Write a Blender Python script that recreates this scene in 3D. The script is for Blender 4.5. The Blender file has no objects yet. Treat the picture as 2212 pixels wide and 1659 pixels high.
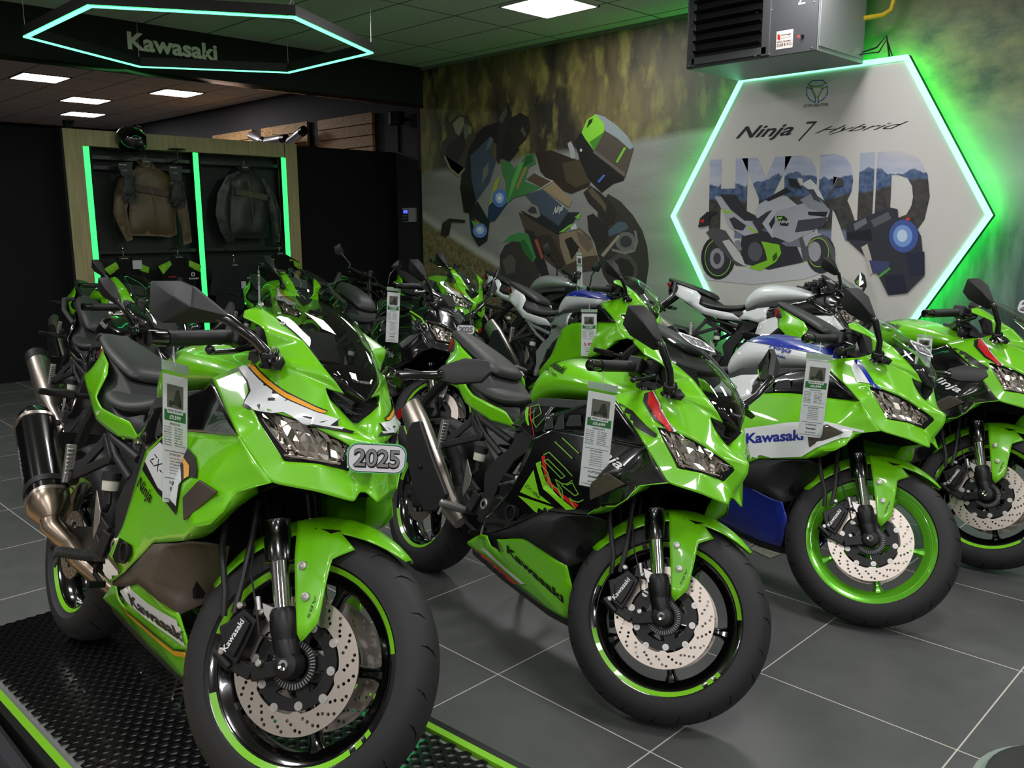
import bpy, bmesh, math, random
from mathutils import Vector, Matrix, noise
from mathutils.bvhtree import BVHTree
random.seed(7)
S = bpy.context.scene
COL = S.collection
PI = math.pi

# ------------------------------------------------------------------ camera, world, exposure, large lights
TH, PITCH, ROLL, CAM_H = -.7818, .1815, -.0051, 1.4342
cam = bpy.data.cameras.new('camera')
cam.sensor_width = 36.0
cam.lens = 36.0 * 1866.2 / 2212
cam.clip_start = .05
camo = bpy.data.objects.new('camera', cam)
COL.objects.link(camo)
_r = Vector((math.cos(TH), -math.sin(TH), 0))
_f = Vector((math.sin(TH), math.cos(TH), 0))
_u = Vector((0, 0, 1))
_d = _f * math.cos(PITCH) - _u * math.sin(PITCH)
_up = _f * math.sin(PITCH) + _u * math.cos(PITCH)
_cx = _r * math.cos(ROLL) + _up * math.sin(ROLL)
_cy = -_r * math.sin(ROLL) + _up * math.cos(ROLL)
_m = Matrix((_cx, _cy, -_d)).transposed().to_4x4()
_m.translation = (0, 0, CAM_H)
camo.matrix_world = _m
S.camera = camo
S.view_settings.view_transform = 'Standard'
S.view_settings.look = 'None'
S.view_settings.gamma = 1.0
S.view_settings.exposure = 0.0
S.view_settings.use_curve_mapping = False
W = bpy.data.worlds.new('world')
S.world = W
W.use_nodes = True
W.node_tree.nodes['Background'].inputs[0].default_value = (.6, .65, .7, 1)
W.node_tree.nodes['Background'].inputs[1].default_value = .012


def lin(c):
    return tuple(((x / 255) / 12.92 if x / 255 <= .04045 else ((x / 255 + .055) / 1.055) ** 2.4) for x in c)


def area(name, loc, sx, sy, power, color=(1, 1, 1), rot=(0, 0, 0), spread=None):
    l = bpy.data.lights.new(name, 'AREA')
    l.shape = 'RECTANGLE'
    l.size, l.size_y, l.energy, l.color = sx, sy, power, color
    if spread: l.spread = spread
    o = bpy.data.objects.new(name, l)
    o.location, o.rotation_euler = loc, rot
    COL.objects.link(o)
    return o


CEIL, BCEIL = 3.2, 3.33
# lit ceiling panels, one in view; those behind the camera added as frontal fill (each gets its fitting and its lit diffuser below); X, Y of the centre
PANELS = [(-5.06, 5.55), (-2.66, 5.3), (-.3, 5.3), (-2.66, 2.5), (-.3, 2.5), (-5.06, .2), (-2.66, -.3), (-.3, -.3), (1.6, 2.5), (1.6, -.3), (-2.66, -3.), (-.3, -3.), (1.6, -3.), (3.9, -3.), (3.9, -.3), (3.9, 2.5), (1.6, 5.3), (-5.06, -3.), (-7.2, .2)]
BPANELS = [(-10.3, 3.28), (-10.37, 4.8), (-11.7, 4.24), (-13.15, 4.72)]

# ------------------------------------------------------------------ materials
MATS = {}


def mat(name, rgb=(128, 128, 128), rough=.5, metal=0., coat=0., emit=None, es=1., spec=.5, alpha=None):
    if name in MATS: return MATS[name]
    m = bpy.data.materials.new(name)
    m.use_nodes = True
    b = m.node_tree.nodes['Principled BSDF']
    c = lin(rgb) + (1,)
    b.inputs['Base Color'].default_value = c
    b.inputs['Roughness'].default_value = rough
    b.inputs['Metallic'].default_value = metal
    b.inputs['Coat Weight'].default_value = coat
    b.inputs['Coat Roughness'].default_value = .03
    b.inputs['Specular IOR Level'].default_value = spec
    if emit:
        b.inputs['Emission Color'].default_value = tuple(emit) + (1,)
        b.inputs['Emission Strength'].default_value = es
    m.diffuse_color = c
    MATS[name] = m
    return m


def glass(name, tint, rough=.02, ior=1.45, gloss=1.0):
    if name in MATS: return MATS[name]
    m = bpy.data.materials.new(name)
    m.use_nodes = True
    nt = m.node_tree
    nt.nodes.clear()
    out = nt.nodes.new('ShaderNodeOutputMaterial')
    mix = nt.nodes.new('ShaderNodeMixShader')
    tr = nt.nodes.new('ShaderNodeBsdfTransparent')
    gl = nt.nodes.new('ShaderNodeBsdfGlossy')
    lw = nt.nodes.new('ShaderNodeLayerWeight')
    pw = nt.nodes.new('ShaderNodeMath')
    fr = nt.nodes.new('ShaderNodeMath')
    tr.inputs[0].default_value = tuple(tint) + (1,)
    gl.inputs['Roughness'].default_value = rough
    gl.inputs['Color'].default_value = (gloss, gloss, gloss, 1)
    pw.operation, fr.operation = 'POWER', 'MULTIPLY_ADD'
    nt.links.new(lw.outputs['Facing'], pw.inputs[0])
    pw.inputs[1].default_value = 4.
    nt.links.new(pw.outputs[0], fr.inputs[0])
    fr.inputs[1].default_value, fr.inputs[2].default_value = .6, ((ior - 1) / (ior + 1)) ** 2 * 1.6
    nt.links.new(fr.outputs[0], mix.inputs[0])
    nt.links.new(tr.outputs[0], mix.inputs[1])
    nt.links.new(gl.outputs[0], mix.inputs[2])
    nt.links.new(mix.outputs[0], out.inputs[0])
    MATS[name] = m
    return m


class NT:
    """tiny helper for node graphs"""
    def __init__(s, name):
        s.m = bpy.data.materials.new(name)
        s.m.use_nodes = True
        s.t = s.m.node_tree
        s.b = s.t.nodes['Principled BSDF']
        MATS[name] = s.m

    def n(s, kind, **kw):
        nd = s.t.nodes.new('ShaderNode' + kind)
        for k, v in kw.items():
            if k in nd.inputs: s.set(nd.inputs[k], v)
            else: setattr(nd, k, v)
        return nd

    def set(s, sock, v):
        if hasattr(v, 'is_output'): s.t.links.new(v, sock)
        else: sock.default_value = v

    def math(s, op, a, b=0., c=0.):
        nd = s.t.nodes.new('ShaderNodeMath')
        nd.operation = op
        for i, v in enumerate((a, b, c)): s.set(nd.inputs[i], v)
        return nd.outputs[0]

    def mix(s, f, a, b):
        nd = s.t.nodes.new('ShaderNodeMix')
        nd.data_type = 'RGBA'
        s.set(nd.inputs[0], f)
        s.set(nd.inputs[6], a if hasattr(a, 'is_output') else lin(a) + (1,))
        s.set(nd.inputs[7], b if hasattr(b, 'is_output') else lin(b) + (1,))
        return nd.outputs[2]

    def pos(s):
        g = s.t.nodes.new('ShaderNodeNewGeometry')
        x = s.t.nodes.new('ShaderNodeSeparateXYZ')
        s.t.links.new(g.outputs['Position'], x.inputs[0])
        return g.outputs['Position'], x.outputs[0], x.outputs[1], x.outputs[2]

    def noise(s, vec, scale, detail=3., rough=.5, stretch=None):
        if stretch:
            mp = s.t.nodes.new('ShaderNodeMapping')
            mp.inputs['Scale'].default_value = stretch
            s.t.links.new(vec, mp.inputs[0])
            vec = mp.outputs[0]
        nd = s.t.nodes.new('ShaderNodeTexNoise')
        nd.inputs['Scale'].default_value = scale
        nd.inputs['Detail'].default_value = detail
        nd.inputs['Roughness'].default_value = rough
        s.t.links.new(vec, nd.inputs['Vector'])
        return nd.outputs[0]

    def ramp(s, f, lo, hi):
        nd = s.t.nodes.new('ShaderNodeMapRange')
        nd.inputs[1].default_value, nd.inputs[2].default_value = lo, hi
        s.set(nd.inputs[0], f)
        return nd.outputs[0]

    def line(s, co, off, pitch, half):
        """1 on grout lines"""
        a = s.math('SUBTRACT', co, off)
        a = s.math('DIVIDE', a, pitch)
        fr = s.math('FRACT', a)
        d = s.math('MINIMUM', fr, s.math('SUBTRACT', 1., fr))
        return s.math('LESS_THAN', d, half / pitch)


# ------------------------------------------------------------------ mesh building
def nrm(v):
    v = Vector(v)
    return v.normalized() if v.length > 1e-9 else Vector((0, 0, 1))


class MB:
    def __init__(s):
        s.v, s.f, s.m = [], [], []

    def add(s, vs, fs, mi=0):
        o = len(s.v)
        s.v += [tuple(v) for v in vs]
        s.f += [tuple(i + o for i in f) for f in fs]
        s.m += [mi] * len(fs)
        return s

    def box(s, c, size, rot=None, mi=0):
        x, y, z = (a / 2 for a in size)
        vs = [Vector(p) for p in ((-x, -y, -z), (x, -y, -z), (x, y, -z), (-x, y, -z), (-x, -y, z), (x, -y, z), (x, y, z), (-x, y, z))]
        if rot is not None:
            R = rot if isinstance(rot, Matrix) else Matrix.Rotation(rot[1], 3, rot[0])
            vs = [R @ v for v in vs]
        return s.add([v + Vector(c) for v in vs], [(0, 3, 2, 1), (4, 5, 6, 7), (0, 1, 5, 4), (1, 2, 6, 5), (2, 3, 7, 6), (3, 0, 4, 7)], mi)

    def bar(s, a, b, w, h, up=(0, 0, 1), mi=0):
        a, b = Vector(a), Vector(b)
        d = nrm(b - a)
        u = Vector(up)
        u = nrm(u - d * u.dot(d))
        t = d.cross(u)
        R = Matrix((d, t, u)).transposed()
        return s.box((a + b) / 2, ((b - a).length, w, h), R, mi)

    def tube(s, path, r, seg=10, mi=0, cap=True):
        P = [Vector(p) for p in path]
        n = len(P)
        rs = r if isinstance(r, (list, tuple)) else [r] * n
        vs, fs = [], []
        u = None
        for i in range(n):
            d = nrm((P[min(i + 1, n - 1)] - P[max(i - 1, 0)]))
            if u is None:
                u = d.orthogonal().normalized()
            else:
                u = nrm(u - d * u.dot(d))
            t = d.cross(u)
            for k in range(seg):
                a = 2 * PI * k / seg
                vs.append(P[i] + (u * math.cos(a) + t * math.sin(a)) * rs[i])
        for i in range(n - 1):
            for k in range(seg):
                k2 = (k + 1) % seg
                fs.append((i * seg + k, i * seg + k2, (i + 1) * seg + k2, (i + 1) * seg + k))
        if cap:
            fs.append(tuple(range(seg - 1, -1, -1)))
            fs.append(tuple((n - 1) * seg + k for k in range(seg)))
        return s.add(vs, fs, mi)

    def lathe(s, prof, c, axis=(0, 1, 0), seg=32, mi=0, closed=False, a0=0., a1=2 * PI):
        """prof: (radius, offset along the axis)"""
        ax = nrm(axis)
        if abs(ax.y) > .99:
            u, t = Vector((1, 0, 0)), Vector((0, 0, 1))
        else:
            u = ax.orthogonal().normalized()
            t = ax.cross(u)
        c = Vector(c)
        full = abs(a1 - a0 - 2 * PI) < 1e-6
        na = seg if full else seg + 1
        vs, fs = [], []
        np_ = len(prof)
        for k in range(na):
            a = a0 + (a1 - a0) * k / seg
            d = u * math.cos(a) + t * math.sin(a)
            vs += [c + d * r + ax * h for r, h in prof]
        for k in range(seg):
            k2 = (k + 1) % na
            for j in range(np_ if closed else np_ - 1):
                j2 = (j + 1) % np_
                fs.append((k * np_ + j, k2 * np_ + j, k2 * np_ + j2, k * np_ + j2))
        return s.add(vs, fs, mi)

    def prism(s, poly, thick, mi=0):
        """closed plate: 3-D polygon pushed by the vector thick"""
        n = len(poly)
        t = Vector(thick)
        P = [Vector(p) for p in poly]
        vs = P + [p + t for p in P]
        fs = [tuple(range(n - 1, -1, -1)), tuple(range(n, 2 * n))]
        fs += [(i, (i + 1) % n, n + (i + 1) % n, n + i) for i in range(n)]
        return s.add(vs, fs, mi)

    def loft(s, secs, mi=0, closed=True, cap=True):
        n = len(secs[0])
        vs = [p for q in secs for p in q]
        fs = []
        for i in range(len(secs) - 1):
            for k in range(n if closed else n - 1):
                k2 = (k + 1) % n
                fs.append((i * n + k, i * n + k2, (i + 1) * n + k2, (i + 1) * n + k))
        if cap and closed:
            fs.append(tuple(range(n - 1, -1, -1)))
            fs.append(tuple((len(secs) - 1) * n + k for k in range(n)))
        return s.add(vs, fs, mi)

    def hull(s, pts, mi=0):
        bm = bmesh.new()
        for p in pts: bm.verts.new(p)
        r = bmesh.ops.convex_hull(bm, input=bm.verts)
        junk = [e for e in r['geom_interior'] if isinstance(e, bmesh.types.BMVert)] + [e for e in r['geom_unused'] if isinstance(e, bmesh.types.BMVert)]
        bmesh.ops.delete(bm, geom=list(set(junk)), context='VERTS')
        bmesh.ops.dissolve_limit(bm, angle_limit=.03, verts=bm.verts, edges=bm.edges)
        bm.verts.index_update()
        vs = [v.co.copy() for v in bm.verts]
        fs = [tuple(v.index for v in f.verts) for f in bm.faces]
        bm.free()
        return s.add(vs, fs, mi)

    def map(s, fn):
        s.v = [tuple(fn(Vector(p))) for p in s.v]
        return s

    def flip(s):
        s.v = [(x, -y, z) for x, y, z in s.v]
        s.f = [tuple(reversed(f)) for f in s.f]
        return s

    def build(s, name, mats, parent=None, smooth=True, bevel=0., seg=2, angle=38, fix=True):
        me = bpy.data.meshes.new(name)
        me.from_pydata(s.v, [], s.f)
        mats = mats if isinstance(mats, (list, tuple)) else [mats]
        for m in mats: me.materials.append(m)
        me.polygons.foreach_set('material_index', s.m)
        if fix:
            bm = bmesh.new()
            bm.from_mesh(me)
            bmesh.ops.recalc_face_normals(bm, faces=bm.faces)
            bm.to_mesh(me)
            bm.free()
        me.polygons.foreach_set('use_smooth', [smooth] * len(me.polygons))
        if smooth and not bevel: me.set_sharp_from_angle(angle=math.radians(angle))
        me.update()
        o = bpy.data.objects.new(name, me)
        COL.objects.link(o)
        if parent: o.parent = parent
        if bevel:
            b = o.modifiers.new('bevel', 'BEVEL')
            b.width, b.segments, b.limit_method, b.angle_limit = bevel, seg, 'ANGLE', math.radians(28)
            b.harden_normals = True
        return o


def bmobj(bm, name, mats, parent=None, smooth=True):
    me = bpy.data.meshes.new(name)
    bm.to_mesh(me)
    bm.free()
    for m in (mats if isinstance(mats, (list, tuple)) else [mats]): me.materials.append(m)
    me.polygons.foreach_set('use_smooth', [smooth] * len(me.polygons))
    o = bpy.data.objects.new(name, me)
    COL.objects.link(o)
    if parent: o.parent = parent
    return o


def panel(name, verts, faces, m, parent, ref, thick=.004, sub=2, crease=.35, sharp=()):
    """sheet-moulded panel: soft facets, crisp outline, real thickness. sharp: vertex pairs kept as hard ridges"""
    bm = bmesh.new()
    vs = [bm.verts.new(v) for v in verts]
    for f in faces: bm.faces.new([vs[i] for i in f])
    bmesh.ops.recalc_face_normals(bm, faces=bm.faces)
    cen = sum((f.calc_center_median() for f in bm.faces), Vector()) / len(bm.faces)
    s = sum(f.normal.dot(f.calc_center_median() - Vector(ref)) * f.calc_area() for f in bm.faces)
    if s < 0: bmesh.ops.reverse_faces(bm, faces=bm.faces)
    cl = bm.edges.layers.float.get('crease_edge') or bm.edges.layers.float.new('crease_edge')
    sh = {frozenset(p) for p in sharp}
    for e in bm.edges:
        e[cl] = 1.0 if e.is_boundary else (.85 if frozenset((e.verts[0].index, e.verts[1].index)) in sh else crease)
    bm.verts.index_update()
    o = bmobj(bm, name, m, parent)
    if sub:
        q = o.modifiers.new('sub', 'SUBSURF')
        q.levels = q.render_levels = sub
        q.boundary_smooth = 'PRESERVE_CORNERS'
    if thick:
        q = o.modifiers.new('thick', 'SOLIDIFY')
        q.thickness, q.offset = thick, -1
        q.use_even_offset = False
    return o


def tag(o, label, cat, group=None, kind=None):
    o['label'] = label
    o['category'] = cat
    if group: o['group'] = group
    if kind: o['kind'] = kind
    return o


def root(name, loc=(0, 0, 0), label=None, cat=None, group=None):
    o = bpy.data.objects.new(name, None)
    o.empty_display_size = .1
    COL.objects.link(o)
    o.location = loc
    if label: tag(o, label, cat, group)
    return o


def structure(o):
    o['kind'] = 'structure'
    return o


# flat artwork: 2-D bmesh from polygons / lettering
def poly2(polys):
    bm = bmesh.new()
    for p in polys:
        q = []
        for a in p:
            if not q or (Vector(a) - Vector(q[-1])).length > 1e-5: q.append(a)
        if len(q) > 2: bm.faces.new([bm.verts.new((a[0], a[1], 0)) for a in q])
    bmesh.ops.triangulate(bm, faces=bm.faces, ngon_method='EAR_CLIP')
    return bm


def stroke2(lines, w):
    polys = []
    for L in lines:
        for a, b in zip(L[:-1], L[1:]):
            a, b = Vector(a), Vector(b)
            d = (b - a)
            if d.length < 1e-6: continue
            d.normalize()
            n = Vector((-d.y, d.x)) * w / 2
            a2, b2 = a - d * w * .4, b + d * w * .4
            polys.append([a2 - n, b2 - n, b2 + n, a2 + n])
    return poly2(polys)


def text2(txt, bold=0., shear=0., space=1.):
    """lettering as a 2-D bmesh, cap height about 1, starting at x = 0"""
    cu = bpy.data.curves.new('lettering', 'FONT')
    cu.body, cu.offset, cu.shear, cu.space_character = txt, bold, shear, space
    cu.resolution_u = 3
    o = bpy.data.objects.new('lettering', cu)
    COL.objects.link(o)
    me = bpy.data.meshes.new_from_object(o.evaluated_get(bpy.context.evaluated_depsgraph_get()))
    bpy.data.objects.remove(o)
    bpy.data.curves.remove(cu)
    bm = bmesh.new()
    bm.from_mesh(me)
    bpy.data.meshes.remove(me)
    bmesh.ops.triangulate(bm, faces=bm.faces)
    bmesh.ops.remove_doubles(bm, verts=bm.verts, dist=1e-5)
    return bm


def fit2(bm, w=1., h=None):
    """scale to width w (and height h) from the origin"""
    xs = [v.co.x for v in bm.verts]
    ys = [v.co.y for v in bm.verts]
    x0, x1, y0, y1 = min(xs), max(xs), min(ys), max(ys)
    sx = w / max(x1 - x0, 1e-6)
    sy = h / max(y1 - y0, 1e-6) if h else sx
    for v in bm.verts: v.co = Vector(((v.co.x - x0) * sx, (v.co.y - (y0 if h else 0)) * sy, 0))
    return bm


def place2(bm, o, u, v, off=0.):
    """2-D (x, y) -> o + x u + y v, thickness-free print at its own distance off the surface"""
    o, u, v = Vector(o), Vector(u), Vector(v)
    n = u.cross(v).normalized()
    for q in bm.verts: q.co = o + u * q.co.x + v * q.co.y + n * off
    return bm


def gridcut(bm, step):
    xs = [v.co.x for v in bm.verts]
    ys = [v.co.y for v in bm.verts]
    for lo, hi, nn in ((min(xs), max(xs), (1, 0, 0)), (min(ys), max(ys), (0, 1, 0))):
        k = math.ceil(lo / step)
        while k * step < hi:
            bmesh.ops.bisect_plane(bm, geom=bm.verts[:] + bm.edges[:] + bm.faces[:], plane_co=tuple(a * k * step for a in nn), plane_no=nn)
            k += 1
    bmesh.ops.triangulate(bm, faces=[f for f in bm.faces if len(f.verts) > 4])
    return bm


def join2(bms):
    out = bmesh.new()
    me = bpy.data.meshes.new('t')
    for b in bms:
        b.to_mesh(me)
        b.free()
        out.from_mesh(me)
    bpy.data.meshes.remove(me)
    return out

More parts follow.
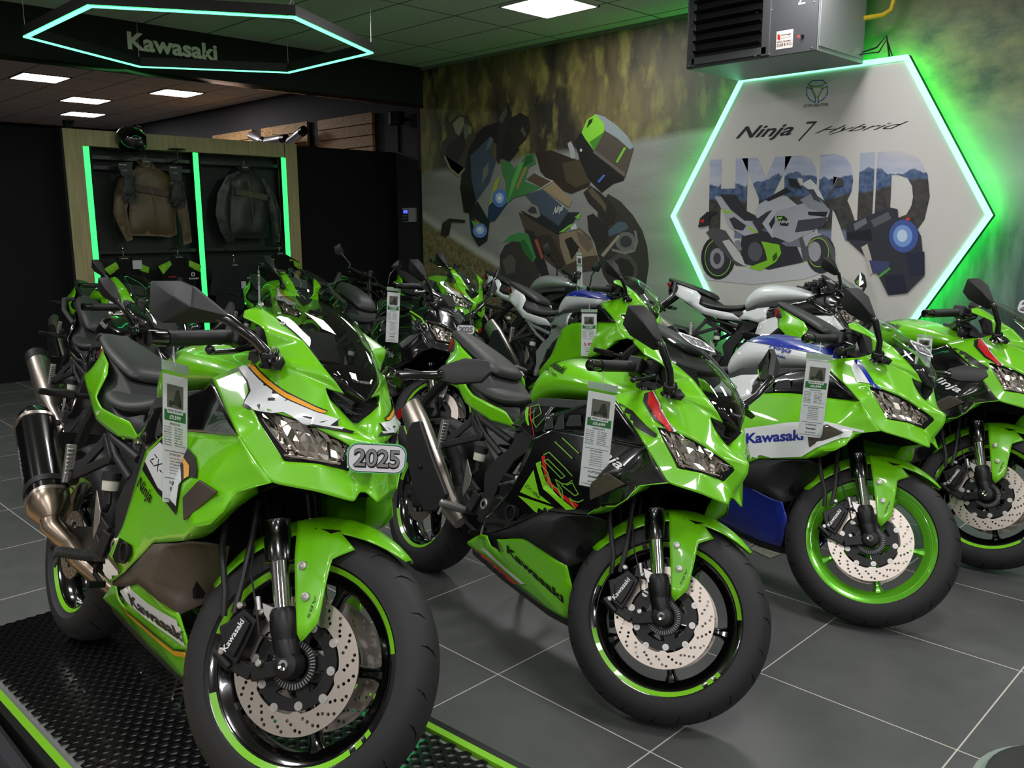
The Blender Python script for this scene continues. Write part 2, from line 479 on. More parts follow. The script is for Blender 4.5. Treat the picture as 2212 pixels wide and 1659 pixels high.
# ------------------------------------------------------------------ the room
WALLY, SOFX, PARTX, BACKY = 6.6, -7.96, -9.0, 7.0
ART = {'mur': [[[58,55,52],[[-5.372,1.59],[-5.254,1.725],[-5.107,1.653],[-4.961,1.527],[-4.845,1.381],[-4.786,1.236],[-4.763,1.069],[-4.79,0.887],[-4.815,0.795],[-5.147,0.778],[-5.3,0.959],[-5.412,1.263]]],[[78,75,72],[[-5.228,1.103],[-5.111,1.175],[-4.98,1.154],[-4.893,1.065],[-4.89,0.974],[-4.945,0.88],[-5.06,0.864],[-5.18,0.94]]],[[46,44,42],[[-5.183,1.08],[-5.095,1.129],[-4.993,1.108],[-4.935,1.041],[-4.933,0.973],[-4.989,0.925],[-5.091,0.92]]],[[105,106,104],[[-4.912,1.28],[-4.917,1.252],[-4.934,1.226],[-4.96,1.206],[-4.994,1.193],[-5.031,1.187],[-5.069,1.191],[-5.104,1.204],[-5.132,1.224],[-5.15,1.249],[-5.157,1.278],[-5.152,1.306],[-5.134,1.332],[-5.107,1.352],[-5.073,1.365],[-5.036,1.37],[-4.998,1.365],[-4.964,1.352],[-4.937,1.333],[-4.919,1.308]]],[[60,60,60],[[-4.962,1.279],[-4.965,1.263],[-4.975,1.247],[-4.99,1.235],[-5.01,1.227],[-5.032,1.224],[-5.054,1.226],[-5.075,1.234],[-5.091,1.246],[-5.102,1.261],[-5.106,1.278],[-5.103,1.295],[-5.093,1.31],[-5.077,1.323],[-5.057,1.331],[-5.035,1.333],[-5.012,1.331],[-4.992,1.323],[-4.976,1.311],[-4.966,1.296]]],[[122,122,120],[[-5.2,1.214],[-5.038,1.187],[-4.939,1.212],[-4.913,1.291],[-4.943,1.381],[-4.915,1.381],[-4.891,1.28],[-4.924,1.189],[-5.038,1.159],[-5.2,1.19]]],[[78,92,104],[[-5.248,1.381],[-5.132,1.461],[-5.045,1.46],[-5.001,1.404],[-5.1,1.364],[-5.247,1.323]]],[[150,142,126],[[-5.334,1.147],[-5.129,1.341],[-5.107,1.324],[-5.296,1.13]]],[[48,46,44],[[-5.509,1.522],[-5.432,1.544],[-5.248,1.404],[-5.23,1.242],[-5.365,1.193],[-5.491,1.381]]],[[78,68,60],[[-6.443,1.57],[-6.145,1.504],[-5.875,1.344],[-5.601,1.404],[-5.459,1.31],[-5.364,1.123],[-5.362,1.005],[-5.806,0.941],[-6.058,1.083],[-6.319,1.317]]],[[60,52,47],[[-6.214,1.318],[-5.991,1.344],[-5.84,1.137],[-5.79,1.04],[-5.889,1.013],[-6.059,1.133]]],[[140,124,104],[[-5.875,1.344],[-5.601,1.393],[-5.443,1.275],[-5.372,1.146],[-5.519,1.131],[-5.774,1.041],[-5.857,1.222]]],[[48,44,41],[[-5.8,1.29],[-5.712,1.321],[-5.599,1.214],[-5.706,1.091],[-5.743,1.187]]],[[110,98,84],[[-5.648,1.381],[-5.49,1.322],[-5.427,1.228],[-5.488,1.168],[-5.599,1.261]]],[[64,60,57],[[-6.723,1.119],[-6.647,1.225],[-6.518,1.278],[-6.373,1.292],[-6.232,1.154],[-6.144,1.005],[-6.144,0.815],[-6.466,0.71],[-6.727,0.802]]],[[92,88,82],[[-6.686,1.068],[-6.555,1.135],[-6.482,1.072],[-6.501,0.942],[-6.631,0.912]]],[[48,48,50],[[-6.355,1.393],[-6.231,1.38],[-6.041,1.033],[-5.972,0.835],[-6.075,0.831],[-6.214,1.079]]],[[165,84,62],[[-6.214,1.287],[-6.171,1.296],[-6.084,1.107],[-6.113,1.091]]],[[72,140,78],[[-6.684,1.25],[-6.572,1.329],[-6.444,1.361],[-6.302,1.349],[-6.188,1.105],[-6.241,1.053],[-6.356,1.146],[-6.427,1.266],[-6.573,1.271]]],[[52,108,60],[[-6.427,1.266],[-6.355,1.292],[-6.232,1.129],[-6.241,1.053],[-6.356,1.146]]],[[52,44,38],[[-6.197,2.166],[-5.978,2.17],[-5.751,2.092],[-5.577,2.036],[-5.468,1.893],[-5.482,1.801],[-5.716,1.738],[-5.927,1.804],[-6.128,1.969]]],[[76,66,52],[[-5.831,2.038],[-5.609,2.061],[-5.499,1.94],[-5.467,1.846],[-5.653,1.795],[-5.781,1.858]]],[[50,45,42],[[-5.558,1.745],[-5.466,1.806],[-5.344,1.739],[-5.194,1.621],[-5.145,1.541],[-5.19,1.45],[-5.279,1.427],[-5.356,1.543],[-5.495,1.65]]],[[92,84,68],[[-5.504,1.767],[-5.451,1.788],[-5.343,1.693],[-5.267,1.611],[-5.281,1.554],[-5.342,1.624],[-5.45,1.707]]],[[36,34,33],[[-5.673,2.226],[-5.581,2.334],[-5.411,2.118],[-5.055,1.909],[-5.068,1.842],[-5.197,1.814],[-5.329,1.738],[-5.498,1.871],[-5.609,2.061]]],[[82,74,66],[[-5.581,2.311],[-5.416,2.467],[-5.312,2.447],[-5.035,2.238],[-4.962,2.124],[-5.054,1.864],[-5.425,2.108]]],[[104,96,90],[[-5.426,2.142],[-5.055,1.909],[-5.069,1.876],[-5.441,2.114]]],[[140,150,154],[[-5.413,2.467],[-5.312,2.438],[-5.15,2.334],[-5.035,2.238],[-4.962,2.134],[-5.004,2.115],[-5.148,2.224],[-5.302,2.307]]],[[132,205,58],[[-5.589,2.312],[-5.521,2.42],[-5.416,2.467],[-5.311,2.369],[-5.31,2.302],[-5.426,2.13],[-5.534,2.24]]],[[74,132,48],[[-5.488,2.214],[-5.309,2.297],[-5.426,2.13]]],[[40,54,34],[[-5.528,2.341],[-5.498,2.418],[-5.446,2.431],[-5.46,2.393]]],[[118,190,56],[[-5.072,2.141],[-5.046,2.133],[-5.143,2.004],[-5.167,2.014]]],[[160,162,162],[[-5.765,2.221],[-5.721,2.241],[-5.676,2.169],[-5.662,2.073],[-5.719,2.076],[-5.744,2.161]]],[[74,112,190],[[-5.384,1.843],[-5.31,1.906],[-5.287,1.896],[-5.361,1.831]]],[[190,196,190],[[-5.576,2.145],[-5.579,2.136],[-5.586,2.131],[-5.596,2.131],[-5.604,2.137],[-5.607,2.147],[-5.604,2.156],[-5.596,2.162],[-5.587,2.161],[-5.579,2.155]]],[[72,82,98],[[-6.354,1.756],[-6.094,1.788],[-5.746,1.572],[-5.875,1.429],[-6.145,1.578]]],[[88,72,58],[[-6.318,1.903],[-6.214,1.96],[-5.96,1.865],[-6.094,1.809]]],[[154,136,108],[[-6.094,1.795],[-5.944,1.864],[-5.699,1.678],[-5.738,1.606]]],[[186,184,174],[[-6.222,1.958],[-5.941,1.869],[-6.094,1.807],[-6.287,1.748],[-6.12,1.808],[-5.98,1.868]]],[[42,44,48],[[-6.408,1.582],[-6.145,1.566],[-5.875,1.423],[-5.746,1.56],[-5.603,1.558],[-5.681,1.464],[-5.875,1.342],[-6.179,1.467]]],[[132,130,124],[[-6.368,1.582],[-6.266,1.661],[-6.162,1.625],[-6.124,1.529],[-6.179,1.505],[-6.319,1.556]]],[[64,64,64],[[-6.31,1.581],[-6.249,1.629],[-6.188,1.61],[-6.171,1.554],[-6.266,1.555]]],[[120,190,70],[[-5.875,1.362],[-5.729,1.441],[-5.665,1.452],[-5.809,1.368]]],[[120,190,70],[[-5.665,1.512],[-5.587,1.558],[-5.61,1.488]]],[[196,198,196],[[-5.721,1.417],[-5.649,1.452],[-5.632,1.393],[-5.709,1.387]]],[[66,126,70],[[-6.694,2.095],[-6.566,2.095],[-6.495,2.022],[-6.405,2.068],[-6.317,2.161],[-6.214,2.142],[-6.183,2.056],[-6.283,2.024],[-6.344,1.88],[-6.111,1.81],[-6.318,1.749],[-6.497,1.722],[-6.616,1.655],[-6.623,1.89],[-6.677,1.993]]],[[100,166,80],[[-6.432,2.069],[-6.353,2.077],[-6.569,1.712],[-6.61,1.655],[-6.532,1.887]]],[[44,92,54],[[-6.317,2.136],[-6.239,2.138],[-6.222,2.07],[-6.388,2.017]]],[[160,172,66],[[-6.79,1.897],[-6.696,1.963],[-6.831,1.666],[-6.885,1.589],[-6.868,1.693]]],[[160,128,86],[[-6.344,2.027],[-6.309,2.014],[-6.451,1.809],[-6.474,1.822]]],[[44,60,92],[[-6.888,1.641],[-6.679,1.791],[-6.61,1.655],[-6.795,1.484],[-6.91,1.472]]],[[66,80,96],[[-7.171,2.186],[-6.859,2.364],[-6.784,2.352],[-6.843,2.205],[-6.769,2.099],[-6.866,1.899],[-7.082,1.698],[-7.157,1.937]]],[[112,116,112],[[-6.969,2.033],[-6.882,2.105],[-6.893,1.978],[-6.991,1.878]]],[[96,110,128],[[-6.859,2.358],[-6.792,2.353],[-6.861,2.257],[-6.937,2.21]]],[[92,124,190],[[-6.606,1.719],[-6.613,1.686],[-6.632,1.658],[-6.662,1.637],[-6.699,1.626],[-6.738,1.627],[-6.774,1.639],[-6.804,1.662],[-6.824,1.691],[-6.83,1.724],[-6.823,1.757],[-6.803,1.786],[-6.772,1.806],[-6.735,1.816],[-6.697,1.815],[-6.66,1.803],[-6.631,1.781],[-6.612,1.751]]],[[165,195,235],[[-6.654,1.72],[-6.659,1.699],[-6.673,1.681],[-6.693,1.669],[-6.718,1.665],[-6.742,1.67],[-6.762,1.683],[-6.776,1.701],[-6.781,1.723],[-6.776,1.745],[-6.762,1.763],[-6.741,1.774],[-6.716,1.778],[-6.692,1.773],[-6.672,1.76],[-6.658,1.742]]],[[240,240,235],[[-6.691,1.721],[-6.695,1.709],[-6.704,1.701],[-6.717,1.698],[-6.73,1.702],[-6.74,1.711],[-6.743,1.722],[-6.74,1.734],[-6.73,1.742],[-6.717,1.745],[-6.704,1.741],[-6.694,1.732]]],[[36,40,44],[[-7.204,1.581],[-7.062,1.697],[-6.872,1.472],[-6.913,1.274],[-7.051,1.206],[-7.168,1.34]]],[[100,170,70],[[-7.165,1.494],[-6.949,1.446],[-7.127,1.427]]],[[180,122,70],[[-7.145,1.52],[-7.027,1.473],[-7.066,1.466]]],[[110,140,205],[[-6.915,1.38],[-6.922,1.354],[-6.942,1.331],[-6.973,1.313],[-7.01,1.304],[-7.05,1.304],[-7.087,1.313],[-7.117,1.33],[-7.137,1.353],[-7.144,1.38],[-7.136,1.406],[-7.116,1.43],[-7.085,1.447],[-7.047,1.456],[-7.007,1.456],[-6.971,1.446],[-6.941,1.429],[-6.922,1.406]]],[[185,205,240],[[-6.962,1.387],[-6.967,1.369],[-6.982,1.355],[-7.003,1.345],[-7.029,1.341],[-7.055,1.345],[-7.076,1.355],[-7.091,1.369],[-7.096,1.387],[-7.09,1.404],[-7.075,1.419],[-7.053,1.428],[-7.028,1.432],[-7.002,1.428],[-6.981,1.418],[-6.967,1.404]]],[[244,244,240],[[-7.005,1.393],[-7.008,1.384],[-7.019,1.377],[-7.032,1.375],[-7.046,1.377],[-7.056,1.384],[-7.06,1.393],[-7.056,1.402],[-7.046,1.409],[-7.032,1.412],[-7.018,1.409],[-7.008,1.402]]],[[34,30,28],[[-7.089,2.4],[-6.933,2.477],[-6.746,2.499],[-6.674,2.294],[-6.784,2.365],[-6.859,2.37],[-7.171,2.186],[-7.157,1.937],[-7.082,1.698],[-7.184,1.567],[-7.285,1.582],[-7.34,1.851],[-7.316,1.983],[-7.21,2.227]]],[[70,66,56],[[-7.625,2.426],[-7.528,2.551],[-7.382,2.617],[-7.262,2.617],[-7.145,2.519],[-7.07,2.385],[-7.19,2.265],[-7.254,2.046],[-7.357,1.969],[-7.52,2.059],[-7.637,2.253]]],[[146,138,116],[[-7.445,2.544],[-7.342,2.607],[-7.272,2.601],[-7.254,2.528],[-7.347,2.406],[-7.407,2.449]]],[[112,106,90],[[-7.254,2.528],[-7.165,2.508],[-7.207,2.383],[-7.288,2.349]]],[[48,44,40],[[-7.555,2.314],[-7.266,2.439],[-7.239,2.281],[-7.374,2.131],[-7.489,2.07],[-7.579,2.196]]],[[118,140,66],[[-7.185,2.497],[-7.136,2.48],[-7.147,2.417],[-7.197,2.408]]],[[130,142,66],[[-7.625,2.439],[-7.561,2.487],[-7.552,2.407],[-7.633,2.36]]],[[150,142,112],[[-7.611,2.198],[-7.51,2.051],[-7.357,1.965],[-7.254,2.046],[-7.27,2.06],[-7.367,1.996],[-7.489,2.07],[-7.579,2.209]]],[[36,33,31],[[-6.933,2.477],[-6.746,2.499],[-6.528,2.383],[-6.422,2.204],[-6.566,2.088],[-6.694,2.145],[-6.748,2.274]]],[[40,36,34],[[-6.527,2.53],[-6.403,2.568],[-6.282,2.509],[-6.265,2.399],[-6.317,2.307],[-6.44,2.229],[-6.511,2.283],[-6.546,2.409]]],[[86,76,66],[[-6.404,2.398],[-6.369,2.432],[-6.317,2.343],[-6.343,2.321]]],[[46,42,40],[[-6.598,2.689],[-6.527,2.579],[-6.546,2.47],[-6.637,2.366],[-6.713,2.071],[-6.759,2.124],[-6.738,2.349],[-6.726,2.56]]],[[88,82,76],[[-6.607,2.672],[-6.584,2.584],[-6.672,2.481],[-6.723,2.522]]],[[50,47,44],[[-7.654,1.463],[-7.535,1.517],[-7.498,1.476],[-7.536,1.338],[-7.605,1.308],[-7.69,1.338]]],[[44,42,40],[[-7.539,1.517],[-7.266,1.496],[-7.267,1.466],[-7.515,1.476]]]],'hex': [[[196,196,200],[[-4.116,0.971],[-3.62,0.948],[-3.172,1.008],[-2.9,1.11],[-2.902,1.149],[-3.473,1.093],[-4.084,1.016]]],[[46,46,50],[[-3.785,1.162],[-3.789,1.111],[-3.806,1.063],[-3.834,1.023],[-3.871,0.993],[-3.915,0.976],[-3.961,0.974],[-4.007,0.988],[-4.048,1.015],[-4.081,1.054],[-4.103,1.102],[-4.112,1.155],[-4.107,1.208],[-4.089,1.257],[-4.06,1.297],[-4.021,1.326],[-3.977,1.341],[-3.931,1.341],[-3.886,1.327],[-3.846,1.299],[-3.815,1.26],[-3.794,1.213]]],[[150,205,70],[[-3.818,1.162],[-3.821,1.118],[-3.834,1.078],[-3.856,1.044],[-3.886,1.019],[-3.921,1.005],[-3.958,1.003],[-3.994,1.015],[-4.027,1.038],[-4.053,1.071],[-4.07,1.112],[-4.077,1.156],[-4.074,1.2],[-4.06,1.241],[-4.037,1.275],[-4.006,1.3],[-3.971,1.312],[-3.934,1.313],[-3.899,1.301],[-3.867,1.277],[-3.842,1.244],[-3.825,1.205]]],[[56,56,60],[[-3.824,1.161],[-3.827,1.12],[-3.84,1.081],[-3.861,1.049],[-3.889,1.025],[-3.922,1.012],[-3.957,1.011],[-3.992,1.021],[-4.022,1.044],[-4.047,1.075],[-4.064,1.114],[-4.071,1.156],[-4.067,1.199],[-4.054,1.238],[-4.032,1.27],[-4.003,1.293],[-3.97,1.305],[-3.935,1.306],[-3.901,1.294],[-3.871,1.272],[-3.847,1.24],[-3.831,1.203]]],[[150,150,158],[[-3.884,1.153],[-3.887,1.123],[-3.898,1.097],[-3.916,1.077],[-3.938,1.066],[-3.962,1.065],[-3.986,1.075],[-4.006,1.094],[-4.019,1.12],[-4.024,1.15],[-4.021,1.18],[-4.01,1.206],[-3.992,1.226],[-3.97,1.236],[-3.946,1.237],[-3.922,1.227],[-3.903,1.208],[-3.89,1.182]]],[[70,70,76],[[-3.917,1.152],[-3.92,1.131],[-3.929,1.114],[-3.944,1.104],[-3.96,1.103],[-3.975,1.112],[-3.986,1.129],[-3.991,1.151],[-3.988,1.172],[-3.979,1.189],[-3.964,1.199],[-3.948,1.199],[-3.933,1.19],[-3.922,1.173]]],[[54,54,58],[[-2.928,1.207],[-2.93,1.166],[-2.941,1.128],[-2.96,1.096],[-2.986,1.072],[-3.017,1.059],[-3.05,1.058],[-3.083,1.069],[-3.113,1.091],[-3.137,1.122],[-3.154,1.161],[-3.161,1.203],[-3.159,1.245],[-3.147,1.284],[-3.127,1.316],[-3.1,1.338],[-3.068,1.35],[-3.035,1.351],[-3.003,1.339],[-2.974,1.317],[-2.951,1.286],[-2.935,1.248]]],[[90,90,98],[[-3.108,1.356],[-3.01,1.343],[-2.935,1.24],[-2.922,1.136],[-2.964,1.056],[-2.951,1.161],[-2.992,1.278]]],[[150,205,70],[[-2.979,1.219],[-2.98,1.188],[-2.989,1.158],[-3.003,1.133],[-3.022,1.115],[-3.045,1.106],[-3.07,1.105],[-3.094,1.113],[-3.116,1.13],[-3.134,1.155],[-3.146,1.184],[-3.152,1.216],[-3.15,1.249],[-3.142,1.278],[-3.127,1.303],[-3.107,1.32],[-3.084,1.33],[-3.059,1.33],[-3.035,1.321],[-3.014,1.304],[-2.996,1.28],[-2.984,1.251]]],[[58,58,62],[[-2.984,1.219],[-2.986,1.189],[-2.993,1.162],[-3.007,1.138],[-3.025,1.121],[-3.046,1.112],[-3.07,1.112],[-3.092,1.119],[-3.113,1.136],[-3.13,1.158],[-3.141,1.186],[-3.146,1.216],[-3.145,1.247],[-3.137,1.275],[-3.123,1.298],[-3.104,1.314],[-3.083,1.323],[-3.06,1.323],[-3.037,1.315],[-3.017,1.299],[-3.001,1.276],[-2.989,1.249]]],[[160,160,168],[[-3.043,1.225],[-3.044,1.199],[-3.051,1.175],[-3.064,1.158],[-3.08,1.148],[-3.097,1.148],[-3.114,1.157],[-3.129,1.174],[-3.139,1.197],[-3.144,1.223],[-3.142,1.249],[-3.135,1.273],[-3.122,1.29],[-3.106,1.299],[-3.089,1.299],[-3.072,1.29],[-3.057,1.274],[-3.047,1.251]]],[[82,82,84],[[-4.072,1.367],[-3.999,1.413],[-3.882,1.382],[-3.693,1.143],[-3.683,1.094],[-3.771,1.099],[-3.924,1.224]]],[[198,198,198],[[-3.911,1.296],[-3.846,1.311],[-3.761,1.227],[-3.676,1.115],[-3.691,1.094],[-3.789,1.141]]],[[52,52,58],[[-3.726,1.34],[-3.549,1.382],[-3.278,1.328],[-3.18,1.142],[-3.472,1.072],[-3.692,1.115],[-3.745,1.227]]],[[92,92,100],[[-3.537,1.216],[-3.542,1.183],[-3.559,1.155],[-3.584,1.139],[-3.613,1.139],[-3.64,1.153],[-3.66,1.18],[-3.668,1.214],[-3.663,1.248],[-3.646,1.276],[-3.621,1.291],[-3.592,1.291],[-3.565,1.277],[-3.546,1.25]]],[[140,140,144],[[-3.796,1.297],[-3.749,1.311],[-3.721,1.227],[-3.76,1.212]]],[[132,200,48],[[-3.553,1.299],[-3.392,1.273],[-3.371,1.206],[-3.415,1.136],[-3.548,1.06],[-3.659,1.085],[-3.491,1.148],[-3.51,1.217]]],[[60,90,30],[[-3.447,1.177],[-3.412,1.218],[-3.402,1.171],[-3.437,1.136]]],[[120,122,136],[[-3.378,1.287],[-3.11,1.382],[-3.187,1.262],[-3.332,1.26]]],[[84,84,90],[[-3.239,1.369],[-3.177,1.369],[-3.131,1.157],[-3.183,1.149]]],[[172,172,180],[[-3.207,1.355],[-3.152,1.379],[-3.036,1.356],[-3.134,1.323],[-3.166,1.256]]],[[176,176,186],[[-4.001,1.667],[-3.845,1.649],[-3.711,1.521],[-3.579,1.368],[-3.703,1.34],[-3.85,1.41],[-3.922,1.552]]],[[52,52,57],[[-3.952,1.682],[-3.798,1.672],[-3.713,1.549],[-3.617,1.506],[-3.584,1.464],[-3.709,1.462],[-3.84,1.551]]],[[60,60,66],[[-3.853,1.48],[-3.806,1.494],[-3.691,1.423],[-3.721,1.382],[-3.801,1.396]]],[[150,200,70],[[-3.691,1.416],[-3.643,1.409],[-3.579,1.361],[-3.626,1.368]]],[[150,200,70],[[-3.939,1.573],[-3.905,1.552],[-3.824,1.536],[-3.826,1.519],[-3.905,1.53]]],[[184,186,194],[[-3.618,1.52],[-3.59,1.588],[-3.502,1.64],[-3.354,1.652],[-3.279,1.595],[-3.204,1.541],[-3.266,1.382],[-3.455,1.327],[-3.569,1.464]]],[[58,58,64],[[-3.638,1.451],[-3.511,1.532],[-3.467,1.545],[-3.552,1.437],[-3.563,1.354]]],[[164,166,176],[[-3.436,1.531],[-3.207,1.593],[-2.995,1.537],[-3.004,1.46],[-3.11,1.382],[-3.304,1.288],[-3.456,1.341]]],[[40,40,44],[[-3.491,1.436],[-3.442,1.504],[-3.439,1.45],[-3.466,1.395]]],[[66,68,78],[[-3.242,1.462],[-2.999,1.486],[-3.029,1.421],[-3.11,1.389],[-3.265,1.369]]],[[140,142,152],[[-3.237,1.62],[-3.127,1.669],[-2.988,1.537],[-2.993,1.509],[-3.162,1.55]]],[[36,38,42],[[-3.168,1.527],[-3.008,1.525],[-3.019,1.486],[-3.159,1.501]]],[[206,210,210],[[-3.23,1.738],[-3.161,1.774],[-3.102,1.72],[-3.038,1.609],[-3.127,1.663]]],[[70,74,78],[[-3.171,1.697],[-3.129,1.695],[-3.06,1.59],[-3.124,1.617]]],[[40,40,44],[[-3.347,1.788],[-3.275,1.776],[-3.224,1.698],[-3.329,1.726]]],[[72,72,72],[[-2.943,1.781],[-2.899,1.751],[-2.899,1.713],[-2.972,1.708]]],[[84,84,88],[[-3.041,1.622],[-2.972,1.703],[-2.958,1.7],[-3.02,1.615]]],[[42,42,46],[[-3.535,1.627],[-3.358,1.716],[-3.31,1.688],[-3.501,1.613]]],[[38,44,40],[[-3.427,1.497],[-3.36,1.496],[-3.317,1.462],[-3.324,1.419],[-3.386,1.422]]],[[140,210,60],[[-3.416,1.49],[-3.375,1.49],[-3.381,1.474],[-3.409,1.47]]],[[44,44,49],[[-4.148,1.41],[-4.132,1.486],[-4.063,1.54],[-3.971,1.545],[-3.97,1.524],[-4.039,1.504],[-4.046,1.425]]],[[200,40,40],[[-4.126,1.477],[-4.092,1.477],[-4.091,1.451],[-4.125,1.451]]],[[54,56,64],[[-2.854,1.433],[-2.714,1.483],[-2.627,1.519],[-2.542,1.549],[-2.486,1.535],[-2.474,1.456],[-2.379,1.467],[-2.31,1.346],[-2.289,1.226],[-2.265,1.068],[-2.375,0.94],[-2.509,0.918],[-2.581,1.044],[-2.666,1.168],[-2.846,1.318]]],[[112,114,122],[[-2.801,1.433],[-2.713,1.477],[-2.698,1.439],[-2.785,1.382]]],[[92,94,102],[[-2.674,1.457],[-2.552,1.518],[-2.524,1.469],[-2.645,1.407]]],[[34,36,42],[[-2.85,1.369],[-2.669,1.395],[-2.65,1.307],[-2.833,1.318]]],[[70,92,160],[[-2.328,1.346],[-2.33,1.311],[-2.342,1.278],[-2.362,1.252],[-2.389,1.236],[-2.421,1.229],[-2.453,1.234],[-2.483,1.251],[-2.509,1.276],[-2.526,1.309],[-2.534,1.345],[-2.531,1.382],[-2.519,1.414],[-2.497,1.44],[-2.47,1.456],[-2.438,1.462],[-2.406,1.456],[-2.377,1.439],[-2.352,1.414],[-2.335,1.382]]],[[120,156,215],[[-2.368,1.346],[-2.37,1.319],[-2.38,1.296],[-2.397,1.278],[-2.418,1.269],[-2.442,1.268],[-2.465,1.277],[-2.484,1.295],[-2.498,1.318],[-2.504,1.345],[-2.502,1.372],[-2.492,1.396],[-2.475,1.414],[-2.453,1.423],[-2.43,1.423],[-2.407,1.413],[-2.388,1.396],[-2.374,1.373]]],[[196,214,236],[[-2.403,1.348],[-2.405,1.329],[-2.414,1.314],[-2.428,1.305],[-2.444,1.305],[-2.46,1.313],[-2.471,1.329],[-2.476,1.348],[-2.474,1.367],[-2.465,1.383],[-2.451,1.391],[-2.435,1.391],[-2.419,1.383],[-2.408,1.367]]],[[190,182,172],[[-2.731,1.262],[-2.687,1.288],[-2.656,1.206],[-2.623,1.093],[-2.652,1.054],[-2.685,1.167]]],[[66,72,112],[[-2.666,1.168],[-2.514,1.159],[-2.526,1.068],[-2.634,1.077]]],[[44,46,66],[[-2.408,1.223],[-2.278,1.238],[-2.263,1.078],[-2.36,1.06]]],[[40,42,60],[[-2.544,1.058],[-2.409,1.075],[-2.376,0.952],[-2.503,0.921]]],[[90,160,60],[[-2.594,1.056],[-2.511,1.122],[-2.504,1.107],[-2.581,1.041]]],[[210,60,60],[[-2.392,1.465],[-2.394,1.459],[-2.402,1.456],[-2.413,1.456],[-2.422,1.46],[-2.425,1.465],[-2.422,1.471],[-2.414,1.474],[-2.404,1.474],[-2.395,1.471]]]],'bl': [[[-3.224,2.473],[-3.191,2.498],[-3.109,2.491],[-3.081,2.466],[-3.114,2.452],[-3.189,2.455],[-3.224,2.473]],[[-3.233,2.455],[-3.23,2.398],[-3.199,2.356],[-3.16,2.337],[-3.159,2.37],[-3.195,2.438],[-3.233,2.455]],[[-3.07,2.444],[-3.067,2.39],[-3.095,2.353],[-3.138,2.336],[-3.136,2.376],[-3.108,2.429],[-3.07,2.444]]],'gr': [[[-3.209,2.45],[-3.188,2.443],[-3.149,2.369]],[[-3.093,2.442],[-3.112,2.433],[-3.136,2.382]],[[-3.209,2.453],[-3.103,2.441]]],'nin': [[-5.959,1.515],[-5.827,1.555],[-5.929,1.611]],'word': [[-4.059,1.965],[-2.281,1.938],[-4.045,1.324]],'wordr': [[-2.279,1.328]],'go': [[-3.249,2.308],[-3.054,2.302],[-3.251,2.331]],'ninja': [[-3.833,2.09],[-3.338,2.082],[-3.808,2.21]],'seven': [[-3.283,2.062],[-3.144,2.058],[-3.271,2.203]],'hyb': [[-3.16,2.095],[-2.497,2.082],[-3.116,2.155]],'ninB': [[-3.401,1.429],[-3.31,1.438],[-3.403,1.463]]}
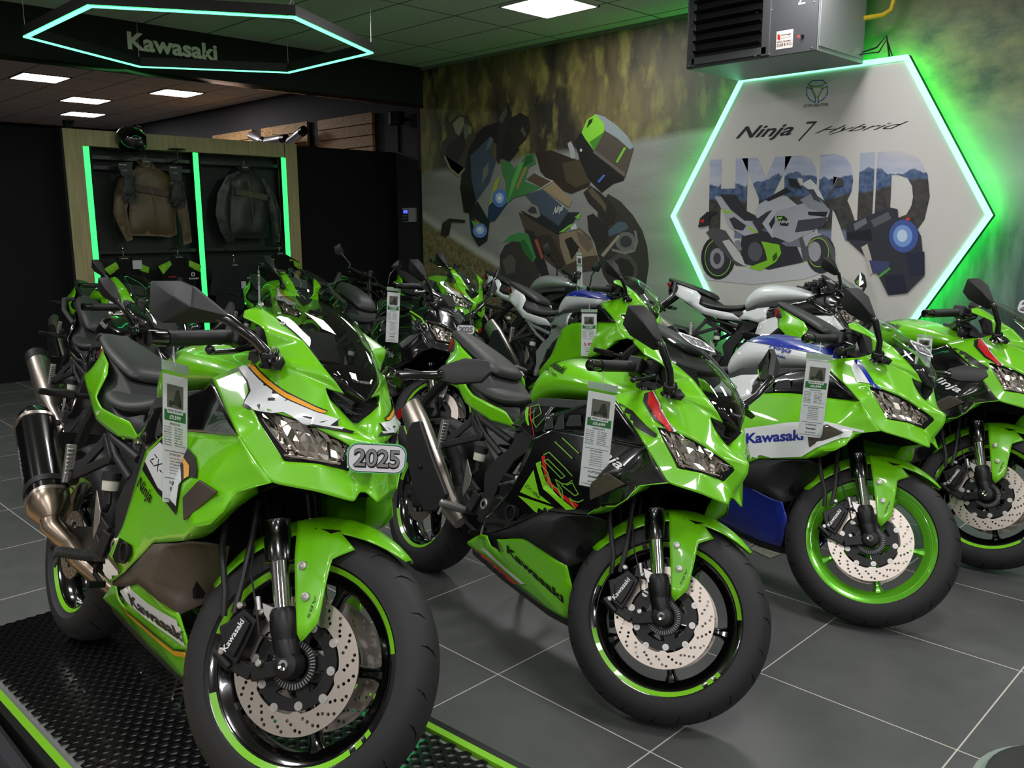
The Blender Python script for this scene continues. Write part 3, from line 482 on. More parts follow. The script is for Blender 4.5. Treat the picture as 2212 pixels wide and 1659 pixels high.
GEAR = {'j1b': [[3.68,2.074],[3.723,2.057],[3.776,2.078],[3.806,2.049],[3.886,1.989],[3.964,1.935],[3.982,1.776],[3.997,1.621],[3.994,1.359],[3.914,1.33],[3.795,1.344],[3.525,1.354],[3.509,1.467],[3.541,1.692],[3.525,1.914],[3.617,2.003]],'j1l': [[3.617,2.003],[3.528,1.951],[3.447,1.899],[3.392,1.763],[3.368,1.578],[3.408,1.442],[3.476,1.294],[3.537,1.316],[3.509,1.467],[3.502,1.604],[3.546,1.754],[3.595,1.891]],'j1r': [[3.886,1.989],[3.964,1.941],[4.06,1.829],[4.122,1.701],[4.135,1.505],[4.145,1.278],[4.052,1.248],[4.044,1.44],[3.997,1.621],[3.953,1.826]],'j2b': [[4.733,2.069],[4.791,2.045],[4.862,2.075],[4.897,2.028],[5.032,1.958],[5.072,1.716],[5.036,1.315],[4.835,1.308],[4.592,1.317],[4.575,1.492],[4.619,1.709],[4.577,1.949],[4.7,2.021]],'j2l': [[4.7,2.021],[4.578,1.969],[4.464,1.786],[4.425,1.572],[4.465,1.397],[4.541,1.266],[4.623,1.286],[4.592,1.478],[4.613,1.709],[4.647,1.898]],'j2r': [[4.897,2.022],[5.025,1.965],[5.136,1.801],[5.21,1.577],[5.174,1.26],[5.09,1.262],[5.082,1.491],[5.04,1.715],[4.966,1.908]],'g1': [[3.464,1.932],[3.575,1.93],[3.564,1.838],[3.58,1.764],[3.553,1.667],[3.53,1.67],[3.53,1.726],[3.51,1.674],[3.485,1.674],[3.485,1.723],[3.47,1.688],[3.447,1.692],[3.453,1.737],[3.441,1.718],[3.424,1.727],[3.429,1.81]],'g2': [[3.951,1.893],[4.062,1.887],[4.055,1.8],[4.071,1.724],[4.051,1.627],[4.024,1.625],[4.022,1.682],[4.001,1.63],[3.971,1.632],[3.971,1.684],[3.955,1.648],[3.931,1.652],[3.937,1.698],[3.925,1.68],[3.907,1.69],[3.916,1.772]],'c1': [[3.425,2.049],[3.555,2.063],[3.554,2.009],[3.553,1.935],[3.451,1.926],[3.436,1.967],[3.423,2.001]],'c2': [[3.926,2.043],[4.06,2.042],[4.051,1.979],[4.041,1.896],[3.938,1.899],[3.918,1.976]],'s1': [[3.31,1.147],[3.383,1.163],[3.462,1.143],[3.495,1.094],[3.61,1.045],[3.608,0.975],[3.554,1.007],[3.532,0.648],[3.24,0.669],[3.257,0.982],[3.183,0.985],[3.177,1.043],[3.296,1.111]],'s1a': [[3.177,1.043],[3.293,1.108],[3.33,1.041],[3.228,0.983]],'s1b': [[3.506,1.094],[3.611,1.042],[3.601,0.985],[3.514,1.016]],'s2': [[3.847,1.139],[3.931,1.16],[4.021,1.134],[4.034,1.099],[4.156,1.045],[4.159,0.967],[4.099,0.985],[4.079,0.61],[3.745,0.634],[3.763,0.96],[3.711,0.985],[3.701,1.05],[3.829,1.102]],'s2a': [[3.701,1.05],[3.829,1.102],[3.848,1.048],[3.748,0.969]],'s2b': [[4.03,1.099],[4.154,1.045],[4.14,0.974],[4.009,1.035]],'s3': [[4.448,1.061],[4.541,1.01],[4.641,1.054],[4.746,1.037],[4.818,0.965],[4.864,0.709],[4.786,0.7],[4.73,0.322],[4.312,0.359],[4.308,0.715],[4.237,0.732],[4.299,0.999],[4.36,1.044]],'s4': [[5.017,1.141],[5.091,1.167],[5.162,1.137],[5.345,1.031],[5.356,0.944],[5.265,0.947],[5.235,0.425],[4.895,0.451],[4.912,0.961],[4.881,0.976],[4.967,1.086]],'s4a': [[4.963,1.083],[5.006,1.085],[5.041,1.006],[4.994,1.015]],'s4b': [[5.199,1.079],[5.344,1.017],[5.323,0.952],[5.188,1.036]]}


def mat_floor():
    g = NT('floor_tiles')
    p, x, y, z = g.pos()
    l = g.math('MAXIMUM', g.line(x, -1.861, .602, .0022), g.line(y, 1.803, .6, .0022))
    n1 = g.noise(p, 1.3, 5, .6)
    n2 = g.noise(p, 9., 6, .65)
    n = g.math('ADD', g.math('MULTIPLY', n1, .65), g.math('MULTIPLY', n2, .35))
    # every tile a little different
    tx = g.math('FLOOR', g.math('DIVIDE', g.math('SUBTRACT', x, -1.861), .602))
    ty = g.math('FLOOR', g.math('DIVIDE', g.math('SUBTRACT', y, 1.803), .6))
    wn = g.n('TexWhiteNoise', noise_dimensions='2D')
    cb = g.n('CombineXYZ')
    g.t.links.new(tx, cb.inputs[0])
    g.t.links.new(ty, cb.inputs[1])
    g.t.links.new(cb.outputs[0], wn.inputs['Vector'])
    c = g.mix(g.ramp(n, .25, .75), (66, 68, 67), (92, 94, 92))
    c = g.mix(g.math('MULTIPLY', wn.outputs[0], .25), c, (80, 84, 82))
    c = g.mix(l, c, (190, 188, 176))
    g.set(g.b.inputs['Base Color'], c)
    g.set(g.b.inputs['Roughness'], g.math('ADD', .36, g.math('MULTIPLY', n2, .18)))
    bp = g.n('Bump')
    bp.inputs['Strength'].default_value = .25
    bp.inputs['Distance'].default_value = .002
    g.t.links.new(g.math('SUBTRACT', g.math('MULTIPLY', n2, .15), l), bp.inputs['Height'])
    g.t.links.new(bp.outputs[0], g.b.inputs['Normal'])
    return g.m


def mat_ceiling(name, ox, px, oy, py, col):
    g = NT(name)
    p, x, y, z = g.pos()
    l = g.math('MAXIMUM', g.line(x, ox, px, .008), g.line(y, oy, py, .008))
    n = g.noise(p, 60., 3, .7)
    c = g.mix(g.ramp(n, .3, .7), tuple(int(a * .94) for a in col), col)
    c = g.mix(l, c, (64, 58, 52))
    g.set(g.b.inputs['Base Color'], c)
    g.b.inputs['Roughness'].default_value = .85
    return g.m


def mat_mural():
    """printed wall picture: blurred wood above a grey road, misty hills on the right"""
    g = NT('mural_print')
    p, x, y, z = g.pos()
    warp = g.noise(p, 1.1, 3)
    st = g.noise(p, 2.4, 4, .55, (1., 1., .42))
    st2 = g.noise(p, 7., 3, .5, (1., 1., .5))
    trees = g.mix(g.ramp(st, .38, .64), (46, 42, 37), (112, 100, 62))
    trees = g.mix(g.ramp(st2, .50, .74), trees, (150, 142, 74))
    trees = g.mix(g.math('MULTIPLY', g.ramp(x, -5.2, -3.9), .55), trees, (112, 112, 104))
    # road edge climbs to the right
    edge = g.math('ADD', 1.98, g.math('MULTIPLY', g.math('ADD', x, 8.), .045))
    asph = g.noise(p, 90., 4, .7)
    road = g.mix(g.ramp(asph, .3, .7), (118, 117, 115), (150, 149, 146))
    rd2 = g.noise(p, 1.6, 3, .5, (.5, 1., 2.2))
    road = g.mix(g.math('MULTIPLY', g.ramp(rd2, .45, .75), .5), road, (176, 174, 168))
    c = g.mix(g.ramp(g.math('SUBTRACT', z, g.math('ADD', edge, g.math('MULTIPLY', warp, .06))), .0, .07), road, trees)
    # dry verge, lower left, bounded by the white kerb line running down to the right
    vl = g.math('SUBTRACT', 1.46, g.math('MULTIPLY', g.math('ADD', x, 8.), .42))
    gr = g.noise(p, 26., 4, .6)
    verge = g.mix(g.ramp(gr, .35, .7), (96, 84, 58), (148, 136, 96))
    dv = g.math('SUBTRACT', g.math('ADD', vl, g.math('MULTIPLY', warp, .1)), z)
    c = g.mix(g.ramp(dv, -.12, -.04), c, (182, 180, 174))
    c = g.mix(g.ramp(dv, -.02, .04), c, verge)
    # right-hand scene
    hl = g.noise(p, 3.2, 6, .62, (1., 1., 1.5))
    hills = g.mix(g.ramp(hl, .35, .62), (70, 84, 72), (132, 134, 96))
    hills = g.mix(g.ramp(z, 2.75, 3.15), hills, (118, 96, 80))
    hills = g.mix(g.math('MULTIPLY', g.ramp(x, -1.75, -1.3), .6), hills, (112, 120, 58))
    mist = g.mix(g.ramp(z, 1.75, 2.35), (150, 158, 154), hills)
    sk = g.noise(p, 34., 3, .6, (.3, 1., .06))
    road2 = g.mix(g.ramp(sk, .4, .75), (72, 84, 88), (116, 126, 128))
    right = g.mix(g.ramp(z, 1.35, 1.75), road2, mist)
    c = g.mix(g.ramp(x, -3.3, -2.6), c, right)
    g.set(g.b.inputs['Base Color'], c)
    g.b.inputs['Roughness'].default_value = .6
    return g.m


def mat_letters():
    """the picture printed inside the big letters: sky, blue mountains, dark slope and road"""
    g = NT('letter_print')
    p, x, y, z = g.pos()
    r = g.noise(p, 3.2, 6, .6, (1., 1., .01))
    cl = g.noise(p, 6., 4, .5, (1., 1., 3.))
    sky = g.mix(g.ramp(z, 1.74, 1.98), (186, 190, 206), (150, 162, 196))
    sky = g.mix(g.math('MULTIPLY', g.ramp(cl, .45, .7), .5), sky, (206, 204, 214))
    top = g.math('ADD', 1.62, g.math('MULTIPLY', r, .34))
    hz = g.noise(p, 22., 4, .6)
    mt = g.mix(g.ramp(hz, .35, .7), (52, 74, 112), (104, 124, 158))
    c = g.mix(g.ramp(g.math('SUBTRACT', z, top), -.004, .006), mt, sky)
    low = g.math('ADD', 1.50, g.math('MULTIPLY', g.noise(p, 2., 5, .6, (1., 1., .01)), .26))
    low = g.math('ADD', low, g.math('MULTIPLY', g.ramp(x, -2.75, -2.28), .16))
    dk = g.mix(g.ramp(hz, .3, .7), (40, 42, 46), (78, 74, 68))
    c = g.mix(g.ramp(g.math('SUBTRACT', z, low), -.01, .01), dk, c)
    c = g.mix(g.ramp(z, 1.40, 1.37), c, (112, 124, 150))
    fade = g.math('MULTIPLY', g.ramp(x, -2.9, -2.3), g.ramp(z, 1.80, 1.93))
    c = g.mix(fade, c, (206, 203, 198))
    g.set(g.b.inputs['Base Color'], c)
    g.b.inputs['Roughness'].default_value = .5
    return g.m


def mat_wood(name, a, b, stretch=(2., 26., 1.)):
    g = NT(name)
    p, x, y, z = g.pos()
    n = g.noise(p, 3.2, 6, .6, stretch)
    n2 = g.noise(p, 14., 3, .5, stretch)
    c = g.mix(g.ramp(n, .3, .7), a, b)
    c = g.mix(g.math('MULTIPLY', g.ramp(n2, .55, .75), .35), c, tuple(int(q * .72) for q in a))
    g.set(g.b.inputs['Base Color'], c)
    g.b.inputs['Roughness'].default_value = .55
    return g.m


def mat_osb():
    g = NT('strand_board')
    p, x, y, z = g.pos()
    n = g.noise(p, 16., 3, .7, (1., 1., 2.4))
    v = g.n('TexVoronoi', feature='F1')
    v.inputs['Scale'].default_value = 34.
    g.t.links.new(p, v.inputs['Vector'])
    c = g.mix(g.ramp(n, .35, .65), (150, 104, 60), (206, 160, 104))
    cr = g.n('SeparateColor')
    g.t.links.new(v.outputs['Color'], cr.inputs[0])
    c = g.mix(g.math('MULTIPLY', cr.outputs[0], .45), c, (226, 186, 130))
    g.set(g.b.inputs['Base Color'], c)
    g.b.inputs['Roughness'].default_value = .6
    return g.m


LED = mat('green_led_tube', (120, 255, 180), .4, emit=(.22, 1.0, .50), es=2.6)
LEDG = mat('green_led_strip', (60, 255, 110), .4, emit=(.03, 1.0, .13), es=2.2)
LEDH = mat('green_halo_led', (20, 255, 60), .4, emit=(.0, 1.0, .06), es=45.)
PANEL_ON = mat('lit_panel', (255, 255, 255), .5, emit=(1., .98, .99), es=31.)
BLK = mat('black_paint', (17, 17, 18), .7, spec=.35)
BLKW = mat('black_wall_paint', (15, 15, 16), .8, spec=.25)
CHAR = mat('charcoal_wall_paint', (62, 60, 63), .7, spec=.3)
WHITEM = mat('white_board', (206, 203, 198), .55)
DMET = mat('dark_grey_metal', (66, 68, 70), .5)
GREYM = mat('grey_metal_casing', (150, 153, 154), .45, .2)


def plane(name, pts, m, parent=None):
    mb = MB()
    mb.add(pts, [tuple(range(len(pts)))])
    return mb.build(name, m, parent, smooth=False, fix=False)


# shell
structure(plane('floor', [(-19, -5, 0), (5, -5, 0), (5, 7, 0), (-19, 7, 0)], mat_floor()))
structure(plane('ceiling', [(SOFX, -5, CEIL), (SOFX, WALLY, CEIL), (5, WALLY, CEIL), (5, -5, CEIL)], mat_ceiling('ceiling_tiles', -5.86, 1.18, 5.228, .596, (214, 210, 200))))
structure(plane('ceiling', [(-19, -5, BCEIL), (-19, BACKY, BCEIL), (SOFX, BACKY, BCEIL), (SOFX, -5, BCEIL)], mat_ceiling('back_ceiling_tiles', -11.05, 1.14, 3.69, .602, (228, 210, 196))))
mb = MB()
mb.box((-1.51, WALLY + .06, 1.6), (13.02, .12, 3.2))
structure(mb.build('wall_right', mat_mural(), smooth=False))
structure(plane('wall_front', [(5, -5, 0), (5, 7, 0), (5, 7, 3.4), (5, -5, 3.4)], mat('pale_wall_paint', (176, 174, 170), .7)))
structure(plane('wall_near', [(-19, -5, 0), (5, -5, 0), (5, -5, 3.4), (-19, -5, 3.4)], mat('pale_wall_paint', (176, 174, 170), .7)))
structure(plane('wall_back', [(-18, -5, 0), (-18, 7.1, 0), (-18, 7.1, 3.4), (-18, -5, 3.4)], BLKW))
structure(plane('wall_far_right', [(-19, BACKY, 0), (-7.9, BACKY, 0), (-7.9, BACKY, 3.4), (-19, BACKY, 3.4)], CHAR))
mb = MB()
mb.box((-8.05, .8, (2.79 + 3.36) / 2), (.18, 11.6, .57))
structure(mb.build('trim_1', BLK, smooth=False))
mb = MB()
mb.box((-7.975, .8, 2.775), (.035, 11.6, .035))
tr = structure(mb.build('trim_2', mat('polished_edge_trim', (60, 46, 38), .12, .8), smooth=False))
mb = MB()
mb.box((-8.05, 6.80, 1.66), (.06, .40, 3.3))
structure(mb.build('wall_pillar', BLK, smooth=False))
mb = MB()
mb.box((PARTX - .04, 1., 1.175), (.08, 11.98, 2.35))
structure(mb.build('wall_partition', BLKW, smooth=False))
mb = MB()
mb.box((-7.975, 6.56, 3.05), (.02, .02, .3))
structure(mb.build('trim_3', mat('copper_strip', (120, 80, 60), .4, .5), smooth=False))
mb = MB()
mb.box((-1.5, 6.588, 3.186), (13, .025, .03))
structure(mb.build('trim_4', mat('wall_angle', (120, 112, 104), .6), smooth=False))

# lettering on the soffit, facing +x
o = bmobj(place2(fit2(text2('Kawasaki', .035), .83, .148), (-7.957, 3.285, 2.963), (0, 1, 0), (0, 0, 1)), 'soffit_lettering', mat('soffit_letter_grey', (226, 222, 206), .5))
tag(o, 'large pale grey brand lettering on the black beam under the ceiling', 'sign lettering')

# picture on the mural: motorcycle and rider, printed flat on the wall paper
def art(polys, Y, step, name, extra=(), parent=None):
    groups, mats = bmesh.new(), []
    me = bpy.data.meshes.new('t')
    for k, (col, pts) in enumerate(polys):
        m = mat('ink_%d_%d_%d' % tuple(col), col, .6, spec=.3)
        if m not in mats: mats.append(m)
        bm = place2(poly2([pts]), (0, Y - .0015 - step * k, 0), (1, 0, 0), (0, 0, 1))
        for f in bm.faces: f.material_index = mats.index(m)
        bm.to_mesh(me)
        bm.free()
        groups.from_mesh(me)
    for bm, m in extra:
        if m not in mats: mats.append(m)
        for f in bm.faces: f.material_index = mats.index(m)
        bm.to_mesh(me)
        bm.free()
        groups.from_mesh(me)
    bpy.data.meshes.remove(me)
    return bmobj(groups, name, mats, parent, smooth=False)


def tx3(txt, k, Y, bold=0., shear=0.):
    o, u, v = (Vector((a[0], Y, a[1])) for a in k)
    return place2(fit2(text2(txt, bold, shear), 1, 1), o, u - o, v - o)


n = len(ART['mur'])
o = art(ART['mur'], WALLY, .00012, 'mural_picture', [(tx3('Ninja', ART['nin'], WALLY - .0115, .02, .3), mat('ink_white', (206, 206, 200), .6))])
tag(o, 'wall picture of a motorcyclist leaning hard into a bend with a green top case', 'wall picture')

# hexagonal light box
HC, HYF, HYB = (-3.145, 1.545), 6.45, 6.51
HEXP = [(-4.43, 1.507), (-3.80, 2.59), (-2.495, 2.592), (-1.86, 1.485), (-2.49, .42), (-3.80, .43)]
sg = root('light_box_sign', (HC[0], HYB, HC[1]), 'large white hexagonal light box outlined in green light on the mural wall', 'sign')
def loc_(o, par):
    o.parent = par
    o.matrix_parent_inverse = par.matrix_basis.inverted()
    return o
mb = MB()
mb.prism([(x, HYF + .004, z) for x, z in HEXP], (0, .055, 0))
loc_(mb.build('housing', mat('sign_edge_black', (24, 30, 26), .5), smooth=False), sg)
inner = [((x - HC[0]) * .968 + HC[0], (z - HC[1]) * .968 + HC[1]) for x, z in HEXP]
loc_(plane('face_panel', [(x, HYF, z) for x, z in inner], WHITEM), sg)
mb = MB()
for i in range(6):
    a, b = HEXP[i], HEXP[(i + 1) % 6]
    ai, bi = [((x - HC[0]) * .966 + HC[0], (z - HC[1]) * .966 + HC[1]) for x, z in (a, b)]
    mb.prism([(p[0], HYF - .012, p[1]) for p in (a, b, bi, ai)], (0, .016, 0))
loc_(mb.build('green_edge_light', LED, smooth=False), sg)
mb = MB()
for i in range(6):
    a, b = [((x - HC[0]) * .965 + HC[0], (z - HC[1]) * .965 + HC[1]) for x, z in (HEXP[i], HEXP[(i + 1) % 6])]
    mb.bar((a[0], 6.516, a[1]), (b[0], 6.516, b[1]), .02, .012)
loc_(mb.build('halo_strip', LEDH, smooth=False), sg)
mb = MB()
for x, z in ((-3.7, 1.9), (-2.6, 1.9), (-3.7, 1.1), (-2.6, 1.1)): mb.box((x, 6.552, z), (.06, .096, .06))
loc_(mb.build('wall_spacer', BLK, smooth=False), sg)
Yp = HYF
w0, w1, w2 = [Vector((a[0], Yp - .0012, a[1])) for a in ART['word']]
wl = place2(fit2(text2('HYBRID', .06, 0, 1.0), 1, 1), w0 + (w2 - w0), w1 - w0, w0 - w2)
loc_(bmobj(wl, 'picture_lettering', mat_letters(), smooth=False), sg)
ink = mat('ink_black', (20, 20, 22), .5)
ex = [(tx3('Ninja', ART['ninja'], Yp - .0015, .02, .45), ink), (tx3('7', ART['seven'], Yp - .0015, -.01, .5), ink), (tx3('Hybrid', ART['hyb'], Yp - .0015, .0, .6), ink), (tx3('GO WITH GREEN POWER', ART['go'], Yp - .0015, .01), ink), (tx3('Ninja', ART['ninB'], Yp - .0125, .02, .3), mat('ink_white', (206, 206, 200), .6)), (place2(stroke2(ART['bl'], .0075), (0, Yp - .0015, 0), (1, 0, 0), (0, 0, 1)), mat('ink_teal', (50, 120, 165), .5)), (place2(stroke2(ART['gr'], .0075), (0, Yp - .0018, 0), (1, 0, 0), (0, 0, 1)), mat('ink_lime', (150, 190, 50), .5))]
loc_(art(ART['hex'], Yp - .0015, .00014, 'poster_picture', ex), sg)

# suspended unit heater
hx0, hx1, hy0, hy1, hz0, hz1 = -3.76, -2.765, 5.613, 6.344, 2.55, 3.13
he = root('unit_heater', ((hx0 + hx1) / 2, (hy0 + hy1) / 2, hz0), 'grey metal unit heater hung from the ceiling in front of the hexagon sign', 'heater')
mb = MB()
mb.box(((hx0 + hx1) / 2, (hy0 + hy1) / 2 + .01, (hz0 + hz1) / 2), (hx1 - hx0, hy1 - hy0 - .02, hz1 - hz0))
loc_(mb.build('casing', GREYM, bevel=.004), he)
lx1 = hx0 + .655
mb = MB()
mb.prism([(hx0, hy0, hz0), (hx1, hy0, hz0), (hx1, hy0, hz1), (hx0, hy0, hz1)], (0, .012, 0))
loc_(mb.build('front_panel', DMET, bevel=.003), he)
mb = MB()
for a, b, w in (((hx0 + .05, hz0 + .045), (lx1 - .01, hz0 + .045), .05), ((hx0 + .05, hz1 - .03), (lx1 - .01, hz1 - .03), .05)): mb.bar((a[0], hy0 - .006, a[1]), (b[0], hy0 - .006, b[1]), .014, .05)
for x in (hx0 + .045, lx1 - .02): mb.box((x, hy0 - .006, (hz0 + hz1) / 2), (.06, .014, hz1 - hz0 - .02))
gf = loc_(mb.build('grille_frame', DMET, bevel=.003), he)
loc_(plane('grille_void', [(hx0 + .06, hy0 - .002, hz0 + .06), (lx1 - .04, hy0 - .002, hz0 + .06), (lx1 - .04, hy0 - .002, hz1 - .04), (hx0 + .06, hy0 - .002, hz1 - .04)], mat('grille_black', (9, 9, 9), .4)), he)
for k in range(7):
    z = hz0 + .10 + .068 * k
    mb = MB()
    mb.box(((hx0 + lx1) / 2 + .01, hy0 - .018, z), (lx1 - hx0 - .12, .05, .003), (Vector((1, 0, 0)), -.5))
    s_ = loc_(mb.build('louvre', mat('louvre_black', (30, 30, 30), .3, .4), smooth=False), he)
lb = loc_(plane('service_label', [(lx1 + .055, hy0 - .0015, hz0 + .04), (lx1 + .175, hy0 - .0015, hz0 + .04), (lx1 + .175, hy0 - .0015, hz0 + .155), (lx1 + .055, hy0 - .0015, hz0 + .155)], mat('label_white', (222, 206, 196), .6)), he)
bx = []
for t, x, z, w, h in (('Heritage', .09, .118, .07, .016), ('Heating & Cooling Ltd', .09, .104, .075, .008), ('SERVICE DEPARTMENT', .062, .080, .105, .011), ('01509 814123', .062, .055, .105, .02)):
    bx.append(place2(fit2(text2(t, .015), w, h), (lx1 + x, hy0 - .003, hz0 + z), (1, 0, 0), (0, 0, 1)))
loc_(bmobj(join2(bx), 'label_lettering', ink), he)
bx = [place2(poly2([[(0, 0), (.02, -.012), (.024, -.004), (.004, .01)]]), (lx1 + .062, hy0 - .003, hz0 + .108 + .011 * k), (1, 0, 0), (0, 0, 1)) for k in range(3)]
loc_(bmobj(join2(bx), 'label_flame_mark', mat('ink_red', (180, 40, 40), .5)), he)
mb = MB()
mb.lathe([(0, -.012), (.006, -.01), (.008, 0)], (lx1 + .215, hy0 - .002, hz0 + .10), (0, -1, 0), 12)
loc_(mb.build('red_indicator_lamp', mat('red_lamp', (255, 40, 30), .3, emit=(1., .03, .02), es=12.)), he)
mb = MB()
mb.lathe([(0, .014), (.009, .014), (.010, 0)], (lx1 + .245, hy0 - .002, hz0 + .10), (0, -1, 0), 12)
loc_(mb.build('reset_knob', mat('knob_black', (10, 10, 10), .4)), he)
mb = MB()
for x in (hx0 + .03, lx1 + .01, lx1 - .09, hx1 - .03):
    for z in (hz0 + .018, hz1 - .02, hz0 + .3): mb.lathe([(0, .004), (.005, .003), (.006, 0)], (x, hy0 - .014 if x < lx1 else hy0, z), (0, -1, 0), 8)
loc_(mb.build('case_screw', mat('zinc', (190, 190, 190), .3, .9)), he)
mb = MB()
mb.prism([(hx1 + .001, hy0 + .03, hz0 + .03), (hx1 + .001, hy1 - .03, hz0 + .03), (hx1 + .001, hy1 - .03, hz1 - .03), (hx1 + .001, hy0 + .03, hz1 - .03)], (.006, 0, 0))
loc_(mb.build('side_panel', GREYM, bevel=.002), he)
loc_(bmobj(place2(fit2(text2('LX40', .005), .10, .045), (hx1 + .0085, hy1 - .17, hz0 + .05), (0, 1, 0), (0, 0, 1)), 'model_lettering', mat('ink_pale', (200, 204, 204), .5)), he)
loc_(bmobj(place2(fit2(text2('NIC', .0), .17, .05), (hx1 - .09, hy0 - .0015, hz0 + .30), (0, 0, 1), (-1, 0, 0)), 'maker_lettering', mat('ink_pale', (200, 204, 204), .5)), he)
mb = MB()
for x in (hx0 + .1, hx1 - .1):
    for y in (hy0 + .1, hy1 - .1): mb.tube([(x, y, hz1 - .01), (x, y, CEIL)], .006, 6)
loc_(mb.build('hanging_rod', mat('zinc', (190, 190, 190), .3, .9)), he)
mb = MB()
mb.tube([(-2.60, 6.40, 3.2), (-2.60, 6.40, 2.97), (-2.615, 6.40, 2.90), (-2.66, 6.37, 2.865), (-2.765, 6.30, 2.85)], .017, 12)
o = mb.build('gas_pipe', mat('yellow_pipe', (196, 168, 30), .4))
tag(o, 'bent yellow gas pipe running from the ceiling into the heater', 'pipe')
mb = MB()
mb.tube([(-2.765, 6.30, 2.62), (-2.70, 6.40, 2.66), (-2.655, 6.45, 2.74), (-2.645, 6.50, 2.60), (-2.64, 6.53, 2.56)], .006, 8)
mb.tube([(-2.765, 6.25, 2.60), (-2.69, 6.42, 2.63), (-2.66, 6.47, 2.72), (-2.63, 6.52, 2.60)], .005, 8)
o = mb.build('power_cable', mat('cable_black', (12, 12, 12), .4))
tag(o, 'looped black cable from the heater down to the hexagon sign', 'cable')

# ceiling lights
for k, (x, y) in enumerate(PANELS):
    r_ = root('ceiling_light', (x, y, CEIL), 'square lit ceiling panel of the showroom above the mural' if k == 0 else 'unseen square lit ceiling panel over the showroom floor', 'ceiling light', 'showroom ceiling panels' if k else None)
    mb = MB()
    for a, b in (((-.295, -.285), (.295, -.285)), ((-.295, .285), (.295, .285)), ((-.285, -.295), (-.285, .295)), ((.285, -.295), (.285, .295))): mb.bar((x + a[0], y + a[1], CEIL - .006), (x + b[0], y + b[1], CEIL - .006), .02, .012)
    loc_(mb.build('frame', mat('panel_frame', (190, 186, 180), .5), smooth=False), r_)
    loc_(plane('diffuser', [(x - .275, y - .275, CEIL - .008), (x - .275, y + .275, CEIL - .008), (x + .275, y + .275, CEIL - .008), (x + .275, y - .275, CEIL - .008)], PANEL_ON), r_)
names_ = ('nearest the beam, left of the others', 'nearest the dark side wall', 'between the two others on the left', 'farthest back, lowest in view')
BP = [(-12.45, 3.985), (-12.52, 5.81), (-14.15, 5.14), (-15.9, 5.71)]
for k, (x, y) in enumerate(BP):
    r_ = root('ceiling_light', (x, y, BCEIL), 'lit ceiling panel in the back room, ' + names_[k], 'ceiling light', 'back room ceiling panels')
    mb = MB()
    for a, b in (((-.29, -.28), (.29, -.28)), ((-.29, .28), (.29, .28)), ((-.28, -.29), (-.28, .29)), ((.28, -.29), (.28, .29))): mb.bar((x + a[0], y + a[1], BCEIL - .006), (x + b[0], y + b[1], BCEIL - .006), .02, .012)
    loc_(mb.build('frame', mat('panel_frame', (190, 186, 180), .5), smooth=False), r_)
    loc_(plane('diffuser', [(x - .27, y - .27, BCEIL - .008), (x - .27, y + .27, BCEIL - .008), (x + .27, y + .27, BCEIL - .008), (x + .27, y - .27, BCEIL - .008)], PANEL_ON), r_)

# suspended hexagonal ring light
RZ = 2.80
RC = (-6.575, 3.32)
rp = [(RC[0] + 1.27 * math.cos(math.radians(60 * k)), RC[1] + 1.27 * math.sin(math.radians(60 * k))) for k in range(6)]
rg = root('ring_light', (RC[0], RC[1], RZ), 'black hexagonal ring lamp with green light hanging under the showroom ceiling', 'pendant light')
mb = MB()
for i in range(6):
    a, b = rp[i], rp[(i + 1) % 6]
    ai, bi = [((p[0] - RC[0]) * .965 + RC[0], (p[1] - RC[1]) * .965 + RC[1]) for p in (a, b)]
    mb.prism([(p[0], p[1], RZ + .006) for p in (a, b, bi, ai)], (0, 0, .075))
loc_(mb.build('ring_frame', mat('ring_black', (30, 30, 30), .45), smooth=False), rg)
mb = MB()
for i in range(6):
    a, b = rp[i], rp[(i + 1) % 6]
    ai, bi = [((p[0] - RC[0]) * .968 + RC[0], (p[1] - RC[1]) * .968 + RC[1]) for p in (a, b)]
    mb.prism([(p[0], p[1], RZ) for p in (a, b, bi, ai)], (0, 0, .012))
loc_(mb.build('light_strip', mat('ring_led', (120, 255, 170), .4, emit=(.10, 1.0, .33), es=4.), smooth=False), rg)
for i in range(6):
    mb = MB()
    mb.tube([(rp[i][0] * .985 + RC[0] * .015, rp[i][1] * .985 + RC[1] * .015, RZ + .08), (rp[i][0] * .985 + RC[0] * .015 + .01, rp[i][1] * .985 + RC[1] * .015, CEIL)], .0018 , 5)
    loc_(mb.build('suspension_wire', mat('zinc', (190, 190, 190), .3, .9)), rg)
mb = MB()
p = rp[0]
mb.tube([(p[0] - .03, p[1] - .03, RZ + .07), (p[0] - .02, p[1] - .01, RZ + .12), (p[0] + .02, p[1] + .02, RZ + .16), (p[0] + .03, p[1] + .04, RZ + .28), (p[0] + .05, p[1] + .05, CEIL)], .006, 8)
loc_(mb.build('supply_cable', mat('cable_white', (200, 200, 196), .5)), rg)

# ------------------------------------------------------------------ clothing display against the partition
OAK = mat_wood('display_oak', (150, 136, 96), (186, 172, 128))
YL, YR, ZT = 2.965, 5.44, 2.345
gd = root('clothing_display', (-8.9, (YL + YR) / 2, 0), 'oak framed clothing display with black back and three green light strips', 'display unit')
mb = MB()
mb.box((-8.985, (YL + YR) / 2, 1.15), (.02, YR - YL - .1, 2.2))
loc_(mb.build('back_panel', mat('display_black', (22, 23, 23), .6), smooth=False), gd)
mb = MB()
mb.box((-8.89, YL + .085, ZT / 2), (.17, .17, ZT))
mb.box((-8.89, YR - .075, ZT / 2), (.17, .15, ZT))
mb.box((-8.89, (YL + YR) / 2, ZT - .075), (.169, YR - YL - .32, .15))
loc_(mb.build('oak_frame', OAK, smooth=False), gd)
mb = MB()
mb.box((-8.89, YL - .012, ZT / 2), (.17, .02, ZT))
loc_(mb.build('side_edge', BLK, smooth=False), gd)
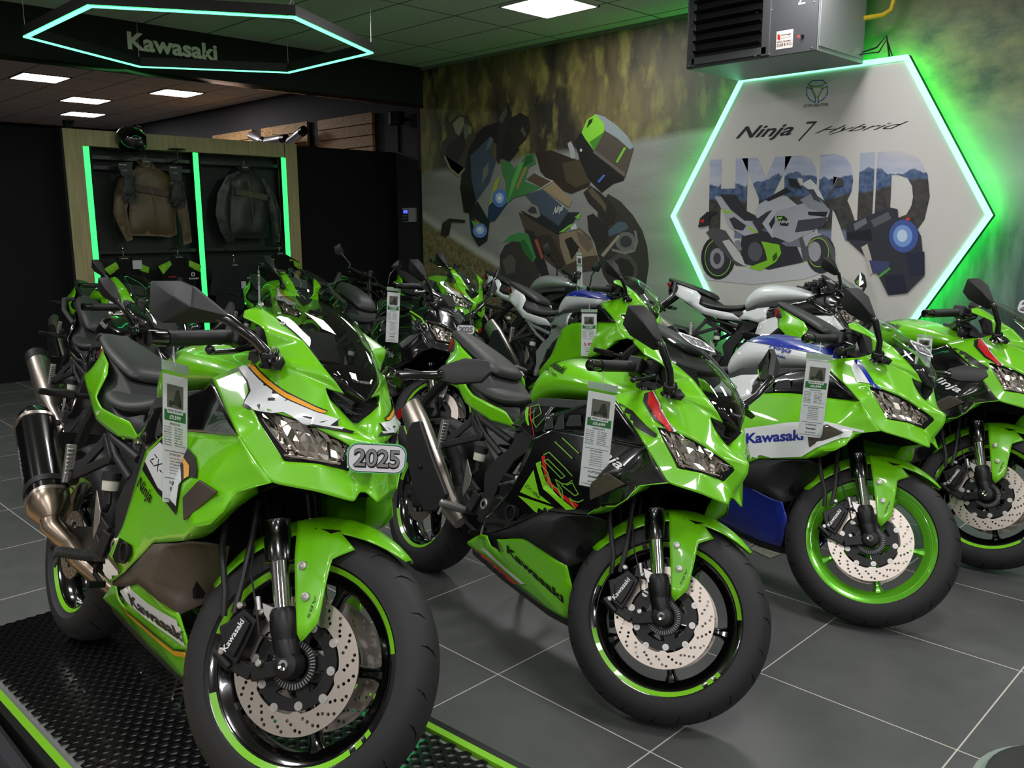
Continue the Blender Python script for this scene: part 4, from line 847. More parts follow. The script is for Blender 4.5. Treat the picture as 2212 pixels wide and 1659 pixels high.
for y in (YL + .20, 4.245, YR - .17):
    mb = MB()
    mb.box((-8.815, y, 1.15), (.02, .048, 2.08))
    loc_(mb.build('green_light_strip', LEDG, smooth=False), gd)
    mb = MB()
    mb.box((-8.86, y + .035, 1.15), (.09, .03, 2.10))
    mb.box((-8.85, y, 1.15), (.05, .05, 2.10))
    loc_(mb.build('upright', BLK, smooth=False), gd)
for z, y0, y1 in ((2.10, YL + .2, YR - .17), (2.005, YL + .2, 4.245), (1.195, YL + .2, YR - .17)):
    mb = MB()
    mb.box((-8.90, (y0 + y1) / 2, z), (.05, y1 - y0, .035))
    loc_(mb.build('hanging_rail', mat('rail_black', (26, 28, 27), .35), smooth=False), gd)
mb = MB()
mb.box((-8.95, 3.07, ZT + .035), (.07, .07, .07))
mb.box((-8.93, 3.07, ZT + .075), (.09, .085, .02))
o = mb.build('sensor_box', BLK, bevel=.004)
tag(o, 'small black sensor box on the top left corner of the oak display', 'sensor')


def inflate(name, outline, X, depth, m, parent, step=.045):
    """soft cloth body hanging in the plane x = X: outline in (y, z), puffed front and back"""
    from mathutils.geometry import delaunay_2d_cdt
    P2 = []
    n = len(outline)
    for i in range(n):
        a, b = Vector(outline[i]), Vector(outline[(i + 1) % n])
        k = max(1, int((b - a).length / step))
        P2 += [a.lerp(b, j / k) for j in range(k)]
    nb = len(P2)
    E = [(i, (i + 1) % nb) for i in range(nb)]

    def edge(q):
        best = 9
        for i in range(nb):
            a, b = P2[i], P2[(i + 1) % nb]
            d = b - a
            t = max(0, min(1, (q - a).dot(d) / max(d.length_squared, 1e-9)))
            best = min(best, (q - a - d * t).length)
        return best

    def inside(q):
        c = False
        for i in range(nb):
            a, b = P2[i], P2[(i + 1) % nb]
            if (a.y > q.y) != (b.y > q.y) and q.x < (b.x - a.x) * (q.y - a.y) / (b.y - a.y) + a.x: c = not c
        return c
    ys, zs = [p.x for p in P2], [p.y for p in P2]
    rnd = random.Random(len(P2))
    pts = list(P2)
    y = min(ys)
    while y < max(ys):
        z = min(zs)
        while z < max(zs):
            q = Vector((y + rnd.uniform(-.01, .01), z + rnd.uniform(-.01, .01)))
            if inside(q) and edge(q) > step * .45: pts.append(q)
            z += step
        y += step
    V2, _, F2, _, _, _ = delaunay_2d_cdt(pts, E, [], 1, 1e-6)
    h = []
    for q in V2:
        e = edge(q)
        s = min(1, e / (depth * 1.1))
        w = noise.noise(Vector((q.x * 9, q.y * 6, depth * 50))) * .22 + noise.noise(Vector((q.x * 24, q.y * 16, 3))) * .10
        h.append(depth / 2 * math.sqrt(max(0, s * (2 - s))) * (1 + w) if e > 1e-4 else 0)
    mb = MB()
    k = len(V2)
    mb.add([(X + hh, q.x, q.y) for q, hh in zip(V2, h)] + [(X - hh * .5, q.x, q.y) for q, hh in zip(V2, h)],
           list(map(tuple, F2)) + [tuple(reversed([i + k for i in f])) for f in F2])
    o = mb.build(name, m, None, angle=75)
    w_ = o.modifiers.new('weld', 'WELD')
    w_.merge_threshold = .0005
    return loc_(o, parent) if parent else o


def hanger(X, y, z, w, par, top=None):
    mb = MB()
    mb.tube([(X, y - w, z - .06), (X, y - w * .5, z - .015), (X, y, z + .01), (X, y + w * .5, z - .015), (X, y + w, z - .06)], .012, 8)
    mb.box((X + .012, y, z + .002), (.02, .10, .05))
    h = loc_(mb.build('hanger', mat('hanger_black', (14, 14, 15), .4)), par)
    mb = MB()
    mb.tube([(X, y, z + .02), (X, y, z + .075), (X - .01, y + .012, z + .09), (X - .02, y + .004, z + .105)], .003, 6)
    loc_(mb.build('hanger_hook', mat('chrome', (235, 235, 235), .08, 1.)), h)
    loc_(bmobj(place2(fit2(text2('KAWASAKI', .02), .06, .012), (X + .0235, y - .03, z - .004), (0, 1, 0), (0, 0, 1)), 'hanger_lettering', mat('ink_white', (206, 206, 200), .6)), h)


def jacket(name, label, body, left, right, X, m, m2):
    r_ = root(name, (X, sum(p[0] for p in body) / len(body), min(p[1] for p in body)), label, 'jacket')
    inflate('jacket_body', body, X, .13, m, r_)
    inflate('sleeve', left, X + .012, .10, m, r_)
    inflate('sleeve', right, X + .012, .10, m, r_)
    cy, cz = (body[0][0] + body[2][0]) / 2, body[1][1]
    mb = MB()
    for s in (-1, 1): mb.tube([(X + .02, cy + s * .025, cz - .10), (X + .045, cy + s * .055, cz - .02), (X - .01, cy + s * .075, cz + .02), (X - .03, cy, cz + .03)], .014, 8)
    loc_(mb.build('collar', m, None), r_)
    mb = MB()
    mb.tube([(X + .05, cy + .004, cz - .08), (X + .073, cy + .012, cz - .25), (X + .072, cy + .03, cz - .5), (X + .06, cy + .045, cz - .66)], .0035, 6)
    loc_(mb.build('zip', mat('dull_metal', (120, 110, 96), .4, .8)), r_)
    mb = MB()
    for t in (0,):
        mb.bar((X + .068, cy - .15, cz - .24), (X + .068, cy + .22, cz - .30), .012, .07)
    loc_(mb.build('chest_band', m2, None, bevel=.005), r_)
    hanger(X, cy, cz + .02, .12, r_)
    return r_


jacket('leather_jacket', 'brown leather jacket hanging in the left bay of the oak display', GEAR['j1b'], GEAR['j1l'], GEAR['j1r'], -8.83, mat('brown_leather', (92, 74, 52), .5), mat('dark_brown_leather', (66, 42, 26), .5))
jacket('leather_jacket', 'black leather jacket hanging in the right bay of the oak display', GEAR['j2b'], GEAR['j2l'], GEAR['j2r'], -8.83, mat('black_leather', (40, 44, 41), .42), mat('olive_leather', (66, 70, 44), .5))
for k, (c_, g_, w_) in enumerate((('c1', 'g1', 'left'), ('c2', 'g2', 'right'))):
    r_ = root('riding_gloves', (-8.74, GEAR[g_][0][0], 1.65), 'black riding gloves on a header card over the brown jacket, %s pair' % w_, 'gloves', None)
    inflate('glove', GEAR[g_], -8.72, .05, mat('glove_leather', (34, 35, 34), .55), r_, .022)
    mb = MB()
    mb.prism([(-8.742, y, z) for y, z in GEAR[c_]], (.004, 0, 0))
    loc_(mb.build('header_card', mat('card_black', (16, 16, 17), .45), smooth=False), r_)
    cy, cz = GEAR[c_][0]
    loc_(bmobj(join2([place2(fit2(text2('Kawasaki', .02), .07), (-8.736, cy + .005, cz - .022), (0, 1, 0), (0, 0, 1)), place2(fit2(text2('GLOVES', 0), .05), (-8.736, cy + .03, cz - .075), (0, 1, 0), (0, 0, 1))]), 'card_lettering', mat('ink_white', (206, 206, 200), .6)), r_)
    mb = MB()
    mb.tube([(-8.89, cy + .06, 2.09), (-8.75, cy + .06, 2.08), (-8.735, cy + .06, cz - .01)], .003, 6)
    loc_(mb.build('display_hook', mat('rail_black', (26, 28, 27), .35)), r_)

# helmet on its disc stand, an empty stand beside it
def stand(y, z, lab):
    r_ = root('helmet_stand', (-8.85, y, z - .1), lab, 'helmet stand')
    mb = MB()
    mb.lathe([(0, .006), (.085, .006), (.088, .0), (0, 0)], (-8.74, y, z), (0, 0, 1), 28)
    loc_(mb.build('stand_disc', mat('rail_black', (26, 28, 27), .35)), r_)
    mb = MB()
    mb.tube([(-8.74, y, z), (-8.74, y, z - .10), (-8.89, y, z - .115)], .007, 8)
    loc_(mb.build('stand_arm', mat('rail_black', (26, 28, 27), .35)), r_)
stand(3.56, 2.135, 'black disc stand under the helmet on the oak display')
stand(4.02, 2.205, 'empty black disc stand beside the helmet on the oak display')
hl = root('helmet', (-8.74, 3.56, 2.14), 'glossy black full face helmet with green graphics on the oak display', 'helmet')
HR = Matrix.Rotation(.55, 3, 'Z')
mb = MB()
secs = []
for i in range(17):
    v = -PI / 2 + PI * i / 16
    row = []
    for j in range(28):
        u = 2 * PI * j / 28
        x, y, z = math.cos(v) * math.cos(u), math.cos(v) * math.sin(u), math.sin(v)
        ch = max(0, x) * max(0, -z - .05)
        p = Vector((x * .152 + ch * .075, y * .118 * (1 - .12 * max(0, -z)), z * .130 + .0 if z > 0 else z * .122))
        row.append(HR @ p + Vector((-8.735, 3.56, 2.272)))
    secs.append(row)
mb.loft(secs)
sh = loc_(mb.build('helmet_shell', mat('helmet_black', (10, 14, 11), .1, 0, 1.), None), hl)
mb = MB()
rows = []
for i in range(7):
    v = -.28 + .62 * i / 6
    rows.append([HR @ Vector((math.cos(v) * math.cos(u) * .157 + .002, math.cos(v) * math.sin(u) * .122, math.sin(v) * .130)) + Vector((-8.735, 3.56, 2.272)) for u in [-1.15 + 2.3 * j / 16 for j in range(17)]])
mb.loft(rows, closed=False)
loc_(mb.build('visor', mat('visor_black', (6, 7, 7), .04, 0, 1.), None), hl)
mb = MB()
for pts in (((-.5, .95), (.1, .45), (.75, .42)), ((-.2, -.55), (.5, -.62), (1.1, -.4)), ((.9, .55), (1.5, .3), (2.1, .5))):
    L = []
    for u, v in pts: L.append(HR @ Vector((math.cos(v) * math.cos(u) * .1535 + max(0, math.cos(v) * math.cos(u)) * max(0, -math.sin(v) - .05) * .076, math.cos(v) * math.sin(u) * .1195 * (1 - .12 * max(0, -math.sin(v))), math.sin(v) * (.1315 if v > 0 else .1235))) + Vector((-8.735, 3.56, 2.272)))
    mb.tube(L, .008, 6)
loc_(mb.build('green_graphic', mat('helmet_green', (40, 190, 60), .2, 0, 1.), None), hl)
loc_(bmobj(place2(fit2(text2('ARAI', .03), .07, .02), HR @ Vector((.10, -.035, .115)) + Vector((-8.715, 3.56, 2.272)), HR @ Vector((0, 1, 0)), HR @ Vector((-.75, 0, .66))), 'helmet_lettering', mat('ink_white', (206, 206, 200), .6)), hl)

# hanging tops on the lower rail
def top(name, label, body, patches, X, m, cy, cz, extra=None):
    r_ = root(name, (X, cy, min(p[1] for p in body)), label, 'shirt')
    inflate('shirt_body', body, X, .10, m, r_)
    for p in patches: inflate('shoulder_patch', p, X + .035, .05, mat('lime_cloth', (128, 190, 30), .7), r_, .03)
    hanger(X, cy, cz, .10, r_)
    mb = MB()
    mb.tube([(X, cy, cz + .09), (-8.9, cy, 1.21)], .004, 6)
    loc_(mb.build('hook_arm', mat('rail_black', (26, 28, 27), .35)), r_)
    return r_
def mid(a): return sum(p[0] for p in a) / len(a)
CLB = mat('black_cloth', (17, 18, 18), .85, spec=.2)
A_ = top('team_shirt', 'black shirt with lime shoulders and a white paper tag, leftmost on the lower rail', GEAR['s1'], [GEAR['s1a'], GEAR['s1b']], -8.70, CLB, GEAR['s1'][1][0], GEAR['s1'][1][1] - .03)
y, z = GEAR['s1'][3]
mb = MB()
mb.box((-8.635, y - .01, z - .02), (.003, .09, .085))
loc_(mb.build('paper_tag', mat('tag_paper', (186, 190, 190), .6), smooth=False), A_)
B_ = top('team_shirt', 'black shirt with lime shoulders and small sponsor marks, below the middle light strip', GEAR['s2'], [GEAR['s2a'], GEAR['s2b']], -8.70, CLB, GEAR['s2'][1][0], GEAR['s2'][1][1] - .03)
y, z = GEAR['s2'][1]
bx = [place2(fit2(text2('MOTUL', .03), .085, .018), (-8.637, y - .14, z - .23), (0, 1, 0), (0, 0, 1))]
loc_(bmobj(join2(bx), 'red_print', mat('ink_red', (180, 40, 40), .5)), B_)
bx = [place2(fit2(text2('SHOWA', .03), .08, .018), (-8.637, y - .135, z - .285), (0, 1, 0), (0, 0, 1)), place2(fit2(text2('Kawasaki', .03), .10, .02), (-8.637, y + .07, z - .255), (0, 1, 0), (0, 0, 1)), place2(stroke2([[(0, 0), (.03, 0), (.03, .03), (0, .03), (0, 0)]], .01), (-8.637, y + .10, z - .22), (0, 1, 0), (0, 0, 1))]
loc_(bmobj(join2(bx), 'white_print', mat('ink_white', (206, 206, 200), .6)), B_)
C_ = top('t_shirt', 'plain charcoal t-shirt with a paper tag hanging on the lower rail', GEAR['s3'], [], -8.70, mat('charcoal_cloth', (34, 37, 37), .85, spec=.2), GEAR['s3'][1][0], GEAR['s3'][1][1] + .02)
y, z = GEAR['s3'][1]
mb = MB()
mb.box((-8.632, y + .06, z - .19), (.003, .055, .075))
loc_(mb.build('paper_tag', mat('tag_paper', (186, 190, 190), .6), smooth=False), C_)
loc_(bmobj(place2(fit2(text2('TECH', .02), .09, .02), (-8.634, y + .10, z - .13), (0, 1, 0), (0, 0, 1)), 'white_print', mat('ink_white', (206, 206, 200), .6)), C_)
D_ = top('team_shirt', 'black shirt with lime shoulders hanging at the right end of the lower rail', GEAR['s4'], [GEAR['s4a'], GEAR['s4b']], -8.70, CLB, GEAR['s4'][1][0], GEAR['s4'][1][1] - .03)

# ------------------------------------------------------------------ back room: slat boards with silencers, speaker, thermostat
OSB = mat_osb()
for k, (x0, x1, z0, z1, w_) in enumerate(((-13.75, -12.47, 1.9, 2.90, 'leftmost'), (-12.2, -10.93, 1.9, 2.89, 'middle'), (-10.655, -9.40, 1.9, 2.875, 'rightmost'))):
    r_ = root('slat_board', ((x0 + x1) / 2, BACKY - .03, z0), 'wooden strand board slat panel on the back room wall, %s of three' % w_, 'slat panel')
    z = z1
    while z > z0 + .05:
        mb = MB()
        mb.box(((x0 + x1) / 2, BACKY - .045, z - .066), (x1 - x0, .04, .130))
        loc_(mb.build('slat', OSB, smooth=False), r_)
        z -= .142
    mb = MB()
    mb.box(((x0 + x1) / 2, BACKY - .018, (z0 + z1) / 2), (x1 - x0 - .02, .03, z1 - z0 - .02))
    loc_(mb.build('backing', BLK, smooth=False), r_)
for k, (a, b, lab) in enumerate((((-12.22, 2.79), (-11.78, 2.645), 'silver silencer pointing down to the right, leftmost on the slat boards'), ((-11.78, 2.66), (-11.18, 2.665), 'silver silencer lying level on the middle slat board'), ((-11.15, 2.60), (-10.70, 2.75), 'silver silencer pointing up to the right on the middle slat board'))):
    r_ = root('silencer', ((a[0] + b[0]) / 2, BACKY - .2, a[1]), lab, 'silencer', None)
    A_, B_ = Vector((a[0], BACKY - .24, a[1])), Vector((b[0], BACKY - .24, b[1]))
    mb = MB()
    mb.tube([A_, A_.lerp(B_, .1), A_.lerp(B_, .82)], [.045, .062, .062], 14)
    loc_(mb.build('silencer_can', mat('satin_steel', (200, 200, 202), .3, .9)), r_)
    mb = MB()
    mb.tube([A_.lerp(B_, .80), A_.lerp(B_, .97), B_], [.066, .060, .035], 14)
    loc_(mb.build('end_cap', mat('cap_black', (18, 18, 19), .3, .3)), r_)
    mb = MB()
    mb.tube([A_.lerp(B_, .3) + Vector((0, 0, .05)), A_.lerp(B_, .3) + Vector((0, .02, .09)), A_.lerp(B_, .3) + Vector((0, .15, .09))], .005, 6)
    loc_(mb.build('support_hook', mat('zinc', (190, 190, 190), .3, .9)), r_)
sp = root('wall_speaker', (-8.8, BACKY - .1, 2.65), 'small black wall speaker by the pillar at the end of the beam', 'speaker')
mb = MB()
mb.hull([(-8.92 + a, BACKY - .12 + b, z) for a, b in ((0, -.05), (.10, -.10), (.20, -.05), (.19, .06), (.02, .06)) for z in (2.665, 2.82)])
loc_(mb.build('speaker_cabinet', mat('speaker_black', (24, 24, 25), .5), bevel=.012), sp)
mb = MB()
mb.bar((-8.82, BACKY - .05, 2.74), (-8.82, BACKY, 2.74), .04, .04, (0, 0, 1))
loc_(mb.build('speaker_bracket', BLK), sp)
th = root('thermostat', (-8.74, BACKY - .01, 1.48), 'white control panel with a small blue display on the black wall', 'thermostat')
mb = MB()
mb.box((-8.735, BACKY - .02, 1.57), (.26, .03, .175))
loc_(mb.build('control_box', mat('control_white', (206, 206, 206), .5), bevel=.004), th)
mb = MB()
mb.box((-8.80, BACKY - .037, 1.585), (.12, .006, .11))
mb.box((-8.80, BACKY - .037, 1.508), (.12, .006, .036))
loc_(mb.build('control_face', mat('control_grey', (70, 70, 74), .4), smooth=False), th)
mb = MB()
mb.box((-8.79, BACKY - .041, 1.612), (.08, .004, .04))
loc_(mb.build('blue_display', mat('blue_lcd', (40, 60, 255), .4, emit=(.08, .10, 1.), es=1.6), smooth=False), th)
mb = MB()
for k in range(4): mb.box((-8.842 + .028 * k, BACKY - .041, 1.56), (.014, .004, .01))
loc_(mb.build('control_button', mat('control_white', (206, 206, 206), .5), smooth=False), th)
mb = MB()
mb.tube([(-8.93, BACKY - .012, 2.35), (-8.93, BACKY - .012, 2.80)], .012, 8)
o = mb.build('cable_conduit', BLK)
tag(o, 'thin dark conduit running down the wall behind the speaker', 'conduit')

# ------------------------------------------------------------------ display ramp under the front bike, other floor pieces
RA = .0745
RX0, RY0, RW, RL, RZ0 = -3.31, .575, .735, 2.17, .052
rm = root('display_ramp', (RX0, RY0, 0), 'sloping black display ramp with honeycomb top and lime edges under the front bike', 'display ramp')
e1, n1 = Vector((math.cos(RA), 0, math.sin(RA))), Vector((0, 1, 0))
u1 = e1.cross(n1)
def rmp(s, t, h=0.): return Vector((RX0, RY0, RZ0)) + e1 * s + n1 * t + u1 * h
PS = Matrix.Rotation(-.012, 3, 'Z')
def rq(p): return PS @ (p - Vector((RX0, RY0, 0))) + Vector((RX0, RY0, 0))
def slab(name, s0, s1, t0, t1, h0, h1, m, par=rm, bevel=0.):
    mb = MB()
    mb.add([rq(rmp(s, t, h)) for h in (h0, h1) for s, t in ((s0, t0), (s1, t0), (s1, t1), (s0, t1))], [(0, 3, 2, 1), (4, 5, 6, 7), (0, 1, 5, 4), (1, 2, 6, 5), (2, 3, 7, 6), (3, 0, 4, 7)])
    return loc_(mb.build(name, m, None, smooth=False, bevel=bevel), par)
LIM = mat('lime_edge_strip', (128, 200, 24), .4)
GRN = mat('dark_edge_black', (12, 16, 11), .35)
# body down to the floor
mb = MB()
tp = [rq(rmp(s, t, -.012)) for s, t in ((0, 0), (RL, 0), (RL, RW), (0, RW))]
bt = [Vector((p.x, p.y, .0)) for p in tp]
mb.add(tp + bt, [(0, 1, 2, 3), (7, 6, 5, 4), (0, 4, 5, 1), (1, 5, 6, 2), (2, 6, 7, 3), (3, 7, 4, 0)])
loc_(mb.build('ramp_body', mat('ramp_black', (14, 14, 15), .4), smooth=False), rm)
slab('grey_deck', 0, RL - .002, .03, RW - .03, -.012, -.006, mat('deck_grey', (120, 124, 118), .5))
for t0, t1 in ((-.012, .008), (RW - .008, RW + .012)): slab('outer_edge', 0, RL + .02, t0, t1, -.06, .004, GRN)
for t0, t1 in ((.008, .028), (RW - .028, RW - .008)): slab('lime_edge', 0, RL, t0, t1, -.01, .0045, LIM)
mb = MB()
mb.box(tuple(rq(rmp(RL + .004, RW - .018, 0)) - Vector((0, 0, .10))), (.012, .02, .20))
mb.box(tuple(rq(rmp(RL + .004, .018, 0)) - Vector((0, 0, .10))), (.012, .02, .20))
loc_(mb.build('lime_corner', LIM, smooth=False), rm)
# honeycomb mat: raised web round every cell
mb = MB()
P_ = .0328
RIN, ROUT = P_ / math.sqrt(3) * .70, P_ / math.sqrt(3)
rows = int((RW - .07) / P_)
cols = int((RL - .05) / (ROUT * 1.5))
for i in range(cols):
    for j in range(rows):
        cs, ct = .02 + ROUT + i * ROUT * 1.5, .045 + P_ / 2 + (j + .5 * (i % 2)) * P_
        if ct > RW - .045: continue
        o_, i_, ib = [], [], []
        for k in range(6):
            a = PI / 3 * k
            c_, s_ = math.cos(a), math.sin(a)
            o_.append(rq(rmp(cs + ROUT * c_, ct + ROUT * s_, .003)))
            i_.append(rq(rmp(cs + RIN * c_, ct + RIN * s_, .003)))
            ib.append(rq(rmp(cs + RIN * c_, ct + RIN * s_, -.005)))
        mb.add(o_ + i_ + ib, [(k, (k + 1) % 6, 6 + (k + 1) % 6, 6 + k) for k in range(6)] + [(6 + k, 6 + (k + 1) % 6, 12 + (k + 1) % 6, 12 + k) for k in range(6)])
loc_(mb.build('honeycomb_mat', mat('honeycomb_rubber', (12, 13, 13), .2, 0, .5), None, smooth=False, fix=False), rm)

pl = root('floor_plinth', (-3.2, .3, 0), 'low dark plinth edge with a beige top in the near left corner', 'plinth')
mb = MB()
mb.box((-3.0, .10, .05), (4., .88, .10))
loc_(mb.build('plinth_body', mat('plinth_black', (20, 20, 22), .35), smooth=False), pl)
mb = MB()
mb.box((-3.0, .512, .104), (4., .03, .012))
loc_(mb.build('edge_rail', mat('plinth_grey', (54, 54, 58), .3), smooth=False), pl)
mb = MB()
mb.box((-3.0, .04, .103), (3.98, .80, .01))
loc_(mb.build('beige_top', mat_wood('beige_board', (168, 140, 100), (190, 160, 120), (2., 20., 2.)), smooth=False), pl)
st_ = root('round_stool', (-.235, 1.665, 0), 'round black topped stool with a grey rim, cut off at the near right corner', 'stool')
mb = MB()
mb.lathe([(0, .452), (.155, .45), (.165, .445), (.168, .43), (0, .43)], (-.235, 1.665, 0), (0, 0, 1), 48)
loc_(mb.build('stool_top', mat('stool_black', (22, 22, 22), .6)), st_)
mb = MB()
mb.lathe([(.166, .43), (.186, .43), (.19, .42), (.186, .40), (.15, .40)], (-.235, 1.665, 0), (0, 0, 1), 48)
loc_(mb.build('stool_rim', mat('stool_grey', (120, 134, 124), .45)), st_)
mb = MB()
mb.lathe([(0, 0), (.15, 0), (.15, .012), (.03, .03), (.025, .40), (0, .40)], (-.235, 1.665, 0), (0, 0, 1), 32)
loc_(mb.build('stool_pedestal', BLK), st_)
fp = MB()
fp.prism([(-1.835, 3.357, .0), (-1.715, 3.317, .0), (-1.70, 3.46, .0), (-1.835, 3.489, .0)], (0, 0, .004))
for i in range(6):
    for j in range(6):
        c_ = Vector((-1.82 + .019 * i, 3.365 + .019 * j, .0045))
        d_ = Vector((.006, .006 if (i + j) % 2 else -.006, 0))
        fp.bar(c_ - d_, c_ + d_, .003, .002)
o = fp.build('checker_plate', mat('checker_aluminium', (176, 176, 160), .35, .9), smooth=False)
tag(o, 'small bright checker plate pad lying on the floor between the second and third bikes', 'floor plate')

# ------------------------------------------------------------------ motorcycles
# bike frame: x forward from the rear axle, y to the left, z up from the ground, bike upright
WB, RAKE, RF, RR = 1.380, math.radians(23.5), .300, .312
AXV = Vector((-math.sin(RAKE), 0, math.cos(RAKE)))
AX0 = Vector((WB + .097, 0, 0))
G = dict(
    green=mat('lime_green_paint', (112, 200, 8), .3, 0, .9),
    white=mat('white_paint', (222, 226, 226), .3, 0, .9),
    gblack=mat('gloss_black_paint', (7, 7, 8), .22, 0, .9),
    blue=mat('deep_blue_paint', (16, 40, 150), .3, 0, .9),
    silver=mat('silver_paint', (176, 182, 180), .32, .55, .8),
    bronze=mat('dark_bronze_plastic', (74, 66, 56), .5),
    mblack=mat('matt_black_plastic', (26, 27, 27), .55),
    dgrey=mat('dark_grey_plastic', (52, 56, 55), .5),
    void=mat('black_recess', (6, 6, 6), .8, spec=.2),
    seat=mat('seat_vinyl', (44, 46, 45), .5),
    rubber=mat('tyre_rubber', (30, 30, 31), .62),
    groove=mat('tyre_groove', (8, 8, 8), .9, spec=.1),
    chrome=mat('chrome', (235, 235, 235), .08, 1.),
    alu=mat('cast_aluminium', (190, 188, 184), .38, .9),
    steel=mat('brushed_disc_steel', (196, 186, 176), .34, .95),
    titan=mat('titanium_pipe', (168, 152, 134), .3, 1.),
    carbon=mat('carbon_sleeve', (16, 16, 17), .18, .2, 1.),
    castblack=mat('black_casting', (20, 20, 21), .42, .3),
    rimblack=mat('gloss_black_rim', (6, 6, 7), .16, .1, 1.),
    rimgreen=mat('green_rim', (105, 196, 40), .25, .3, 1.),
    red=mat('red_decal', (196, 22, 22), .35, 0, .6),
    orange=mat('amber_decal', (232, 160, 18), .35, 0, .6),
    amber=mat('amber_reflector', (225, 95, 25), .25, 0, .8),
    redlens=mat('red_lens', (170, 12, 18), .15, 0, 1.),
    lime=mat('lime_decal', (126, 205, 30), .35, 0, .6),
    linegreen=mat('fine_green_line', (110, 170, 50), .4),
    print_black=mat('black_lettering', (8, 9, 9), .4),
    print_white=mat('white_lettering', (225, 226, 224), .4),
    print_blue=mat('blue_lettering', (22, 32, 140), .4),
    grey=mat('grey_lettering', (140, 142, 140), .45),
    reserv=mat('translucent_reservoir', (205, 205, 190), .35),
    reflector=mat('mirrored_reflector', (225, 215, 205), .12, 1.),
    mirror=mat('mirror_glass', (235, 238, 238), .01, 1.),
    smoke=glass('smoked_screen', (.42, .45, .43), .015, 1.5),
    clear=glass('clear_screen', (.84, .88, .86), .012, 1.5),
    lens=glass('clear_lens', (.93, .94, .94), .01, 1.35),
    gold=mat('gold_part', (200, 150, 40), .3, .9),
    card=mat('white_card', (232, 230, 238), .6),
    sleeve=glass('clear_sleeve', (.96, .98, .96), .05, 1.3),
    acryl=mat('green_acrylic', (120, 220, 150), .1, 0, .8),  # rim glow is only this green base colour, nothing emits
)


def steer(p, a):
    return Matrix.Rotation(a, 3, AXV) @ (Vector(p) - AX0) + AX0


def R3(l, s=-1):
    """(x, half width, z) -> bike frame on side s (-1 right, 1 left)"""
    return [(p[0], s * p[1], p[2]) for p in l]


def bvh_of(objs):
    dg = bpy.context.evaluated_depsgraph_get()
    vs, fs = [], []
    for o in objs:
        ev = o.evaluated_get(dg)
        me = ev.to_mesh()
        n = len(vs)
        vs += [v.co.copy() for v in me.vertices]
        fs += [tuple(i + n for i in p.vertices) for p in me.polygons]
        ev.to_mesh_clear()
    return BVHTree.FromPolygons(vs, fs)


def graphics(name, layers, bvh, side, parent):
    """printed film laid on a panel. layers: [(2-D bmesh in x,z , material)]"""
    mats, out = [], bmesh.new()
    for k, (bm, m) in enumerate(layers):
        if m not in mats: mats.append(m)
        gridcut(bm, .016)
        dead = []
        for v in bm.verts:
            h = bvh.ray_cast(Vector((v.co.x, side * .6, v.co.y)), Vector((0, -side, 0)), .6)
            if h[0] is None:
                dead.append(v)
                continue
            n = h[1] if h[1].y * side > 0 else -h[1]
            v.co = h[0] + n * (.0034 + .0005 * k)
        bmesh.ops.delete(bm, geom=dead, context='VERTS')
        me = bpy.data.meshes.new('t')
        for f in bm.faces: f.material_index = mats.index(m)
        bm.to_mesh(me)
        bm.free()
        out.from_mesh(me)
        bpy.data.meshes.remove(me)
    bmesh.ops.recalc_face_normals(out, faces=out.faces)
    return bmobj(out, name, mats, parent)


def textq(txt, o, u, v, bold=.02, shear=0., space=1.):
    """lettering on a panel in x,z: o lower left, u lower right, v upper left"""
    bm = text2(txt, bold, shear, space)
    ys = [q.co.y for q in bm.verts]
    fit2(bm, 1., 1.)
    o, u, v = Vector(o), Vector(u), Vector(v)
    for q in bm.verts:
        p = o + (u - o) * q.co.x + (v - o) * q.co.y
        q.co = Vector((p.x, p.y, 0))
    return bm


